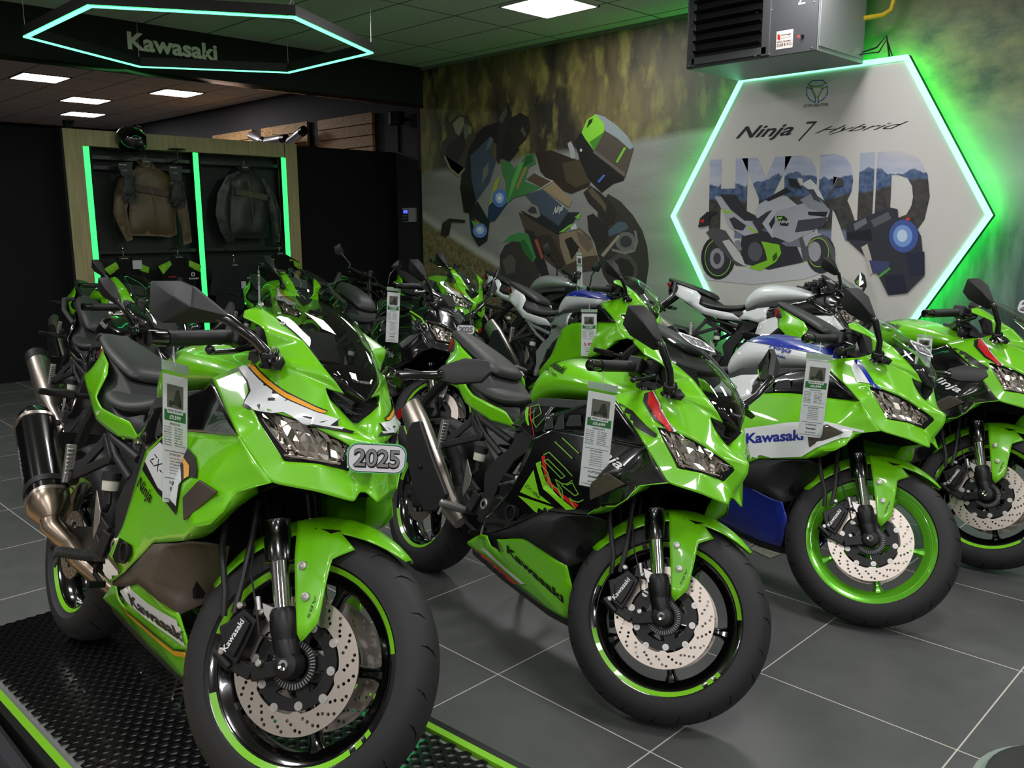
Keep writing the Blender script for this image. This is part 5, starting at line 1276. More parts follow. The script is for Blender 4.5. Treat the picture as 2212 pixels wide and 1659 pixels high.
def wheel(name, cx, cz, R, wd, rimm, tape, parent, q, discs, fn, rear=False):
    rr = .2159
    hub = MB()
    # barrel and flanges
    w = wd * .40
    prof = [(rr + .012, w), (rr + .010, w - .006), (rr - .012, w - .010), (rr - .026, w * .45), (rr - .030, 0), (rr - .026, -w * .45), (rr - .012, -w + .010), (rr + .010, -w + .006), (rr + .012, -w), (rr + .004, -w), (rr - .020, -w + .016), (rr - .038, -w * .4), (rr - .040, 0), (rr - .038, w * .4), (rr - .020, w - .016), (rr + .004, w)]
    hub.lathe(prof, (cx, 0, cz), seg=72 if q else 40, closed=True)
    hub.lathe([(.0, -.055), (.042, -.055), (.046, -.04), (.05, 0), (.046, .04), (.042, .055), (.0, .055)], (cx, 0, cz), seg=28)
    for k in range(5):
        a = math.radians(7 + 72 * k)
        for da, oo in ((.0, 0), ):
            d = Vector((math.cos(a), 0, math.sin(a)))
            t = Vector((-math.sin(a), 0, math.cos(a)))
            secs = []
            for r, hw, hd in ((.04, .026, .030), (.09, .017, .026), (.15, .0125, .022), (rr - .055, .0135, .02), (rr - .034, .026, .024)):
                c = Vector((cx, 0, cz)) + d * r
                secs.append([c + t * (hw * math.cos(b)) + Vector((0, hd * math.sin(b), 0)) for b in [2 * PI * j / 10 for j in range(10)]])
            hub.loft(secs)
    hub.map(fn)
    o = hub.build(name, rimm, parent)
    # tyre
    ty = MB()
    hw = wd / 2
    arc = []
    for j in range(13):
        a = PI * j / 12
        arc.append((R - .062 + .062 * math.sin(a) ** .85, -hw * math.cos(a)))
    half = [(rr + .004, -w + .001), (rr + .014, -w - .006), (R - .075, -hw * .985)]
    prof = half + arc + [(r, -h) for r, h in reversed(half)]
    ty.lathe(prof, (cx, 0, cz), seg=96 if q else 48)
    if q:                                    # slanting sipes cut into the tread
        def surf(a, h):
            s = max(-1, min(1, h / hw))
            r = R - .062 + .062 * math.sin(math.acos(s)) ** .85 + .0006
            return Vector((cx + r * math.cos(a), h, cz + r * math.sin(a)))
        for k in range(22):
            for sd in (-1, 1):
                a0 = 2 * PI * (k + (.5 if sd > 0 else 0)) / 22
                ks = [(0, .20), (.05, .42), (.085, .62), (.10, .80)] if k % 2 else [(0, .48), (.045, .66), (.075, .86)]
                L = []
                for i, (da, hh) in enumerate(ks):
                    wv = .0075 if 0 < i < len(ks) - 1 else .0015
                    L.append((surf(a0 + da - wv, sd * hh * hw), surf(a0 + da + wv, sd * hh * hw)))
                for (p, r_), (p2, r2) in zip(L[:-1], L[1:]):
                    ty.add([p, r_, r2, p2], [(0, 1, 2, 3)], 1)
    ty.map(fn)
    ty.build('tyre', [G['rubber'], G['groove']], o)
    if tape:
        tp = MB()
        for sd in (-1, 1):
            for a0, a1 in ((-150, -40), (-36, -31), (-28, -24), (20, 115), (120, 124), (128, 176)):
                tp.lathe([(rr - .009, sd * (w - .0068)), (rr + .0035, sd * (w + .0016))], (cx, 0, cz), seg=24, a0=math.radians(a0), a1=math.radians(a1))
        tp.map(fn)
        tp.build('rim_tape', tape, o)
    for (y, r0, r1, cr) in discs:
        d = disc(y, r0, r1, cr, cx, cz, fn, q)
        d.parent = o
    return o


def disc(y, r0, r1, cr, cx, cz, fn, q):
    """brake disc: perforated steel ring on a black carrier with bobbins"""
    mb = MB()
    holes = []
    if q:
        n = 40
        for k in range(n):
            a = 2 * PI * k / n
            holes.append(((r0 + (r1 - r0) * (.24 if k % 2 else .62) + .002 * (k % 3)) * math.cos(a), (r0 + (r1 - r0) * (.24 if k % 2 else .62) + .002 * (k % 3)) * math.sin(a)))
            a += PI / n
            rr_ = r0 + (r1 - r0) * (.43 if k % 2 else .8)
            holes.append((rr_ * math.cos(a), rr_ * math.sin(a)))
        from mathutils.geometry import delaunay_2d_cdt
        pts, edges = [], []

        def ring(c, r, n_):
            s = len(pts)
            for i in range(n_):
                b = 2 * PI * i / n_
                pts.append(Vector((c[0] + r * math.cos(b), c[1] + r * math.sin(b))))
            edges.extend((s + i, s + (i + 1) % n_) for i in range(n_))
        ring((0, 0), r1, 96)
        s = len(pts)
        for i in range(84):
            b = 2 * PI * i / 84
            rin = r0 - .009 * max(0, math.cos(b * 5) - .86) / .14
            pts.append(Vector((rin * math.cos(b), rin * math.sin(b))))
        edges.extend((s + i, s + (i + 1) % 84) for i in range(84))
        hr = (r1 - r0) * .085
        for h in holes: ring(h, hr, 8)
        V2, E2, F2, _, _, _ = delaunay_2d_cdt(pts, edges, [], 0, 1e-6)
        keep = []
        for f in F2:
            c = sum((V2[i] for i in f), Vector((0, 0))) / len(f)
            b = math.atan2(c.y, c.x)
            if c.length < r0 - .009 * max(0, math.cos(b * 5) - .86) / .14 - 1e-4: continue
            if any((c.x - h[0]) ** 2 + (c.y - h[1]) ** 2 < (hr * .97) ** 2 for h in holes): continue
            keep.append(f)
        for sd in (-.0022, .0022):
            mb.add([(cx + v.x, y + sd, cz + v.y) for v in V2], keep, 0)
        mb.lathe([(r1, -.0022), (r1, .0022)], (cx, y, cz), seg=96)
        for h in holes: mb.lathe([(hr, -.0022), (hr, .0022)], (cx + h[0], y, cz + h[1]), seg=8)
        mb.lathe([(r0, -.0022), (r0, .0022)], (cx, y, cz), seg=84)
    else:
        mb.lathe([(r0, -.002), (r1, -.002), (r1, .002), (r0, .002)], (cx, y, cz), seg=36, closed=True)
    mb.map(fn)
    o = mb.build('brake_disc', G['steel'], None, angle=30, fix=not q)
    c = MB()
    s = -1 if y < 0 else 1
    c.lathe([(r0 - .032, .003), (r0 - .006, .003), (r0 - .006, -.003), (r0 - .032, -.003)], (cx, y, cz), seg=48 if q else 24, closed=True)
    for k in range(5):
        a = 2 * PI * k / 5 + .3
        d = Vector((math.cos(a), 0, math.sin(a)))
        c.bar(Vector((cx, y, cz)) + d * .03, Vector((cx, y, cz)) + d * (r0 - .025), .03, .007, (0, 1, 0))
    if q: c.lathe([(.052, s * .012), (.034, s * .012), (.034, s * .009), (.052, s * .009)], (cx, y, cz), seg=48, closed=True)
    if q:
        for k in range(44):
            a = 2 * PI * k / 44
            d = Vector((math.cos(a), 0, math.sin(a)))
            c.bar(Vector((cx, y + s * .0125, cz)) + d * .039, Vector((cx, y + s * .0125, cz)) + d * .05, .0022, .0012, (0, 1, 0), mi=1)
        for k in range(10):
            a = 2 * PI * k / 10 + .1
            d = Vector((math.cos(a), 0, math.sin(a)))
            p = Vector((cx, y, cz)) + d * (r0 - .004 if k % 2 else r0 - .016)
            c.lathe([(.0, s * .006), (.003, s * .006), (.0035, s * .0045), (.0095, s * .0045), (.0095, 0)], p, seg=12, mi=2)
    c.map(fn)
    c.build('disc_carrier', [G['castblack'], G['grey'], G['alu']], o)
    return o


COWL = dict(
    A0=(1.191, .160, 1.066), A1=(1.191, .125, 1.083), S1=(1.245, .115, 1.060), S2=(1.287, .100, 1.037), S3=(1.350, .09, 1.008), S4=(1.410, .075, .962), S5=(1.442, .062, .933), S6=(1.454, .035, .903), S7=(1.482, 0, .890),
    W0=(1.207, .170, 1.050), W1=(1.303, .165, 1.028), W2=(1.309, .150, .984), W3=(1.308, .150, .968), M=(1.338, .153, .955), T0=(1.188, .163, .933), T1=(1.226, .152, .943), T2=(1.264, .150, .949),
    B0=(1.139, .190, .905), C1=(1.272, .208, .837), C2=(1.348, .212, .790),
    H0=(1.354, .193, .849), H1=(1.385, .170, .851), H2=(1.437, .125, .838), H3=(1.460, .100, .828), H4=(1.494, .055, .806), H5=(1.518, .030, .790), H6=(1.524, .024, .781), H7=(1.500, .030, .742), H8=(1.495, .040, .745), H9=(1.470, .090, .752), H10=(1.420, .138, .748), H11=(1.411, .145, .763), H12=(1.378, .175, .814),
    I0=(1.433, .070, .914), I1=(1.436, .068, .897), I2=(1.456, .006, .844), N1=(1.545, .006, .812), N2=(1.547, .006, .775), E0=(1.520, .010, .720), K=(1.537, .030, .684), KI=(1.520, .008, .702), Q1=(1.485, .092, .696), Q2=(1.421, .160, .702), Q3=(1.390, .180, .735))
COWL_F = ['W0 W1 A1 A0', 'W1 S3 S2 S1 A1', 'W1 W2 S3', 'W2 W3 S4 S3', 'W3 M S4', 'M S5 S4', 'M I0 S6 S5', 'T2 M W3', 'T0 T2 H1 H0', 'T2 M H2 H1', 'M I0 H3 H2', 'I0 I1 I2 N1 H4 H3', 'N1 H5 H4', 'B0 T0 H0 C1', 'C1 H0 H12 C2', 'C2 H12 H11 Q3', 'H11 H10 Q2 Q3', 'N1 N2 H6 H5', 'N2 E0 H7 H6', 'E0 KI K H7', 'H7 K Q1 H9 H8', 'H9 Q1 Q2 H10']
DEC = {'a_black': [(1.2,0.933),(1.255,0.949),(1.368,0.903),(1.473,0.855),(1.546,0.819),(1.531,0.818),(1.45,0.828),(1.391,0.84),(1.321,0.85),(1.304,0.881),(1.271,0.903)],
 'a_white': [(1.21,0.933),(1.233,0.94),(1.343,0.897),(1.449,0.856),(1.481,0.848),(1.54,0.821),(1.455,0.831),(1.39,0.844),(1.323,0.856),(1.308,0.884),(1.274,0.906)],
 'a_orange': [(1.238,0.942),(1.252,0.947),(1.368,0.9),(1.468,0.855),(1.45,0.857),(1.342,0.901)],
 'b_black': [(1.243,0.933),(1.272,0.949),(1.317,0.912),(1.328,0.893),(1.423,0.835),(1.406,0.838),(1.325,0.867),(1.255,0.909)],
 'b_white': [(1.265,0.946),(1.271,0.948),(1.316,0.912),(1.328,0.892),(1.422,0.835),(1.401,0.843),(1.32,0.901),(1.313,0.911)],
 'b_red': [(1.257,0.939),(1.265,0.945),(1.313,0.91),(1.32,0.9),(1.401,0.842),(1.389,0.845),(1.328,0.872),(1.273,0.908)],
 'b_sideblack': [(1.178,0.889),(1.245,0.874),(1.397,0.814),(1.35,0.818),(1.281,0.833),(1.187,0.85)],
 'c_white': [(1.236,0.929),(1.247,0.934),(1.294,0.902),(1.353,0.855),(1.332,0.856),(1.31,0.854),(1.263,0.897)],
 'c_blue': [(1.248,0.934),(1.265,0.941),(1.329,0.89),(1.365,0.859),(1.422,0.834),(1.393,0.836),(1.353,0.855),(1.294,0.902)],
 'a_midblack': [(0.918,0.758),(1.032,0.746),(1.09,0.735),(1.154,0.724),(1.207,0.7),(1.229,0.683),(1.177,0.68),(1.135,0.663),(1.136,0.589),(0.97,0.615),(0.816,0.654),(0.834,0.702),(0.893,0.737)],
 'a_midwhite': [(0.894,0.732),(0.93,0.725),(1.01,0.71),(1.084,0.693),(1.134,0.664),(1.123,0.655),(1.129,0.608),(0.965,0.628),(0.822,0.676),(0.835,0.701)],
 'a_midorange': [(0.902,0.742),(0.923,0.749),(1.04,0.725),(1.101,0.71),(1.146,0.701),(1.176,0.68),(1.149,0.671),(1.102,0.699),(1.006,0.722),(0.918,0.738)],
 'a_tailwhite': [(0.662,0.412),(0.769,0.378),(0.707,0.341),(0.665,0.353),(0.644,0.372)],
 'a_taildark': [(0.674,0.419),(0.792,0.387),(0.77,0.377),(0.661,0.41)],
 'a_bellytxt': [(0.808,0.308),(1.144,0.295),(0.791,0.336)],
 'a_bellyorange': [(0.689,0.283),(0.843,0.268),(1.042,0.254),(1.12,0.272),(1.121,0.26),(1.046,0.244),(0.847,0.258),(0.693,0.274)],
 'a_bellyblack': [(0.703,0.29),(0.854,0.276),(1.052,0.262),(1.137,0.283),(1.135,0.277),(1.054,0.258),(0.855,0.271)],
 'a_bellywhite': [(0.72,0.323),(0.797,0.354),(0.934,0.343),(1.152,0.343),(1.19,0.324),(1.183,0.298),(1.123,0.286),(0.915,0.294),(0.769,0.307)],
 'b_greencorner': [(0.865,0.605),(0.93,0.537),(1.011,0.526),(0.899,0.519),(0.822,0.519)],
 'b_greencorner2': [(0.815,0.505),(1.032,0.52),(1.004,0.506),(0.945,0.476)],
 'b_line0': [(0.897,0.663),(0.922,0.677),(1.087,0.635)],
 'b_line1': [(0.912,0.646),(0.928,0.655),(1.047,0.625),(1.029,0.614),(0.912,0.646)],
 'b_line2': [(0.932,0.715),(1.052,0.684)],
 'b_line3': [(0.963,0.734),(1.073,0.706)],
 'b_line4': [(0.891,0.632),(0.95,0.615),(1.002,0.57)],
 'b_line5': [(0.926,0.593),(0.948,0.608),(0.969,0.589),(0.946,0.577)],
 'b_line6': [(1.072,0.553),(1.0,0.604),(1.04,0.599),(1.067,0.604),(1.093,0.622)],
 'b_line7': [(1.022,0.594),(1.055,0.579),(1.071,0.554),(1.025,0.579),(0.991,0.582)],
 'b_line8': [(1.071,0.602),(1.096,0.615),(1.144,0.591),(1.127,0.582),(1.043,0.595)],
 'b_line9': [(1.145,0.545),(1.101,0.568),(1.125,0.565),(1.153,0.568),(1.176,0.581)],
 'b_txt_zx': [(0.839,0.544),(0.936,0.522),(0.845,0.555)],
 'b_bellytxt': [(0.784,0.302),(1.095,0.235),(0.782,0.328)],
 'b_bellyred': [(0.472,0.24),(0.555,0.238),(0.59,0.238),(0.825,0.208),(0.786,0.195),(0.551,0.214),(0.49,0.217)],
 'b_bellywhite': [(0.585,0.255),(0.603,0.266),(0.791,0.239),(0.877,0.226),(0.847,0.215),(0.689,0.238)],
 'c_midwhite': [(0.869,0.597),(1.085,0.66),(1.245,0.691),(1.463,0.691),(1.379,0.67),(1.316,0.646),(1.235,0.586),(1.185,0.546),(1.046,0.513),(0.951,0.473)],
 'c_midtxt': [(0.899,0.54),(1.177,0.608),(0.887,0.58)],
 'b_sidegreen': [(0.658,0.797),(0.673,0.81),(0.689,0.792),(0.753,0.741),(0.746,0.736),(0.674,0.775)],
 'b_sidered': [(0.675,0.821),(0.686,0.827),(0.695,0.809),(0.759,0.758),(0.808,0.709),(0.798,0.714),(0.776,0.738),(0.705,0.789)]}


def decs(k, y2=None):
    return [(x, z) for x, z in DEC[k]]


def bike(name, label, cfg, group=None):
    c = dict(cowl='green', tank='green', mid='green', belly='green', tail='green', fender='green', wheel='rimblack', tape='lime', side='gblack', screen='smoke', q=1, st=.6, tall=0., naked=0, barz=0., frame='mblack', muf='stock', bronze='mblack', touring=0, decal='', mirror='a', seatm='seat')
    c.update(cfg)
    q = c['q']
    rt = root(name, (0, 0, 0), label, 'motorcycle', group)
    st = c['st']
    SF = lambda p: steer(p, st)
    ID = lambda p: p
    P = {}
    # ---- wheels
    wheel('front_wheel', WB, RF, RF, .120, G[c['wheel']], G[c['tape']] if c['tape'] else None, rt, q, [(-.066, .100, .145, 0), (.066, .100, .145, 0)], SF)
    wheel('rear_wheel', 0, RR, RR, .160, G[c['wheel']], G[c['tape']] if c['tape'] else None, rt, q and c.get('qr', 1), [(-.075, .075, .110, 0)], ID, True)
    # ---- fork
    lo = Vector((1.332, 0, .397))
    for s in (-1, 1):
        y = Vector((0, s * .095, 0))
        mb = MB()
        mb.tube([lo + y - AXV * .012, lo + y + AXV * .13], .0205, 24)
        mb.map(SF)
        leg = mb.build('fork_leg', G['chrome'], rt)
        mb = MB()
        mb.tube([lo + y + AXV * t for t in (.112, .114, .165, .17, .2, .204, .21, .45, .66)], [.024, .0315, .0315, .0290, .0290, .030, .0265, .0265, .0265], 24)
        mb.map(SF)
        mb.build('fork_tube', G['gblack'], leg)
        mb = MB()
        ax = Vector((WB, s * .1, RF))
        mb.tube([lo + y + AXV * .012, lo + y, lo + y - AXV * .035, lo + y - AXV * .045, lo + y - AXV * .07], [.0255, .031, .031, .029, .026], 20)
        mb.tube([lo + y - AXV * .06, ax + AXV * .02, ax], [.028, .026, .02], 16)
        mb.lathe([(0, .024), (.012, .024), (.026, .02), (.03, .01), (.03, -.02), (0, -.02)], ax, (0, s, 0), 24)
        mb.map(SF)
        mb.build('axle_clamp', G['castblack'], leg)
        if q:
            mb = MB()
            mb.lathe([(.005, .026), (.011, .027), (.0115, .018)], ax, (0, s, 0), 18)
            mb.map(SF)
            mb.build('axle_end', G['chrome'], leg)
        # calliper
        mb = MB()
        cal = [(1.244, .387), (1.284, .371), (1.276, .317), (1.267, .273), (1.231, .284), (1.222, .296), (1.199, .338), (1.216, .351)]
        mb.prism([(x, s * .112, z) for x, z in cal], (0, -s * .072, 0))
        core = [(1.252, .374), (1.275, .362), (1.268, .318), (1.260, .285), (1.236, .296), (1.222, .332)]
        mb.prism([(x, s * .121, z) for x, z in core], (0, -s * .03, 0))
        mb.map(SF)
        ca = mb.build('brake_calliper', G['castblack'], rt, bevel=.004)
        mb = MB()
        mb.bar((1.222, s * .092, .277), (1.30, s * .09, .262), .022, .03)
        mb.bar((1.30, s * .09, .262), (1.375, s * .096, .296), .022, .034)
        mb.bar((1.262, s * .094, .39), (1.318, s * .094, .398), .018, .03)
        mb.bar((1.318, s * .094, .398), (1.36, s * .094, .31), .016, .03)
        mb.tube([(1.205, s * .1, .285), (1.25, s * .1, .262)], .012, 10)
        mb.map(SF)
        mb.build('calliper_bracket', G['castblack'], ca, bevel=.003)
        if q:
            mb = MB()
            for p in ((1.222, .29), (1.232, .391), (1.315, .288), (1.285, .39)): mb.lathe([(0, .008), (.005, .008), (.0075, .006), (.0075, -.01)], (p[0], s * .105, p[1]), (0, s, 0), 12)
            mb.map(SF)
            mb.build('calliper_bolt', G['alu'], ca)
            if s < 0:
                bm = textq('Kawasaki', (1.240, .292), (1.262, .362), (1.228, .297), .02)
                for v in bm.verts: v.co = SF((v.co.x, s * .1218, v.co.y))
                bmobj(bm, 'calliper_lettering', G['print_white'], ca)
            mb = MB()
            mb.tube([(1.2, s * .105, .36), (1.188, s * .11, .41), (1.14, s * .10, .50), (1.10, s * .07, .60)], .0075, 8)
            mb.tube([(1.222, s * .105, .372), (1.215, s * .10, .44), (1.192, s * .075, .53), (1.17, s * .06, .62)], .0075, 8)
            mb.tube([(1.36, s * .09, .335), (1.30, s * .115, .345), (1.275, s * .118, .40), (1.23, s * .10, .46), (1.205, s * .08, .52)], .0025, 6)
            mb.map(SF)
            mb.build('brake_hose', G['mblack'], ca)
            mb = MB()
            mb.prism([(x, s * .113, z) for x, z in ((1.285, .408), (1.312, .405), (1.325, .388), (1.312, .375), (1.296, .388))], (0, -s * .004, 0))
            mb.tube([(1.282, s * .113, .392), (1.270, s * .113, .418)], .006, 10)
            mb.map(SF)
            mb.build('sensor_bracket', G['alu'], ca)
    # ---- front fender
    secs = []
    for th, hw, dr, r in ((58, .022, .008, .322), (66, .043, .018, .327), (76, .058, .03, .331), (88, .068, .04, .333), (100, .074, .046, .332), (115, .077, .05, .328), (132, .074, .05, .321), (147, .064, .042, .314), (158, .046, .03, .309)):
        a = math.radians(th)
        d = Vector((math.cos(a), 0, math.sin(a)))
        ctr = Vector((WB, 0, RF))
        row = []
        for k in range(-4, 5):
            u = k / 4
            row.append(ctr + d * (r - dr * abs(u) ** 2.2) + Vector((0, u * hw, 0)))
        secs.append(row)
    n = 9
    vs = [p for r_ in secs for p in r_]
    fs = [(i * n + k, i * n + k + 1, (i + 1) * n + k + 1, (i + 1) * n + k) for i in range(len(secs) - 1) for k in range(n - 1)]
    fe = panel('front_fender', [SF(p) for p in vs], fs, G[c['fender']], rt, SF((WB, 0, RF)), .003, 1, .2)
    for s in (-1, 1):
        sk = [(1.290, .078, .597), (1.325, .108, .517), (1.352, .114, .45), (1.386, .116, .366), (1.401, .117, .352), (1.424, .113, .398), (1.414, .109, .488), (1.406, .095, .534), (1.440, .068, .565), (1.40, .073, .592), (1.345, .078, .603), (1.372, .112, .50)]
        f = [(0, 1, 11, 10), (1, 2, 11), (2, 3, 4, 11), (4, 5, 11), (5, 6, 11), (6, 7, 11), (7, 8, 9), (7, 9, 10, 11)]
        pn = panel('fender_side', [SF((x, s * y, z)) for x, y, z in sk], f, G[c['fender']], fe, SF((1.36, 0, .45)), .004, 2 if q else 1, .55)
        if q:
            mb = MB()
            for p in ((1.352, .505, .1135), (1.381, .444, .1165)): mb.lathe([(.0, .003), (.004, .003), (.0045, .005), (.009, .004), (.01, -.004)], (p[0], s * p[2], p[1]), (0, s, 0), 14)
            mb.map(SF)
            mb.build('fender_bolt', G['alu'], fe)
            bm = poly2([[(1.339, .588), (1.402, .597), (1.358, .574)]])
            for v in bm.verts: v.co = SF((v.co.x, s * (.083 if v.co.x < 1.39 else .0745), v.co.y + .001))
            bmobj(bm, 'fender_vent', G['void'], fe)
            if s < 0:
                bm = textq('ABS', (1.414, .452), (1.410, .402), (1.420, .4525), 0, .2)
                for v in bm.verts: v.co = SF((v.co.x - .013, s * .1165, v.co.y))
                bmobj(bm, 'fender_lettering', G['print_black'], fe)
    # ---- yokes and bars
    mb = MB()
    for t in (.47, .625):
        p = lo + AXV * t
        mb.prism([p + Vector((a, b, 0)) for a, b in ((-.03, -.13), (.03, -.125), (.05, -.05), (.05, .05), (.03, .125), (-.03, .13), (-.07, .04), (-.07, -.04))], AXV * .028)
    mb.map(SF)
    mb.build('fork_yoke', G['castblack'], rt, bevel=.004)
    bz = c['barz']
    for s in (-1, 1):
        A, Bq = Vector((1.085, s * .115, .985 + bz * .5)), Vector((1.058, s * .205, .957 + bz))
        E1, E2 = Vector((1.000, s * .335, .896 + bz)), Vector((.986, s * .373, .880 + bz))
        if c['naked'] or bz > .06: E1, E2, Bq = Vector((1.02, s * .34, .93 + bz)), Vector((1.005, s * .385, .925 + bz)), Vector((1.07, s * .2, .945 + bz))
        mb = MB()
        mb.tube([A, Bq, E1], .0115, 12)
        mb.lathe([(.03, -.016), (.034, -.01), (.034, .016), (.03, .022)], lo + AXV * .6 + Vector((0, s * .095, 0)), AXV, 16)
        mb.map(SF)
        hb = mb.build('handlebar', G['castblack'], rt)
        mb = MB()
        d = (E1 - Bq)
        pts = [Bq + d * (k / 12) for k in range(13)]
        mb.tube(pts, [.0195] + [.0172 + .0007 * (k % 2) for k in range(11)] + [.0195], 16)
        mb.map(SF)
        mb.build('grip', G['mblack'], hb)
        mb = MB()
        mb.tube([E1, E1 + (E2 - E1) * .1, E2, E2 + (E2 - E1) * .02], [.0165, .0175, .0175, .0145], 18)
        mb.map(SF)
        mb.build('bar_end_weight', G['gblack'], hb)
        mb = MB()
        mb.box(Bq + d * -.16, (.05, .06, .05), (Vector((0, 0, 1)), .2 * s))
        mb.map(SF)
        mb.build('switch_housing', G['mblack'], hb, bevel=.008)
        mb = MB()
        l0 = Bq + Vector((.03, -s * .015, 0))
        mb.tube([l0, Bq + Vector((.075, s * .01, -.012)), Bq + d * .45 + Vector((.085, 0, -.018)), E1 + Vector((.105, -s * .02, -.008))], [.009, .0085, .007, .0065], 10)
        ball = E1 + Vector((.108, -s * .008, -.006))
        mb.lathe([(.0, -.011), (.008, -.008), (.011, 0), (.008, .008), (0, .011)], ball, (0, 1, 0), 12)
        mb.map(SF)
        mb.build('brake_lever' if s < 0 else 'clutch_lever', G['gblack' if not c['touring'] else 'alu'], hb)
        if s < 0:
            mb = MB()
            p = Bq + Vector((.05, .05, .035))
            mb.lathe([(.0, .03), (.026, .03), (.027, .012), (.023, .01), (.021, -.03), (.0, -.03)], p, (0, 0, 1), 18)
            mb.map(SF)
            mb.build('fluid_reservoir', G['mblack'], hb)
    panels = []
    if not c['naked']:
        # ---- upper cowl: one moulding across the nose
        names = list(COWL)
        tz = lambda k, p: p if not c['tall'] or k[0] not in 'AWS' else p
        vs = R3([COWL[k] for k in names], -1) + R3([COWL[k] for k in names], 1)
        nn = len(names)
        f = []
        for t in COWL_F:
            ix = [names.index(k) for k in t.split()]
            f.append(tuple(ix))
            f.append(tuple(nn + i for i in reversed(ix)))
        def pr(a): return names.index(a), names.index(a) + nn
        for a, b in (('I2', 'N1'), ('N1', 'N2'), ('N2', 'E0'), ('E0', 'KI')): f.append((pr(a)[0], pr(b)[0], pr(b)[1], pr(a)[1]))
        sharp = []
        for a, b in (('T2', 'M'), ('M', 'I0'), ('H0', 'T0'), ('I2', 'N1'), ('N1', 'N2'), ('H9', 'Q1'), ('W2', 'S3'), ('C1', 'H0')):
            sharp += [(names.index(a), names.index(b)), (names.index(a) + nn, names.index(b) + nn)]
        cw = panel('upper_cowl', vs, f, G[c['cowl']], rt, (1.3, 0, .85), .004, 3 if q else 2, .42, sharp)
        panels.append(cw)
        # intake, behind the nose
        mb = MB()
        ii = [(1.400, -.075, .915), (1.405, 0, .875), (1.400, .075, .915), (1.445, .064, .890), (1.458, .006, .838), (1.458, -.006, .838), (1.445, -.064, .890)]
        mb.prism(ii, (-.03, 0, -.012))
        it = mb.build('air_intake', G['void'], cw)
        if q:
            mb = MB()
            for k in range(7): mb.tube([(1.432, -.05 + .012 * k, .893 - .006 * k), (1.448, -.03 + .012 * k, .862)], .0008, 4)
            for k in range(4): mb.tube([(1.434 + .005 * k, -.045 + .012 * k, .888 - .012 * k), (1.434 + .005 * k, .045 - .012 * k, .888 - .012 * k)], .0008, 4)
            mb.build('intake_mesh', G['dgrey'], it)
        # inner cowl, dash and the dark floor under the screen
        mb = MB()
        mb.prism([(1.20, -.14, .975), (1.30, -.10, .965), (1.39, -.06, .925), (1.435, 0, .88), (1.39, .06, .925), (1.30, .10, .965), (1.20, .14, .975)], (0, 0, -.02))
        mb.prism([(1.16, -.15, .90), (1.44, -.06, .84), (1.44, .06, .84), (1.16, .15, .90)], (0, 0, -.02))
        mb.box((1.21, 0, 1.005), (.03, .15, .085), (Vector((0, 1, 0)), -.6))
        mb.build('inner_cowl', G['mblack'], cw)
        # ---- windscreen
        rim = ['S7', 'S6', 'S5', 'S4', 'S3', 'S2', 'S1', 'A1']
        cen = [(1.484, .892), (1.477, .908), (1.464, .936), (1.438, .974), (1.388, 1.022), (1.325, 1.066), (1.262, 1.098), (1.204, 1.120)]
        R_ = [Vector(COWL[k]) for k in rim]
        if c['tall']:
            T = c['tall']
            R_.append(Vector((1.150, .105, 1.085 + T * .75)))
            cen.append((1.140, 1.120 + T))
            R_.append(Vector((1.135, .05, 1.105 + T)))
            cen.append((1.130, 1.125 + T))
        m_ = 12
        rows = []
        for (cx, cz), r_ in zip(cen, R_):
            row = []
            for k in range(m_ + 1):
                t = -1 + 2 * k / m_
                h = math.sqrt(max(0, 1 - t * t)) ** .9
                row.append(Vector((r_.x + (cx - r_.x) * h, -r_.y * t if True else 0, r_.z + (cz - r_.z) * h)))
            rows.append(row)
        vs = [p + Vector((.002, 0, .003)) for row in rows for p in row]
        n = m_ + 1
        fs = [(i * n + k, i * n + k + 1, (i + 1) * n + k + 1, (i + 1) * n + k) for i in range(len(rows) - 1) for k in range(m_)]
        ws = panel('windscreen', vs, fs, G[c['screen']], rt, (1.2, 0, .9), 0, 2 if q else 1, .1)
        # blacked-out lower part of the screen, seen through it
        if q:
            vs2 = [p - Vector((.006, 0, .006)) for row in rows[:4] for p in row]
            fs2 = [(i * n + k, i * n + k + 1, (i + 1) * n + k + 1, (i + 1) * n + k) for i in range(3) for k in range(m_)]
            panel('screen_blackout', vs2, fs2, G['void'], ws, (1.2, 0, .9), .001, 1, .1)
            mb = MB()
            for s in (-1, 1):
                for p in ((1.278, .108, 1.041), (1.202, .128, 1.082), (1.426, .0625, .930)):
                    mb.lathe([(0, .006), (.003, .006), (.0035, .0075), (.0065, .006), (.0075, 0)], (p[0], s * p[1], p[2]), (.55, s * .35, .75), 12)
            mb.build('screen_screw', G['alu'], ws)
            bm = textq('Kawasaki', (0, 0), (1, 0), (0, 1), .02)
            for v in bm.verts:
                t = v.co.x - .5
                v.co = Vector((1.4615 - abs(t) * .018, t * -.05 * -1, .922 + (v.co.y - .5) * .0085)) + Vector((.011, 0, .013))
            bmobj(bm, 'screen_lettering', G['grey'], ws)
        # ---- headlights
        hk = ['H0', 'H1', 'H2', 'H3', 'H4', 'H5', 'H6', 'H7', 'H8', 'H9', 'H10', 'H11', 'H12']
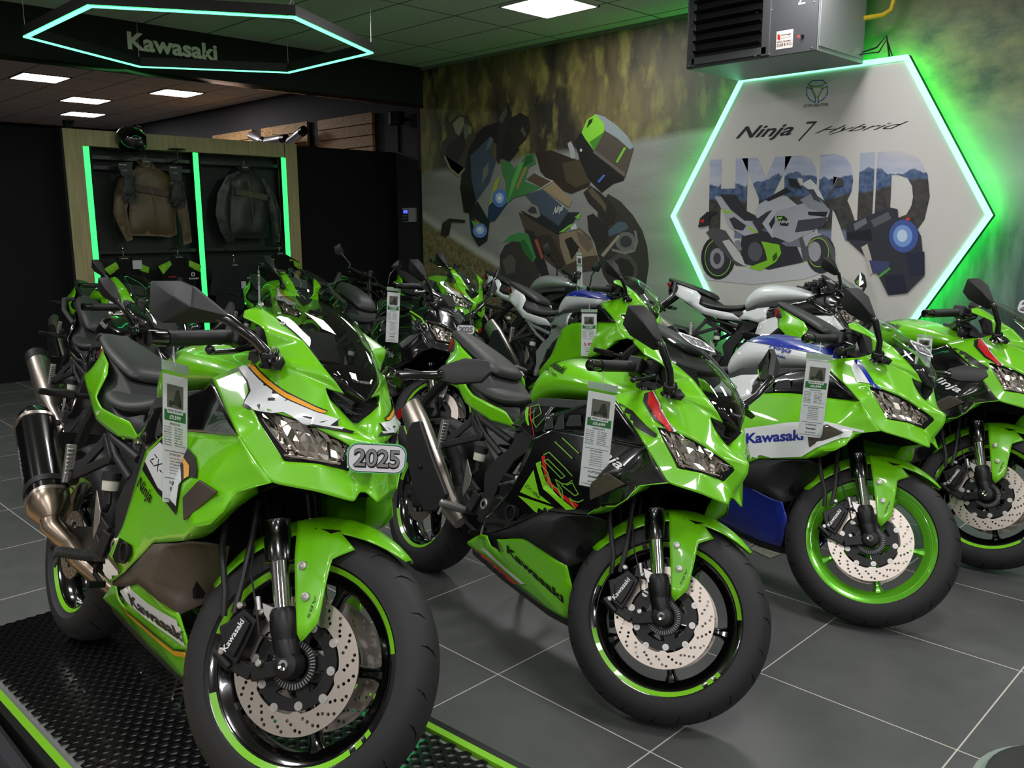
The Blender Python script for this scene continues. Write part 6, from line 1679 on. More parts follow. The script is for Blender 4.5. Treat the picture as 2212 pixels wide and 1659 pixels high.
        for s in (-1, 1):
            o3 = [Vector(p) for p in R3([COWL[k] for k in hk], s)]
            cen3 = sum(o3, Vector()) / len(o3)
            inn = [cen3 + (p - cen3) * .82 + Vector((-.03, -s * .028, -.003)) for p in o3]
            mb = MB()
            mb.add(o3 + inn, [(i, (i + 1) % 13, 13 + (i + 1) % 13, 13 + i) for i in range(13)] + [tuple(range(13, 26))])
            hl = mb.build('headlight', G['void'], rt, smooth=False)
            mb = MB()
            for (a, b_, rad) in ((.30, .10, .030), (.56, .0, .033), (.80, -.12, .026)):
                p0 = Vector((1.385, s * .165, .815)).lerp(Vector((1.50, s * .045, .772)), a)
                nr = nrm(Vector((.78, s * .55, -.05)))
                pc = p0 + Vector((-.022, -s * .018, 0))
                seg = 16 if q else 8
                mb.lathe([(rad, .012), (rad * .9, 0), (rad * .62, -.012), (rad * .25, -.018), (0, -.018)], pc, nr, seg)
                mb.lathe([(0, .006), (rad * .26, .002), (rad * .3, -.018)], pc, nr, 10)
            for k in range(6):
                a = k / 5
                p0 = Vector((1.37, s * .178, .84)).lerp(Vector((1.497, s * .05, .80)), a) + Vector((-.012, -s * .01, -.01))
                p1 = Vector((1.415, s * .14, .765)).lerp(Vector((1.49, s * .05, .755)), a) + Vector((-.016, -s * .014, .006))
                mb.bar(p0, p1, .006, .004)
            mb.bar(Vector((1.415, s * .135, .762)), Vector((1.492, s * .045, .757)), .02, .004)
            rb = mb.build('reflector_bowl', G['reflector'], hl, smooth=True)
            mb = MB()
            rnd = random.Random(3)
            tops = [Vector(COWL[k]) for k in ('H0', 'H1', 'H2', 'H3', 'H4', 'H5')]
            bots = [Vector(COWL[k]) for k in ('H12', 'H11', 'H10', 'H9', 'H8', 'H7')]
            gr = []
            for a in range(16):
                u = a / 15 * 4.999
                i, fr = int(u), u - int(u)
                t_, b2 = tops[i].lerp(tops[i + 1], fr), bots[i].lerp(bots[i + 1], fr)
                gr.append([t_.lerp(b2, .06 + .88 * w_ / 4) + Vector((-.014 - .010 * rnd.random(), -.012 - .010 * rnd.random(), 0)) for w_ in range(5)])
            vs = [(p_.x, s * p_.y, p_.z) for r_ in gr for p_ in r_]
            mb.add(vs, [(a * 5 + w_, a * 5 + w_ + 1, a * 5 + w_ + 6, a * 5 + w_ + 5) for a in range(15) for w_ in range(4)])
            mb.build('faceted_reflector', G['reflector'], hl, smooth=False)
            k13 = len(o3)
            lens = [cen3 + (p - cen3) * .985 for p in o3] + [cen3 + Vector((.010, s * .010, 0))]
            panel('headlight_lens', lens, [(i, (i + 1) % k13, k13) for i in range(k13)], G['lens'], hl, (1.3, 0, .8), 0, 1, .3)
        # ---- side panels
        for s in (-1, 1):
            VENT = [(.84, .175, .796), (.96, .18, .838), (1.018, .185, .857), (1.10, .187, .878), (1.139, .19, .900), (1.272, .206, .833), (1.348, .21, .788), (1.323, .2, .784), (1.222, .195, .778), (1.049, .19, .771), (.887, .185, .746), (.852, .18, .73), (.837, .18, .77), (1.0, .187, .815), (1.12, .193, .835)]
            vp = panel('vent_panel', R3(VENT, s), [(0, 1, 13, 9, 10, 11, 12), (1, 2, 3, 13), (3, 4, 14, 13), (4, 5, 14), (5, 6, 7, 8, 14), (8, 9, 13, 14)], G['gblack'], rt, (.9, 0, .7), .004, 2 if q else 1, .5)
            mb = MB()
            for (x0, x1, z0, z1) in ((.846, .90, .735, .792), (.896, .955, .744, .81), (.95, 1.035, .768, .822)):
                mb.prism(R3([(x0, .184, z0 + .004), (x1, .188, z0 + .02), (x1 - .012, .196, z1), (x0 + .012, .186, z1 - .012)], s), (0, s * .004, 0))
            mb.build('vent_louvre', G['dgrey'], vp, bevel=.003)
            MIDV = [(.856, .185, .731), (.795, .185, .699), (.789, .19, .657), (.755, .20, .501), (.694, .20, .426), (.645, .195, .374), (.645, .19, .351), (.666, .18, .332), (.778, .19, .384), (.896, .20, .45), (.98, .21, .498), (1.078, .22, .517), (1.207, .235, .544), (1.259, .24, .582), (1.304, .225, .595), (1.339, .22, .627), (1.351, .20, .672), (1.421, .16, .702), (1.392, .185, .738), (1.348, .212, .788), (1.323, .2, .786), (1.222, .195, .780), (1.049, .19, .773), (.887, .185, .749), (1.292, .23, .69), (1.03, .21, .645), (1.208, .236, .666), (.86, .2, .53)]
            MF = [(0, 1, 2, 25, 22, 23), (2, 3, 27, 25), (3, 4, 9, 27), (4, 5, 6, 7, 8, 9), (27, 9, 10, 25), (10, 11, 25), (11, 12, 26, 25), (12, 13, 26), (13, 14, 24, 26), (14, 15, 16, 24), (16, 17, 18, 24), (18, 19, 20, 24), (20, 21, 26, 24), (21, 22, 25, 26)]
            md = panel('side_fairing', R3(MIDV, s), MF, G[c['mid']], rt, (.95, 0, .6), .004, 3 if q else 2, .45, [(24, 26), (25, 26), (13, 26), (24, 16), (27, 25)])
            # return edge folding in towards the radiator
            RET = [(1.259, .24, .582), (1.304, .225, .595), (1.339, .22, .627), (1.351, .20, .672), (1.421, .16, .702), (1.345, .145, .695), (1.334, .14, .669), (1.300, .165, .632), (1.285, .18, .605), (1.245, .19, .568), (1.207, .235, .544), (1.20, .19, .548)]
            panel('fairing_return', R3(RET, s), [(0, 1, 8, 9), (1, 2, 7, 8), (2, 3, 6, 7), (3, 4, 5, 6), (10, 0, 9, 11)], G[c['mid'] if c['mid'] == 'green' else c['cowl']], md, (1.32, s * .3, .7), .003, 1, .6)
            if s == -1: panels.append(md)
            if q:
                SIG = [(1.258, .226, .682), (1.323, .192, .669), (1.208, .212, .586), (1.195, .226, .63)]
                mb = MB()
                o4 = [Vector(p) for p in R3([(1.26, .2385, .684), (1.327, .225, .668), (1.211, .238, .588), (1.19, .238, .636)], s)]
                ce = sum(o4, Vector()) / 4
                mb.prism(o4, (0, s * .006, 0))
                sg = mb.build('turn_signal', G['bronze'], md, bevel=.003)
                mb = MB()
                mb.add([ce + (p - ce) * .9 + Vector((0, s * .010, 0)) for p in o4] + [ce + Vector((.006, s * .016, 0))], [(0, 1, 4), (1, 2, 4), (2, 3, 4), (3, 0, 4)])
                mb.build('signal_lens', G['lens'], sg)
                # round cover port in the lower rear corner
                mb = MB()
                mb.add(R3([(.745, .201, .468), (.842, .204, .466), (.85, .204, .446), (.815, .203, .415), (.735, .2, .402), (.712, .2, .414)], s), [(0, 1, 2, 3, 4, 5)])
                mb.lathe([(.028, -.002), (.028, .004), (.023, .004), (.023, -.002)], (.80, s * .204, .44), (0, s, 0), 20, mi=1)
                mb.build('fairing_port', [G['void'], G['mblack']], md)
            # ---- black scoop panel
            SC = [(.666, .175, .329), (.808, .188, .398), (.896, .198, .448), (.981, .208, .496), (1.078, .218, .515), (1.2, .225, .54), (1.20, .12, .53), (1.097, .225, .510), (1.040, .222, .42), (1.04, .2, .372), (1.112, .178, .358), (.97, .22, .425), (.90, .196, .380), (.872, .190, .376), (.724, .175, .335), (1.14, .10, .40)]
            panel('lower_scoop', R3(SC, s), [(0, 1, 13, 14), (1, 2, 11, 12, 13), (2, 3, 11), (3, 4, 7, 8, 11), (4, 5, 7), (5, 6, 7), (7, 6, 15, 8), (8, 15, 10, 9), (11, 8, 9, 12)], G[c['bronze']], rt, (.9, 0, .5), .004, 1, .8)
            # ---- belly pan
            BL = [(.712, .168, .325), (.749, .172, .335), (.872, .188, .380), (.902, .193, .386), (1.06, .185, .362), (1.109, .18, .36), (1.122, .17, .328), (1.137, .162, .300), (1.108, .118, .185), (.985, .108, .178), (.80, .104, .188), (.684, .106, .208), (.473, .115, .236), (.479, .125, .247), (.565, .138, .303), (.622, .148, .313), (.66, .150, .285), (.745, .160, .282), (.90, .165, .30), (.99, .135, .22)]
            bl = panel('belly_pan', R3(BL, s), [(12, 13, 14, 15, 16, 11), (16, 17, 10, 11), (0, 1, 2, 18, 17), (2, 3, 4, 18), (4, 5, 6, 7, 18), (7, 8, 19, 18), (8, 9, 19), (9, 10, 17, 18, 19)], G[c['belly']], rt, (.9, 0, .4), .004, 2 if q else 1, .5)
            if s == -1: P['belly'] = bl
            # belly underside
        mb = MB()
        mb.loft([[(x, -w, z), (x, w, z), (x, w * .9, z - .03), (x, -w * .9, z - .03)] for x, w, z in ((.49, .11, .235), (.70, .105, .205), (.98, .105, .182), (1.10, .115, .19))])
        mb.build('belly_underside', G['mblack'], rt, bevel=.01)
        # underside of the nose
        mb = MB()
        mb.add([(1.52, 0, .70), (1.485, -.09, .695), (1.42, -.155, .702), (1.33, -.14, .668), (1.25, -.12, .66), (1.25, .12, .66), (1.33, .14, .668), (1.42, .155, .702), (1.485, .09, .695), (1.40, 0, .735)], [(0, 1, 9), (1, 2, 9), (2, 3, 9), (3, 4, 5, 6, 9), (6, 7, 9), (7, 8, 9), (8, 0, 9)])
        mb.build('nose_underside', G['void'], cw)
    # ---- tank
    secs = []
    for x, zt, ys, zs, ym, zm, yl, zl in ((.602, .885, .05, .876, .098, .838, .10, .785), (.64, .957, .072, .938, .123, .87, .118, .792), (.70, 1.0, .092, .976, .148, .90, .135, .818), (.78, 1.018, .106, .99, .166, .918, .150, .842), (.90, 1.013, .12, .984, .178, .925, .158, .858), (1.02, .996, .122, .966, .18, .925, .162, .872), (1.12, .972, .112, .946, .168, .92, .152, .884), (1.185, .945, .09, .93, .14, .912, .13, .895)):
        half = [(ys * .5, zt - (zt - zs) * .25), (ys, zs), ((ys + ym) / 2 + .008, (zs + zm) / 2 + .012), (ym, zm), (yl, zl)]
        row = [(x, -y, z) for y, z in reversed(half)] + [(x, 0, zt)] + [(x, y, z) for y, z in half]
        secs.append(row)
    mb = MB()
    mb.loft(secs)
    tk = mb.build('fuel_tank', G[c['tank']], rt)
    sb = tk.modifiers.new('sub', 'SUBSURF')
    sb.levels = sb.render_levels = 2
    mb = MB()
    for s in (-1, 1):
        L = [(.655, .132, .795), (.752, .157, .836), (.862, .163, .851), (.985, .165, .866), (1.12, .156, .88)]
        for a, b_ in zip(L[:-1], L[1:]): mb.bar((a[0], s * a[1], a[2] - .012), (b_[0], s * b_[1], b_[2] - .012), .012, .03)
    mb.build('tank_trim', G['dgrey'], rt, bevel=.003)
    mb = MB()
    mb.lathe([(0, .008), (.03, .008), (.034, .004), (.036, -.004)], (.99, 0, 1.0), (.18, 0, 1), 24)
    mb.build('filler_cap', G['mblack'], tk)
    # ---- frame side cover under the tank
    for s in (-1, 1):
        SD = [(.588, .14, .715), (.605, .128, .775), (.65, .130, .80), (.752, .153, .838), (.862, .158, .852), (.84, .176, .796), (.838, .18, .77), (.852, .182, .73), (.80, .186, .70), (.69, .168, .722), (.745, .17, .775)]
        sp = panel('side_cover', R3(SD, s), [(0, 1, 2, 10, 9), (2, 3, 10), (3, 4, 5, 10), (5, 6, 7, 8, 10), (8, 9, 10)], G[c['side']], rt, (.7, 0, .75), .004, 2 if q else 1, .5)
        if s == -1: panels.append(sp)
    # ---- seats
    def cushion(name, rows, m, par):
        mb = MB()
        secs = []
        for x, zt, w, zl in rows:
            pr_ = [(w * .93, zl), (w, zl + (zt - zl) * .45), (w * .86, zl + (zt - zl) * .8), (w * .5, zt - .002)]
            secs.append([(x, -y, z) for y, z in pr_] + [(x, 0, zt - .004)] + [(x, y, z) for y, z in reversed(pr_)])
        mb.loft(secs)
        o = mb.build(name, G[m], par)
        sb = o.modifiers.new('sub', 'SUBSURF')
        sb.levels = sb.render_levels = 2
        return o
    thick = .045 if c['touring'] else 0
    cushion('rider_seat', [(.205, .868, .10, .825), (.235, .862, .125, .80), (.31, .846, .148, .788), (.40, .832, .156, .776), (.48, .828, .154, .77), (.55, .836, .136, .772), (.595, .848, .105, .79), (.62, .855, .07, .82)], c['seatm'], rt)
    if not c['naked'] or True:
        cushion('pillion_seat', [(-.135, 1.030, .04, .995), (-.09, 1.028 + thick, .062, .985), (.02, 1.0 + thick, .080, .952), (.12, .976 + thick, .092, .925), (.22, .948 + thick, .094, .895), (.285, .925 + thick * .6, .088, .875), (.315, .905, .07, .865)], c['seatm'], rt)
    # seat unit under the pillion
    mb = MB()
    secs = []
    for x, zt, w, zl in ((-.13, 1.0, .03, .96), (-.06, .99, .06, .90), (.05, .955, .095, .85), (.18, .91, .12, .80), (.30, .87, .135, .76), (.42, .80, .14, .73), (.60, .79, .13, .72)):
        secs.append([(x, -w, zl), (x, -w, (zt + zl) / 2), (x, -w * .6, zt), (x, w * .6, zt), (x, w, (zt + zl) / 2), (x, w, zl)])
    mb.loft(secs)
    mb.build('seat_base', G['mblack'], rt, bevel=.008)
    # ---- tail cowl
    for s in (-1, 1):
        TL = [(-.142, .016, 1.016), (-.128, .022, .995), (-.064, .06, .912), (.020, .125, .872), (.166, .142, .808), (.282, .15, .742), (.40, .15, .722), (.468, .146, .710), (.582, .142, .712), (.634, .14, .709), (.552, .15, .760), (.487, .156, .766), (.330, .157, .782), (.250, .152, .812), (.250, .128, .885), (.19, .110, .92), (.02, .076, .962), (.10, .128, .885)]
        tp = panel('tail_cowl', R3(TL, s), [(0, 1, 2, 16), (2, 3, 17, 16), (3, 4, 17), (4, 13, 14, 17), (4, 5, 12, 13), (5, 6, 11, 12), (6, 7, 8, 10, 11), (8, 9, 10), (14, 15, 16, 17)], G[c['tail']], rt, (.2, 0, .85), .004, 2 if q else 1, .45, [(4, 17)])
        MC = [(.487, .152, .762), (.60, .128, .785), (.629, .142, .777), (.651, .14, .726), (.634, .14, .712), (.586, .142, .712)]
        panel('mid_cover', R3(MC, s), [(0, 1, 2, 3, 4, 5)], G['mblack'], rt, (.5, 0, .75), .004, 1, .8)
    mb = MB()
    mb.hull([(-.145, -.03, .985), (-.145, .03, .985), (-.10, -.05, .93), (-.10, .05, .93), (-.08, -.05, .97), (-.08, .05, .97), (-.07, 0, .90)])
    mb.build('tail_light', G['redlens'], rt, bevel=.003)
    # rear hanger with signals and reflector
    mb = MB()
    mb.tube([(-.03, 0, .90), (-.13, 0, .82), (-.26, 0, .70), (-.33, 0, .60)], [.03, .026, .022, .02], 8)
    mb.prism([(-.31, -.075, .66), (-.31, .075, .66), (-.35, .075, .55), (-.35, -.075, .55)], (-.008, 0, 0))
    for s in (-1, 1): mb.tube([(-.155, 0, .80), (-.16, s * .09, .80)], .010, 8)
    hg = mb.build('plate_hanger', G['mblack'], rt)
    for s in (-1, 1):
        mb = MB()
        mb.hull([(-.19, s * .09, .815), (-.14, s * .09, .815), (-.19, s * .09, .785), (-.14, s * .09, .785), (-.175, s * .20, .812), (-.15, s * .20, .812), (-.165, s * .205, .79)])
        mb.build('rear_signal', G['mblack'], hg, bevel=.004)
    mb = MB()
    mb.lathe([(0, .004), (.022, .003), (.024, 0), (0, 0)], (-.34, -.078, .60), (0, -1, 0), 16)
    mb.build('red_reflector', G['redlens'], hg)
    # ---- frame, engine, swing arm
    mb = MB()
    FR = [(.527, .43), (.519, .342), (.556, .338), (.585, .42), (.60, .50), (.66, .60), (.74, .66), (.80, .70), (.78, .74), (.711, .735), (.632, .69), (.613, .636), (.545, .583), (.496, .513)]
    for s in (-1, 1):
        mb.prism([(x, s * .135, z) for x, z in FR], (0, -s * .03, 0))
        mb.bar((.78, s * .12, .72), (1.13, s * .06, .90), .03, .07)
        mb.tube([(.60, s * .125, .66), (.40, s * .13, .70), (.10, s * .10, .84)], .014, 10)
        mb.tube([(.56, s * .125, .60), (.44, s * .13, .65), (.20, s * .11, .80)], .013, 10)
        mb.tube([(.60, s * .10, .70), (.575, s * .10, .58)], .014, 10)
    mb.build('frame', G[c['frame']], rt, bevel=.005)
    if q:
        mb = MB()
        for s in (-1, 1): mb.lathe([(.010, .004), (.018, .005), (.021, .002), (.021, -.004)], (.545, s * .137, .41), (0, s, 0), 18)
        mb.build('frame_bolt', G['alu'], rt)
    mb = MB()
    mb.box((.80, 0, .44), (.34, .30, .22))
    mb.box((.93, 0, .60), (.22, .26, .26), (Vector((0, 1, 0)), .35))
    mb.box((.66, 0, .36), (.20, .26, .16))
    mb.box((.80, 0, .70), (.30, .22, .12))
    for s in (-1, 1):
        mb.lathe([(0, .022), (.055, .022), (.07, .014), (.075, 0)], (.80, s * .15, .43), (0, s, 0), 24)
        mb.lathe([(0, .02), (.06, .02), (.075, .01), (.08, 0)], (.66, s * .135, .40), (0, s, 0), 24)
    mb.build('engine', G['castblack'], rt, bevel=.012)
    if q:
        mb = MB()
        for s in (-1, 1):
            for k in range(9):
                a = 2 * PI * k / 9
                mb.lathe([(0, .008), (.006, .008), (.006, 0)], (.80 + .072 * math.cos(a), s * .152, .43 + .072 * math.sin(a)), (0, s, 0), 8)
        mb.tube([(.62, -.14, .50), (.70, -.15, .53), (.76, -.15, .50)], .008, 8)
        mb.build('engine_bolt', G['dgrey'], rt)
    mb = MB()
    for s in (-1, 1):
        mb.loft([[(x, s * .115 + d, z + e) for d, e in ((-w, -h), (w, -h), (w, h), (-w, h))] for x, z, w, h in ((.56, .40, .018, .03), (.40, .385, .02, .05), (.20, .36, .018, .045), (.04, .318, .018, .036), (-.05, .312, .016, .028))])
        mb.lathe([(0, .02), (.012, .02), (.016, .012), (.022, .008), (.022, -.02)], (0, s * .125, .312), (0, s, 0), 18)
    mb.box((.44, 0, .39), (.10, .22, .07))
    mb.build('swing_arm', G['mblack'], rt, bevel=.008)
    mb = MB()
    mb.loft([[(.02 + .345 * math.cos(a) - .02, y, RR + (.345 - .02 * (abs(y) / .07) ** 2) * math.sin(a)) for y in (-.085, -.05, 0, .05, .085)] for a in [math.radians(t) for t in (20, 45, 70, 95, 115)]], closed=False)
    o = mb.build('rear_hugger', G['mblack'], rt)
    o.modifiers.new('t', 'SOLIDIFY').thickness = .004
    # chain and sprocket, left
    mb = MB()
    mb.lathe([(.085, -.004), (.085, .004), (.05, .004), (.05, -.004)], (0, .092, RR), seg=36, closed=True)
    mb.bar((0, .092, RR + .085), (.52, .092, .45), .014, .016)
    mb.bar((0, .092, RR - .085), (.52, .092, .35), .014, .016)
    mb.build('drive_chain', G['dgrey'], rt)
    # shock
    if q:
        mb = MB()
        pts = []
        for k in range(80):
            a = k / 79
            pts.append((.42 + .035 * math.cos(a * 40), .035 * math.sin(a * 40), .44 + a * .2))
        mb.tube(pts, .005, 6)
        mb.build('shock_spring', G['castblack'], rt)
    # radiator and headers
    mb = MB()
    mb.box((1.085, 0, .52), (.03, .30, .26), (Vector((0, 1, 0)), -.18))
    for k in range(16): mb.box((1.104 - .0030 * k, 0, .41 + .0145 * k), (.003, .29, .004), mi=1)
    mb.build('radiator', [G['void'], G['mblack']], rt)
    mb = MB()
    for y in (-.09, -.03, .03, .09):
        mb.tube([(1.0, y, .55), (1.075, y, .47), (1.085, y * .95, .38), (1.05, y * .7, .27), (.95, y * .45, .225), (.80, y * .3, .215)], .017, 10)
    mb.build('exhaust_header', G['titan'], rt)
    # passenger peg hanger, heel guard, foot peg
    for s in (-1, 1):
        mb = MB()
        A, Bq, Cc = Vector((.325, s * .125, .690)), Vector((.430, s * .14, .642)), Vector((.258, s * .185, .566))
        for a, b_ in ((A, Cc), (Bq, Cc), (A, Bq)): mb.bar(a, b_, .018, .026)
        mb.lathe([(0, .012), (.018, .012), (.018, -.012), (0, -.012)], A, (0, s, 0), 14)
        mb.lathe([(0, .012), (.018, .012), (.018, -.012), (0, -.012)], Bq, (0, s, 0), 14)
        mb.lathe([(0, .014), (.02, .014), (.02, -.014), (0, -.014)], Cc, (0, s, 0), 14)
        ph = mb.build('passenger_hanger', G['mblack'], rt, bevel=.004)
        mb = MB()
        mb.bar(Cc + Vector((-.004, s * .012, -.02)), Cc + Vector((-.012, s * .012, .095)), .028, .020, (1, 0, 0))
        for k in range(7): mb.box(Cc + Vector((.005, s * .016, .01 + .012 * k)), (.014, .018, .005))
        mb.build('passenger_peg', G['alu'], ph, bevel=.003)
        mb = MB()
        hp = [(.398, .545), (.452, .492), (.455, .455), (.43, .408), (.417, .425), (.405, .50)]
        mb.prism([(x, s * .158, z) for x, z in hp], (0, -s * .004, 0))
        hgd = mb.build('heel_guard', G['alu'], rt, bevel=.0015)
        mb = MB()
        mb.bar((.43, s * .148, .47), (.50, s * .142, .44), .016, .03)
        mb.bar((.43, s * .148, .41), (.478, s * .15, .385), .016, .035)
        mb.bar((.50, s * .142, .44), (.478, s * .15, .37), .016, .035)
        mb.build('peg_bracket', G['mblack'], hgd, bevel=.004)
        mb = MB()
        p0, p1 = Vector((.470, s * .165, .365)), Vector((.452, s * .262, .378))
        mb.tube([p0, p0.lerp(p1, .15), p1, p1 + (p1 - p0) * .03], [.013, .0155, .014, .009], 12)
        for k in range(9): mb.lathe([(.0165, -.0018), (.0165, .0018)], p0.lerp(p1, .2 + .08 * k), p1 - p0, 12)
        mb.tube([p1 - Vector((0, s * .012, 0)), p1 + Vector((-.004, -s * .004, -.045))], .0055, 8)
        mb.build('foot_peg', G['alu' if c['muf'] == 'stock' else 'dgrey'], hgd)
        if s < 0:
            mb = MB()
            mb.tube([(.46, -.15, .335), (.52, -.17, .325), (.60, -.175, .315)], .007, 8)
            mb.tube([(.60, -.17, .315), (.605, -.215, .317)], .010, 10)
            mb.build('brake_pedal', G['castblack'], rt)
    mb = MB()
    mb.lathe([(0, -.004), (.022, 0), (.024, .024), (.022, .03), (0, .03)], (.445, -.137, .552), (0, 0, 1), 18)
    rv = mb.build('rear_reservoir', G['reserv'], rt)
    mb = MB()
    mb.lathe([(0, .022), (.027, .022), (.027, 0), (0, 0)], (.445, -.137, .582), (0, 0, 1), 18)
    mb.tube([(.445, -.137, .55), (.45, -.137, .515), (.43, -.137, .49)], .009, 8)
    mb.build('reservoir_cap', G['mblack'], rv)
    # ---- exhaust
    if c['muf'] == 'carbon':
        A, Bq = Vector((-.062, -.225, .695)), Vector((.160, -.215, .475))
        d = nrm(Bq - A)

        def ov(ctr, r, n=18, k=.86):
            u = nrm(Vector((0, 1, 0)) - d * d.y)
            t = d.cross(u)
            return [ctr + (u * math.copysign(abs(math.cos(a)) ** .8, math.cos(a)) * k + t * math.copysign(abs(math.sin(a)) ** .8, math.sin(a))) * r for a in [2 * PI * j / n for j in range(n)]]
        mb = MB()
        mb.loft([ov(A, .066), ov(Bq, .068)])
        mf = mb.build('muffler', G['carbon'], rt)
        mb = MB()
        mb.loft([ov(A - d * .05, .035), ov(A - d * .03, .055), ov(A + d * .004, .0675)])
        mb.build('muffler_end_cap', G['carbon'], mf)
        mb = MB()
        for p in (A, Bq - d * .012): mb.loft([ov(p, .0695), ov(p + d * .012, .0695)])
        mb.build('muffler_band', G['steel'], mf)
        mb = MB()
        mb.loft([ov(Bq - d * .055, .0705), ov(Bq - d * .035, .0705)])
        mb.bar(Bq - d * .045 + Vector((.03, .06, .03)), (.258, -.175, .556), .02, .02)
        mb.build('muffler_strap', G['mblack'], mf)
        mb = MB()
        mb.loft([ov(Bq, .068), ov(Bq + d * .03, .066), ov(Bq + d * .075, .034)])
        mb.build('muffler_cone', G['titan'], mf)
        mb = MB()
        e = Bq + d * .06
        mb.tube([e, e + d * .03, Vector((.245, -.17, .37)), Vector((.262, -.13, .315)), Vector((.32, -.08, .27)), Vector((.5, -.05, .24))], [.033, .033, .032, .031, .03, .03], 18)
        mb.build('link_pipe', G['titan'], mf)
        bm = textq('AKRAPOVIC', (0, 0), (1, 0), (0, 1), .02)
        for v in bm.verts: v.co = A.lerp(Bq, .35 + .42 * v.co.x) + Vector((0, -.0605, 0)) + nrm(Vector((-d.z, 0, d.x))) * (.016 * (v.co.y - .5)) * -1
        bmobj(bm, 'muffler_lettering', G['grey'], mf)
    elif c['muf'] == 'stock':
        AXm = [Vector((-.10, -.165, .655)), Vector((.02, -.17, .585)), Vector((.16, -.165, .48)), Vector((.30, -.15, .37)), Vector((.40, -.12, .30))]
        mb = MB()
        secs = []
        for p, r in zip(AXm, (.052, .058, .06, .052, .03)):
            d = nrm(AXm[-1] - AXm[0])
            u = nrm(Vector((0, 1, 0)) - d * d.y)
            t = d.cross(u)
            secs.append([p + u * (.72 * r * math.cos(a)) + t * (1.12 * r * math.sin(a)) for a in [2 * PI * j / 16 for j in range(16)]])
        mb.loft(secs)
        mf = mb.build('muffler', G['steel'], rt)
        d = nrm(AXm[-1] - AXm[0])
        mb = MB()
        sh = [(.03, .61), (.085, .625), (.25, .50), (.39, .40), (.355, .325), (.27, .30), (.15, .37), (.035, .48), (.005, .56)]
        mb.prism([(x, -.218 + .05 * max(0, x - .2), z) for x, z in sh], (0, .02, 0))
        mb.build('muffler_cover', G['mblack'], mf, bevel=.006)
        mb = MB()
        for p in ((.05, .47, -.221), (.18, .455, -.221)): mb.lathe([(0, .004), (.006, .004), (.009, .002), (.009, -.003)], (p[0], p[2], p[1]), (0, -1, 0), 12)
        mb.build('cover_screw', G['castblack'], mf)
    else:
        mb = MB()
        A, Bq = Vector((-.12, -.20, .66)), Vector((.26, -.17, .42))
        mb.tube([A - nrm(Bq - A) * .01, A, A.lerp(Bq, .85), Bq, Vector((.42, -.12, .30))], [.045, .06, .06, .035, .026], 14)
        mf = mb.build('muffler', G['steel'], rt)
        mb = MB()
        mb.tube([A - nrm(Bq - A) * .03, A - nrm(Bq - A) * .012, A + nrm(Bq - A) * .05], [.04, .063, .0635], 14)
        mb.build('muffler_end_cap', G['mblack'], mf)
    # side stand
    mb = MB()
    mb.tube([(.50, .10, .30), (.47, .16, .16), (.455, .215, .062)], .012, 8)
    mb.prism([(.43, .20, .066), (.49, .20, .066), (.49, .25, .050), (.43, .25, .050)], (0, .003, -.008))
    mb.build('side_stand', G['mblack'], rt)
    # ---- mirrors
    MA = [(1.267, .33, 1.166), (1.298, .30, 1.175), (1.330, .28, 1.151), (1.360, .25, 1.082), (1.353, .248, 1.061), (1.329, .25, 1.056), (1.272, .30, 1.083), (1.252, .32, 1.110)]
    MBo = [(1.141, .36, 1.096), (1.24, .335, 1.098), (1.277, .32, 1.087), (1.316, .25, 1.035), (1.30, .245, 1.022), (1.214, .35, 1.004), (1.172, .365, 1.023)]
    MC_ = [(1.345, .285, .990), (1.35, .30, 1.008), (1.385, .345, 1.036), (1.455, .365, 1.033), (1.475, .36, 1.006), (1.452, .35, .978), (1.39, .31, .966), (1.35, .285, .972)]
    for s in (-1, 1):
        if c['naked']: break
        mo = c['mirror_l'] if s > 0 and 'mirror_l' in c else c['mirror']
        out = [Vector(p) for p in R3(MBo if mo == 'b' else MC_ if mo == 'c' else MA, s)]
        ridge = [Vector(p) for p in R3([(1.29, .325, 1.04), (1.24, .345, 1.06)] if mo == 'b' else [(1.40, .335, 1.005), (1.425, .34, 1.012)] if mo == 'c' else [(1.312, .305, 1.122), (1.335, .275, 1.09)], s)]
        dz = c.get('mz', 0)
        out = [p + Vector((0, 0, dz)) for p in out]
        ridge = [p + Vector((.018, -s * -.006, dz)) for p in ridge]
        ce = sum(out, Vector()) / len(out)
        nr = Vector((0, 0, 0))
        for i in range(len(out)): nr += (out[i] - ce).cross(out[(i + 1) % len(out)] - ce)
        nr = nrm(nr)
        if nr.x > 0: nr = -nr                      # glass looks back
        mb = MB()
        mb.hull(out + ridge + [ce + (p - ce) * .93 + nr * .016 for p in out])
        mr = mb.build('mirror', G['mblack'], rt, bevel=.004)
        mb = MB()
        gl = [ce + (p - ce) * .86 + nr * .0175 for p in out]
        mb.add(gl, [tuple(range(len(gl)))])
        mb.build('mirror_glass', G['mirror'], mr, smooth=False)
        mb = MB()
        bs = Vector((1.338, s * .156, .958))
        en = (out[0] + out[7]) / 2 if mo == 'c' else (out[3] + out[4]) / 2
        mb.tube([bs + Vector((.0, 0, .004)), bs.lerp(en, .45) + Vector((.012, 0, .004)), en, en.lerp(ce, .3)], [.0135, .0105, .0125, .012], 10)
        mb.lathe([(0, .022), (.019, .022), (.022, .018), (.022, -.004), (.028, -.01), (0, -.01)], bs, (.25, s * .5, 1), 18)
        mb.hull([bs + Vector((a, s * b_, z)) for a, b_, z in ((.02, -.015, .012), (.058, -.004, -.004), (.05, .02, -.012), (.015, .02, 0), (.02, -.01, -.012), (.05, .0, -.022), (.04, .02, -.022))])
        mb.build('mirror_stem', G['gblack'], mr)
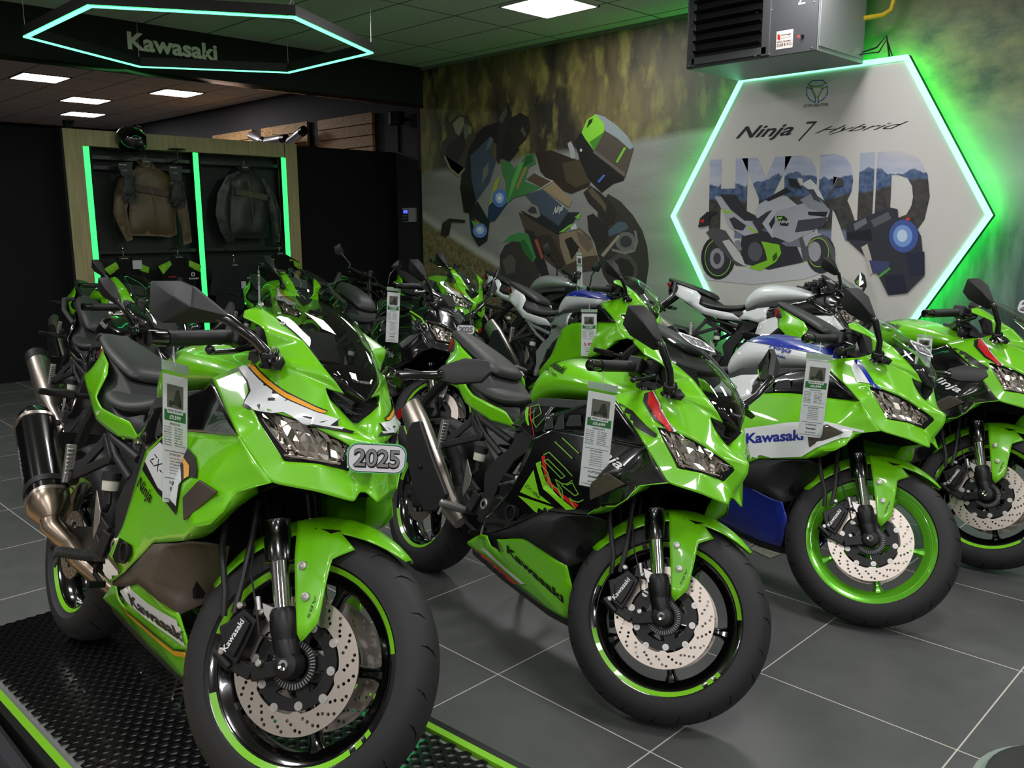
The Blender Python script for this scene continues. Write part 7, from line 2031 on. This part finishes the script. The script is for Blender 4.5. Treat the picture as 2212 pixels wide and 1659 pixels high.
    if c['naked']:
        for s in (-1, 1):
            mb = MB()
            b0 = Vector((1.06, s * .22, .97 + bz))
            out = [b0 + Vector((-.06, s * a, z)) for a, z in ((.05, .19), (.12, .27), (.175, .22), (.15, .16), (.08, .15))]
            ce = sum(out, Vector()) / 5
            mb.hull(out + [ce + (p - ce) * .9 + Vector((-.02, 0, 0)) for p in out] + [ce + Vector((.022, 0, .01))])
            mr = mb.build('mirror', G['mblack'], rt, bevel=.004)
            mb = MB()
            mb.add([ce + (p - ce) * .84 + Vector((-.0215, 0, 0)) for p in out], [(0, 1, 2, 3, 4)])
            mb.build('mirror_glass', G['mirror'], mr, smooth=False)
            mb = MB()
            mb.tube([b0, b0 + Vector((-.01, s * .01, .10)), ce], .007, 8)
            mb.build('mirror_stem', G['gblack'], mr)
    # ---- touring extras
    if c['touring']:
        mb = MB()
        for s in (-1, 1): mb.tube([(.20, s * .12, .90), (.02, s * .135, .96), (-.12, s * .11, 1.02), (-.17, s * .05, 1.03)], .013, 10)
        mb.build('grab_rail', G['dgrey'], rt)
    # ---- liveries
    pn = {p.name.split('.')[0]: p for p in panels}
    dk = c['decal']
    if dk and not c['naked']:
        bc, bm_, bb = bvh_of([cw]), bvh_of([pn['side_fairing']]), bvh_of([P['belly']])
        bt, bs_ = bvh_of([tk]), bvh_of([pn['side_cover']])
        pl = lambda k: poly2([decs(k)])
        if dk == 'a':
            for s in ((-1, 1) if q else (-1,)): graphics('cowl_stripe', [(pl('a_black'), G['print_black']), (pl('a_white'), G['white']), (pl('a_orange'), G['orange'])], bc, s, cw)
        if dk == 'a' and q:
            graphics('fairing_stripe', [(pl('a_midblack'), G['print_black']), (pl('a_midwhite'), G['white']), (pl('a_midorange'), G['orange']), (pl('a_taildark'), G['bronze']), (pl('a_tailwhite'), G['white'])], bm_, -1, pn['side_fairing'])
            graphics('fairing_lettering', [(textq('Ninja', (.800, .600), (.925, .573), (.806, .640), .015, .35), G['print_black']), (textq('ZX-4RR', (.852, .682), (1.075, .632), (.860, .706), 0, .25), G['print_black'])], bm_, -1, pn['side_fairing'])
            graphics('belly_graphics', [(pl('a_bellywhite'), G['white']), (pl('a_bellyblack'), G['print_black']), (pl('a_bellyorange'), G['orange']), (textq('Kawasaki', DEC['a_bellytxt'][0], DEC['a_bellytxt'][1], DEC['a_bellytxt'][2], .035), G['print_black'])], bb, -1, P['belly'])
        if dk == 'b':
            graphics('cowl_stripe', [(pl('b_sideblack'), G['print_black']), (pl('b_black'), G['print_black']), (pl('b_white'), G['white']), (pl('b_red'), G['red'])], bc, -1, cw)
        if dk == 'b' and q:
            ln = stroke2([decs('b_line%d' % k) for k in range(10)], .0035)
            graphics('fairing_stripe', [(pl('b_greencorner'), G['lime']), (pl('b_greencorner2'), G['lime']), (poly2([[(.868, .628), (.893, .642), (.905, .620), (.955, .583), (1.03, .560), (1.142, .543), (1.10, .530), (.945, .560), (.885, .612)]]), G['lime']), (poly2([[(.888, .656), (.905, .663), (.948, .612), (.975, .592), (1.054, .571), (1.158, .561), (1.146, .546), (1.06, .560), (.965, .580), (.925, .613)]]), G['red']), (ln, G['linegreen'])], bm_, -1, pn['side_fairing'])
            graphics('fairing_lettering', [(textq('Ninja', (1.09, .735), (1.285, .690), (1.10, .770), .015, .35), G['print_white']), (textq('ZX-4RR', DEC['b_txt_zx'][0], DEC['b_txt_zx'][1], DEC['b_txt_zx'][2], 0, .2), G['print_black'])], bm_, -1, pn['side_fairing'])
            graphics('belly_graphics', [(textq('Kawasaki', DEC['b_bellytxt'][0], DEC['b_bellytxt'][1], DEC['b_bellytxt'][2], .035), G['print_black']), (pl('b_bellyred'), G['red']), (pl('b_bellywhite'), G['white'])], bb, -1, P['belly'])
            graphics('side_cover_stripe', [(pl('b_sidegreen'), G['lime']), (pl('b_sidered'), G['red']), (stroke2([[(.70, .80), (.76, .815), (.80, .79), (.76, .76), (.80, .74), (.83, .78)], [(.72, .77), (.75, .79), (.78, .75)]], .003), G['linegreen'])], bs_, -1, pn['side_cover'])
        if dk == 'c':
            graphics('cowl_stripe', [(pl('c_white'), G['white']), (pl('c_blue'), G['blue'])], bc, -1, cw)
            graphics('fairing_lettering', [(pl('c_midwhite'), G['white']), (textq('Kawasaki', DEC['c_midtxt'][0], DEC['c_midtxt'][1], DEC['c_midtxt'][2], .035), G['print_blue'])], bm_, -1, pn['side_fairing'])
            graphics('tank_graphics', [(poly2([[(.62, .958), (.70, .955), (.85, .968), (1.0, .962), (1.15, .935), (1.2, .96), (1.0, 1.03), (.8, 1.04), (.6, 1.0)]]), G['blue']), (textq('Ninja', (.86, .930), (.975, .917), (.866, .956), .015, .35), G['print_blue']), (textq('Kawasaki', (.872, .912), (.957, .902), (.873, .922), .02), G['print_blue'])], bt, -1, tk)
        if dk in 'ab' and q:
            graphics('tank_lettering', [(textq('Kawasaki', (.690, .958), (.845, .936), (.694, .983), .03), G['print_black']), (textq('Racing Team', (.686, .938), (.815, .918), (.688, .954), .008), G['print_black'])], bt, -1, tk)
        if dk == 'k':          # all-black tourer: silver lettering
            graphics('tank_lettering', [(textq('Kawasaki', (.80, .945), (.98, .925), (.805, .97), .02), G['grey'])], bt, -1, tk)
            graphics('fairing_lettering', [(textq('Ninja', (.93, .62), (1.12, .585), (.94, .665), .015, .35), G['grey'])], bm_, -1, pn['side_fairing'])
            graphics('cowl_stripe', [(stroke2([[(1.16, .90), (1.30, .865), (1.37, .83)], [(1.145, .893), (1.26, .85)]], .008), G['lime'])], bc, -1, cw)
        if dk == 'r':          # green over blue and white racer
            graphics('tank_graphics', [(poly2([[(.60, .94), (.68, .955), (.85, .972), (1.0, .966), (1.2, .935), (1.2, 1.03), (.8, 1.05), (.58, 1.0)]]), G['blue'])], bt, -1, tk)
    return rt


def pose(rt, X, Y, psi, lean, z0=0., pitch=0.):
    """stands the bike on its side stand: lean to its left"""
    cl, sl = math.cos(lean), math.sin(lean)
    L = Matrix(((1, 0, 0), (0, cl, sl), (0, -sl, cl)))
    cq, sq = math.cos(pitch), math.sin(pitch)
    Q = Matrix(((cq, 0, -sq), (0, 1, 0), (sq, 0, cq)))
    Z = Matrix.Rotation(psi, 3, 'Z')
    M = (Z @ Q @ L).to_4x4()
    M.translation = (X, Y, z0)
    rt.matrix_world = M
    return rt

# ------------------------------------------------------------------ the bikes, in the three rows they stand in
def put(name, label, cfg, X, Y, psi, lean=.26, z0=0., pitch=0.):
    return pose(bike(name, label, cfg), X, Y, psi, lean, z0, pitch)


put('motorcycle', 'lime green sport motorcycle with white and orange stripes on the black display ramp', dict(decal='a', muf='carbon', mirror='b', mirror_l='c', st=.5876, bronze='bronze'), -2.9244, .8966, -.0334, .2497, .083, .0794)
put('motorcycle', 'lime green and black sport motorcycle with a red stripe, second in the front row', dict(decal='b', mid='gblack', st=.6301), -2.7411, 2.1927, -.193, .2943)
put('motorcycle', 'green, white and blue sport motorcycle with green wheels, third in the front row', dict(decal='c', tank='white', side='white', belly='blue', wheel='rimgreen', tape=None, st=.5608, screen='clear', mirror_l='c'), -2.561, 3.2487, -.2051, .2861)
put('motorcycle', 'black and green sport motorcycle cut by the right edge of the picture', dict(decal='b', mid='gblack', belly='gblack', st=.45, barz=.05, q=1), -2.36, 4.33, -.36, .25)
bg = dict(q=0, screen='clear')
put('motorcycle', 'black sport tourer with a year plate on its nose, behind the first two bikes', dict(bg, decal='k', cowl='gblack', tank='gblack', mid='gblack', belly='gblack', tail='gblack', fender='gblack', tall=.09, touring=1, barz=.06, muf='other', mz=.03), -5.33, 3.41, -.11, .25)
put('motorcycle', 'green race replica with blue and white tank and silver frame behind the second front bike', dict(bg, decal='r', tank='white', side='silver', frame='silver', tail='white', mid='green'), -4.75, 4.62, -.16, .25)
put('motorcycle', 'black tourer with a large clear screen behind the ramp bike', dict(bg, decal='k', cowl='gblack', tank='gblack', mid='gblack', belly='gblack', tail='gblack', fender='gblack', tall=.06, touring=1, barz=.05, muf='other'), -5.4, 1.62, -.08, .25)
put('motorcycle', 'lime green motorcycle with orange and white stripe beside the middle light strip', dict(bg, decal='a', barz=.08), -7.45, 3.85, -.25, .25)
put('motorcycle', 'lime green motorcycle mostly hidden behind the black tourer with the large screen', dict(bg, decal='a'), -7.75, 2.42, -.07, .25)
put('motorcycle', 'green motorcycle behind the black tourer with the number plate', dict(bg, decal='a', barz=.08), -6.95, 5.2, -.25, .25)
put('motorcycle', 'black motorcycle of which only the dark tail shows against the black partition', dict(bg, cowl='gblack', tank='gblack', mid='gblack', belly='gblack', tail='gblack', fender='gblack', naked=1), -7.75, 4.62, -.02, .25)
put('motorcycle', 'naked silver and black motorcycle with a green fork shroud under the mural', dict(bg, naked=1, tank='silver', tail='white'), -6.15, 5.72, -.05, .25)
put('motorcycle', 'white and silver motorcycle with black nose in front of the hexagon sign', dict(bg, cowl='gblack', tank='white', mid='white', belly='gblack', tail='white', side='white', fender='silver'), -3.95, 5.75, .03, .22)


# ------------------------------------------------------------------ price tags and year plates
def price_tag(q, title, price, label, extra=None, group=None):
    TL, TR, BR, BL_ = (Vector(p) for p in q)
    o = (BL_ + BR) / 2
    u = (TR - TL + BR - BL_) / 2
    w = u.length
    u = u.normalized()
    v = ((TL + TR) / 2 - o)
    h = v.length
    v = v.normalized()
    n = u.cross(v).normalized()
    if n.dot(Vector((0, 0, 1.4)) - o) < 0: n = -n
    r_ = root('price_tag', (TL + TR) / 2, label, 'price tag', group)
    P = lambda x, y, d=0.: o + u * (x * w) + v * (y * h) + n * d

    def quad(name, x0, x1, y0, y1, d, m, th=.0008):
        mb = MB()
        mb.prism([P(x0, y0, d), P(x1, y0, d), P(x1, y1, d), P(x0, y1, d)], n * th)
        return loc_(mb.build(name, m, None, smooth=False), r_)
    quad('paper_card', -.46, .46, .01, .90, 0, G['card'])
    quad('clear_sleeve', -.5, .5, 0, .985, .0016, G['sleeve'], .0003)
    quad('hanging_strip', -.5, .5, .925, .99, -.0012, mat('strip_clear', (170, 190, 172), .2), .0006)
    quad('bike_photo', -.30, .30, .675, .835, .0009, mat('photo_ink', (104, 100, 92), .6), .0002)
    quad('price_band', -.40, .40, .585, .66, .0009, mat('band_green', (32, 112, 50), .6), .0002)
    bx = []
    bp = [(-.20, .70), (-.06, .73), (.03, .80), (.14, .81), (.20, .76), (.24, .70), (.14, .69), (.0, .70)]
    bx.append((poly2([[(x, y) for x, y in bp]]), mat('photo_bike', (34, 46, 24), .6)))
    for cx in (-.17, .17): bx.append((poly2([[(cx + .07 * math.cos(a), .705 + .022 * math.sin(a)) for a in [2 * PI * k / 14 for k in range(14)]]]), mat('photo_bike', (34, 46, 24), .6)))

    def txt(t, x, y, ww, hh, m, b=.015): bx.append((fit2(text2(t, b), ww, hh), m, x, y))
    ik, wh = mat('ink_black', (20, 20, 22), .5), mat('print_white', (235, 238, 236), .5)
    quad('title_card', -.29, .29, .638, .672, .0012, G['card'], .0002)
    txt(title, -.26, .643, .52, .022, ik, .03)
    txt(price, -.21, .594, .42, .032, wh, .03)
    txt('SPECIFICATION', -.2, .558, .40, .014, ik)
    y = .535
    for k, (a, b) in enumerate((('Fuel Capacity', '15 litres'), ('Fuel Consumption', '52 mpg'), ('Max Power', '57 kW'), ('Front Tyre', '120/70ZR17'), ('Rear Tyre', '160/60ZR17'), ('Kerb Mass', '189 kg'), ('Seat Height', '800 mm'), ('Frame', 'Trellis, high tensile steel'))):
        txt(a, -.40, y - .0175 * k, .27, .010, ik)
        txt(b, -.02, y - .0175 * k, .30 if k < 7 else .42, .010, ik)
    bx.append((stroke2([[(-.38, .375), (.38, .375)], [(-.38, .185), (.38, .185)], [(-.40, .035), (.40, .035)]], .004), ik))
    if extra:
        txt(extra, -.30, .235, .60, .055, mat('ink_red', (180, 40, 40), .5), .03)
        bx.append((stroke2([[(-.32, .225), (.32, .225)]], .006), mat('ink_red', (180, 40, 40), .5)))
    else:
        txt('KEY FEATURES', -.2, .345, .40, .015, ik)
        for k, t in enumerate(('Ride By Wire', 'Quick Shifter', 'TFT Instrument', 'Dual Front Discs', 'High Grade Suspension', 'Smartphone Connection')): txt('- ' + t, -.22, .32 - .021 * k, .44, .011, ik)
    txt('K-OPTIONS', -.2, .145, .40, .020, ik, .02)
    txt('Kawasaki', -.18, .10, .36, .024, ik, .03)
    txt('ASK FOR PRICES', -.2, .055, .40, .015, ik)
    out, mats, me = bmesh.new(), [], bpy.data.meshes.new('t')
    for it in bx:
        bm, m = it[0], it[1]
        dx, dy = it[2:] if len(it) > 2 else (0, 0)
        if m not in mats: mats.append(m)
        for vv in bm.verts: vv.co = P(vv.co.x + dx, vv.co.y + dy, .00145)
        for f in bm.faces: f.material_index = mats.index(m)
        bm.to_mesh(me)
        bm.free()
        out.from_mesh(me)
    bpy.data.meshes.remove(me)
    loc_(bmobj(out, 'printed_text', mats, None, smooth=False), r_)
    mb = MB()
    a = P(0, .965, -.002)
    mb.tube([a + n * .004, a + v * .02 - n * .012, a + v * .045 - n * .02, a + v * .02 - n * .03, a - n * .004], .0012, 6)
    loc_(mb.build('hanging_tie', mat('cable_white', (200, 200, 196), .5)), r_)
    return r_


TAGS = {
't1':[(-1.9151,0.8085,1.142),(-1.9006,0.8666,1.1284),(-1.9075,0.839,0.785),(-1.9206,0.7865,0.8136)],
't2':[(-1.5823,1.9065,0.9904),(-1.516,1.9664,0.9805),(-1.5379,1.9466,0.654),(-1.6011,1.8895,0.6768)],
't3':[(-1.4085,2.9133,0.9809),(-1.3261,2.9559,0.982),(-1.3445,2.9463,0.6638),(-1.4222,2.9062,0.6773)],
't9':[(-4.245,3.1958,1.0765),(-4.1871,3.2729,1.0667),(-4.2089,3.2438,0.7243),(-4.251,3.1878,0.7346)],
't6':[(-3.6494,4.3185,0.8969),(-3.5675,4.3894,0.8971),(-3.5702,4.3871,0.5809),(-3.6495,4.3184,0.5832)],
'tz':[(-4.9681,5.8069,1.1994),(-4.9308,5.8401,1.2008),(-4.9226,5.8474,0.8991),(-4.959,5.815,0.9073)],
't4':[(-1.3606,3.8331,0.9669),(-1.2982,3.8555,0.9662),(-1.3,3.8549,0.8243),(-1.3615,3.8328,0.8302)],
't11':[(-6.4007,3.5409,1.0882),(-6.3932,3.5552,1.0879),(-6.3974,3.5473,0.7966),(-6.405,3.5329,0.7972)]}
price_tag(TAGS['t1'], 'NINJA ZX-4RR', '£9,599', 'long white price tag reading 9,599 pounds on the ramp bike')
price_tag(TAGS['t2'], 'NINJA ZX-4RR', '£8,699', 'long price tag reading 8,699 pounds on the green and black bike')
price_tag(TAGS['t3'], 'NINJA ZX-4RR', '£8,699', 'long price tag over the blue lettering of the green and white bike')
price_tag(TAGS['t9'], 'NINJA 1100SX', '£13,549', 'white price tag on the black sport tourer with the number plate')
price_tag(TAGS['t6'], 'NINJA ZX-10R', '£17,999', 'white price tag with red 5.9% on the race replica', '5.9%')
price_tag(TAGS['tz'], 'Z900', '£9,999', 'narrow white price tag on the naked silver motorcycle under the mural')
price_tag(TAGS['t4'], 'NINJA 500', '£5,799', 'short white price tag behind the clear screen of the third front bike')
price_tag(TAGS['t11'], 'NINJA 650', '£7,299', 'clear price tag seen nearly edge on beside the far green bike')


def year_plate(name, label, o, u, v, w, h, rim=None):
    """rounded clear plate with grey numerals: o centre, u right, v up"""
    o, u, v = Vector(o), Vector(u).normalized(), Vector(v)
    v = (v - u * u.dot(v)).normalized()
    n = u.cross(v)
    r_ = root('year_plate', o, label, 'year plate')

    def rr(w_, h_, d, th, nm, m):
        pts = []
        for cx, cy, a0 in ((1, 1, 0), (-1, 1, 90), (-1, -1, 180), (1, -1, 270)):
            for k in range(6):
                a = math.radians(a0 + 18 * k)
                r2 = h_ * .34
                pts.append(o + u * (cx * (w_ / 2 - r2) + r2 * math.cos(a)) + v * (cy * (h_ / 2 - r2) + r2 * math.sin(a)) + n * d)
        mb = MB()
        mb.prism(pts, n * th)
        return loc_(mb.build(nm, m, None, smooth=False), r_)
    rr(w, h, 0, .003, 'acrylic_plate', rim or G['sleeve'])
    rr(w * .96, h * .93, .0032, .0006, 'black_outline', G['print_black'])
    rr(w * .94, h * .885, .004, .0005, 'white_field', G['card'])
    a = fit2(text2('2025', .03, 0, .95), w * .76, h * .62)
    loc_(bmobj(place2(a, o - u * w * .37 - v * h * .33 + n * .0050, u, v), 'numeral_shadow', G['print_black'], None, smooth=False), r_)
    a = fit2(text2('2025', .045, 0, .95), w * .78, h * .62)
    loc_(bmobj(place2(a, o - u * w * .39 - v * h * .29 + n * .0054, u, v), 'numeral_outline', G['print_black'], None, smooth=False), r_)
    a = fit2(text2('2025', .012, 0, .95), w * .765, h * .585)
    loc_(bmobj(place2(a, o - u * w * .3825 - v * h * .272 + n * .0058, u, v), 'numerals', G['grey'], None, smooth=False), r_)
    return r_


def on_bike(P, X, Y, psi, lean, z0=0., pitch=0.):
    cl, sl = math.cos(lean), math.sin(lean)
    L = Matrix(((1, 0, 0), (0, cl, sl), (0, -sl, cl)))
    cq, sq = math.cos(pitch), math.sin(pitch)
    M = Matrix.Rotation(psi, 3, 'Z') @ Matrix(((cq, 0, -sq), (0, 1, 0), (sq, 0, cq))) @ L
    return M @ Vector(P) + Vector((X, Y, z0)), M


q = [Vector(p) for p in [(-1.4584,0.9872,0.9982),(-1.3889,1.0798,0.9865),(-1.3882,1.0808,0.9233),(-1.457,0.9891,0.9341)]]
year_plate('plate', 'year plate with a green coloured rim on the nose of the ramp bike', sum(q, Vector()) / 4, q[1] - q[0] + q[2] - q[3], q[0] - q[3] + q[1] - q[2], .122, .064, G['acryl'])
c_, M_ = on_bike((1.245, 0, 1.122), -2.7411, 2.1927, -.193, .2943)
year_plate('plate', 'year plate on the screen of the second bike in the front row', c_, M_ @ Vector((0, -1, .02)), M_ @ Vector((1, 0, -.45)), .135, .10)
c_, M_ = on_bike((1.40, -.005, 1.025), -2.561, 3.2487, -.2051, .2861)
year_plate('plate', 'year plate lying on the screen of the green and white bike', c_, M_ @ Vector((0, 1, 0)), M_ @ Vector((-.75, 0, .65)), .12, .075)
q = [Vector(p) for p in [(-3.8133,3.374,0.8606),(-3.7412,3.4523,0.854),(-3.7343,3.4598,0.8016),(-3.8084,3.3793,0.8055)]]
year_plate('plate', 'year plate reading 2025 on the nose of the black sport tourer', sum(q, Vector()) / 4, q[1] - q[0] + q[2] - q[3], q[0] - q[3] + q[1] - q[2], .108, .056)
q = [Vector(p) for p in [(-1.0471,4.0636,1.1126),(-1.0073,4.0734,1.1027),(-0.9962,4.0762,1.0491),(-1.0363,4.0662,1.0626)]]
year_plate('plate', 'year plate half cut by the right edge of the picture', sum(q, Vector()) / 4 + Vector((.03, .02, 0)), q[1] - q[0], q[0] - q[3], .12, .062)
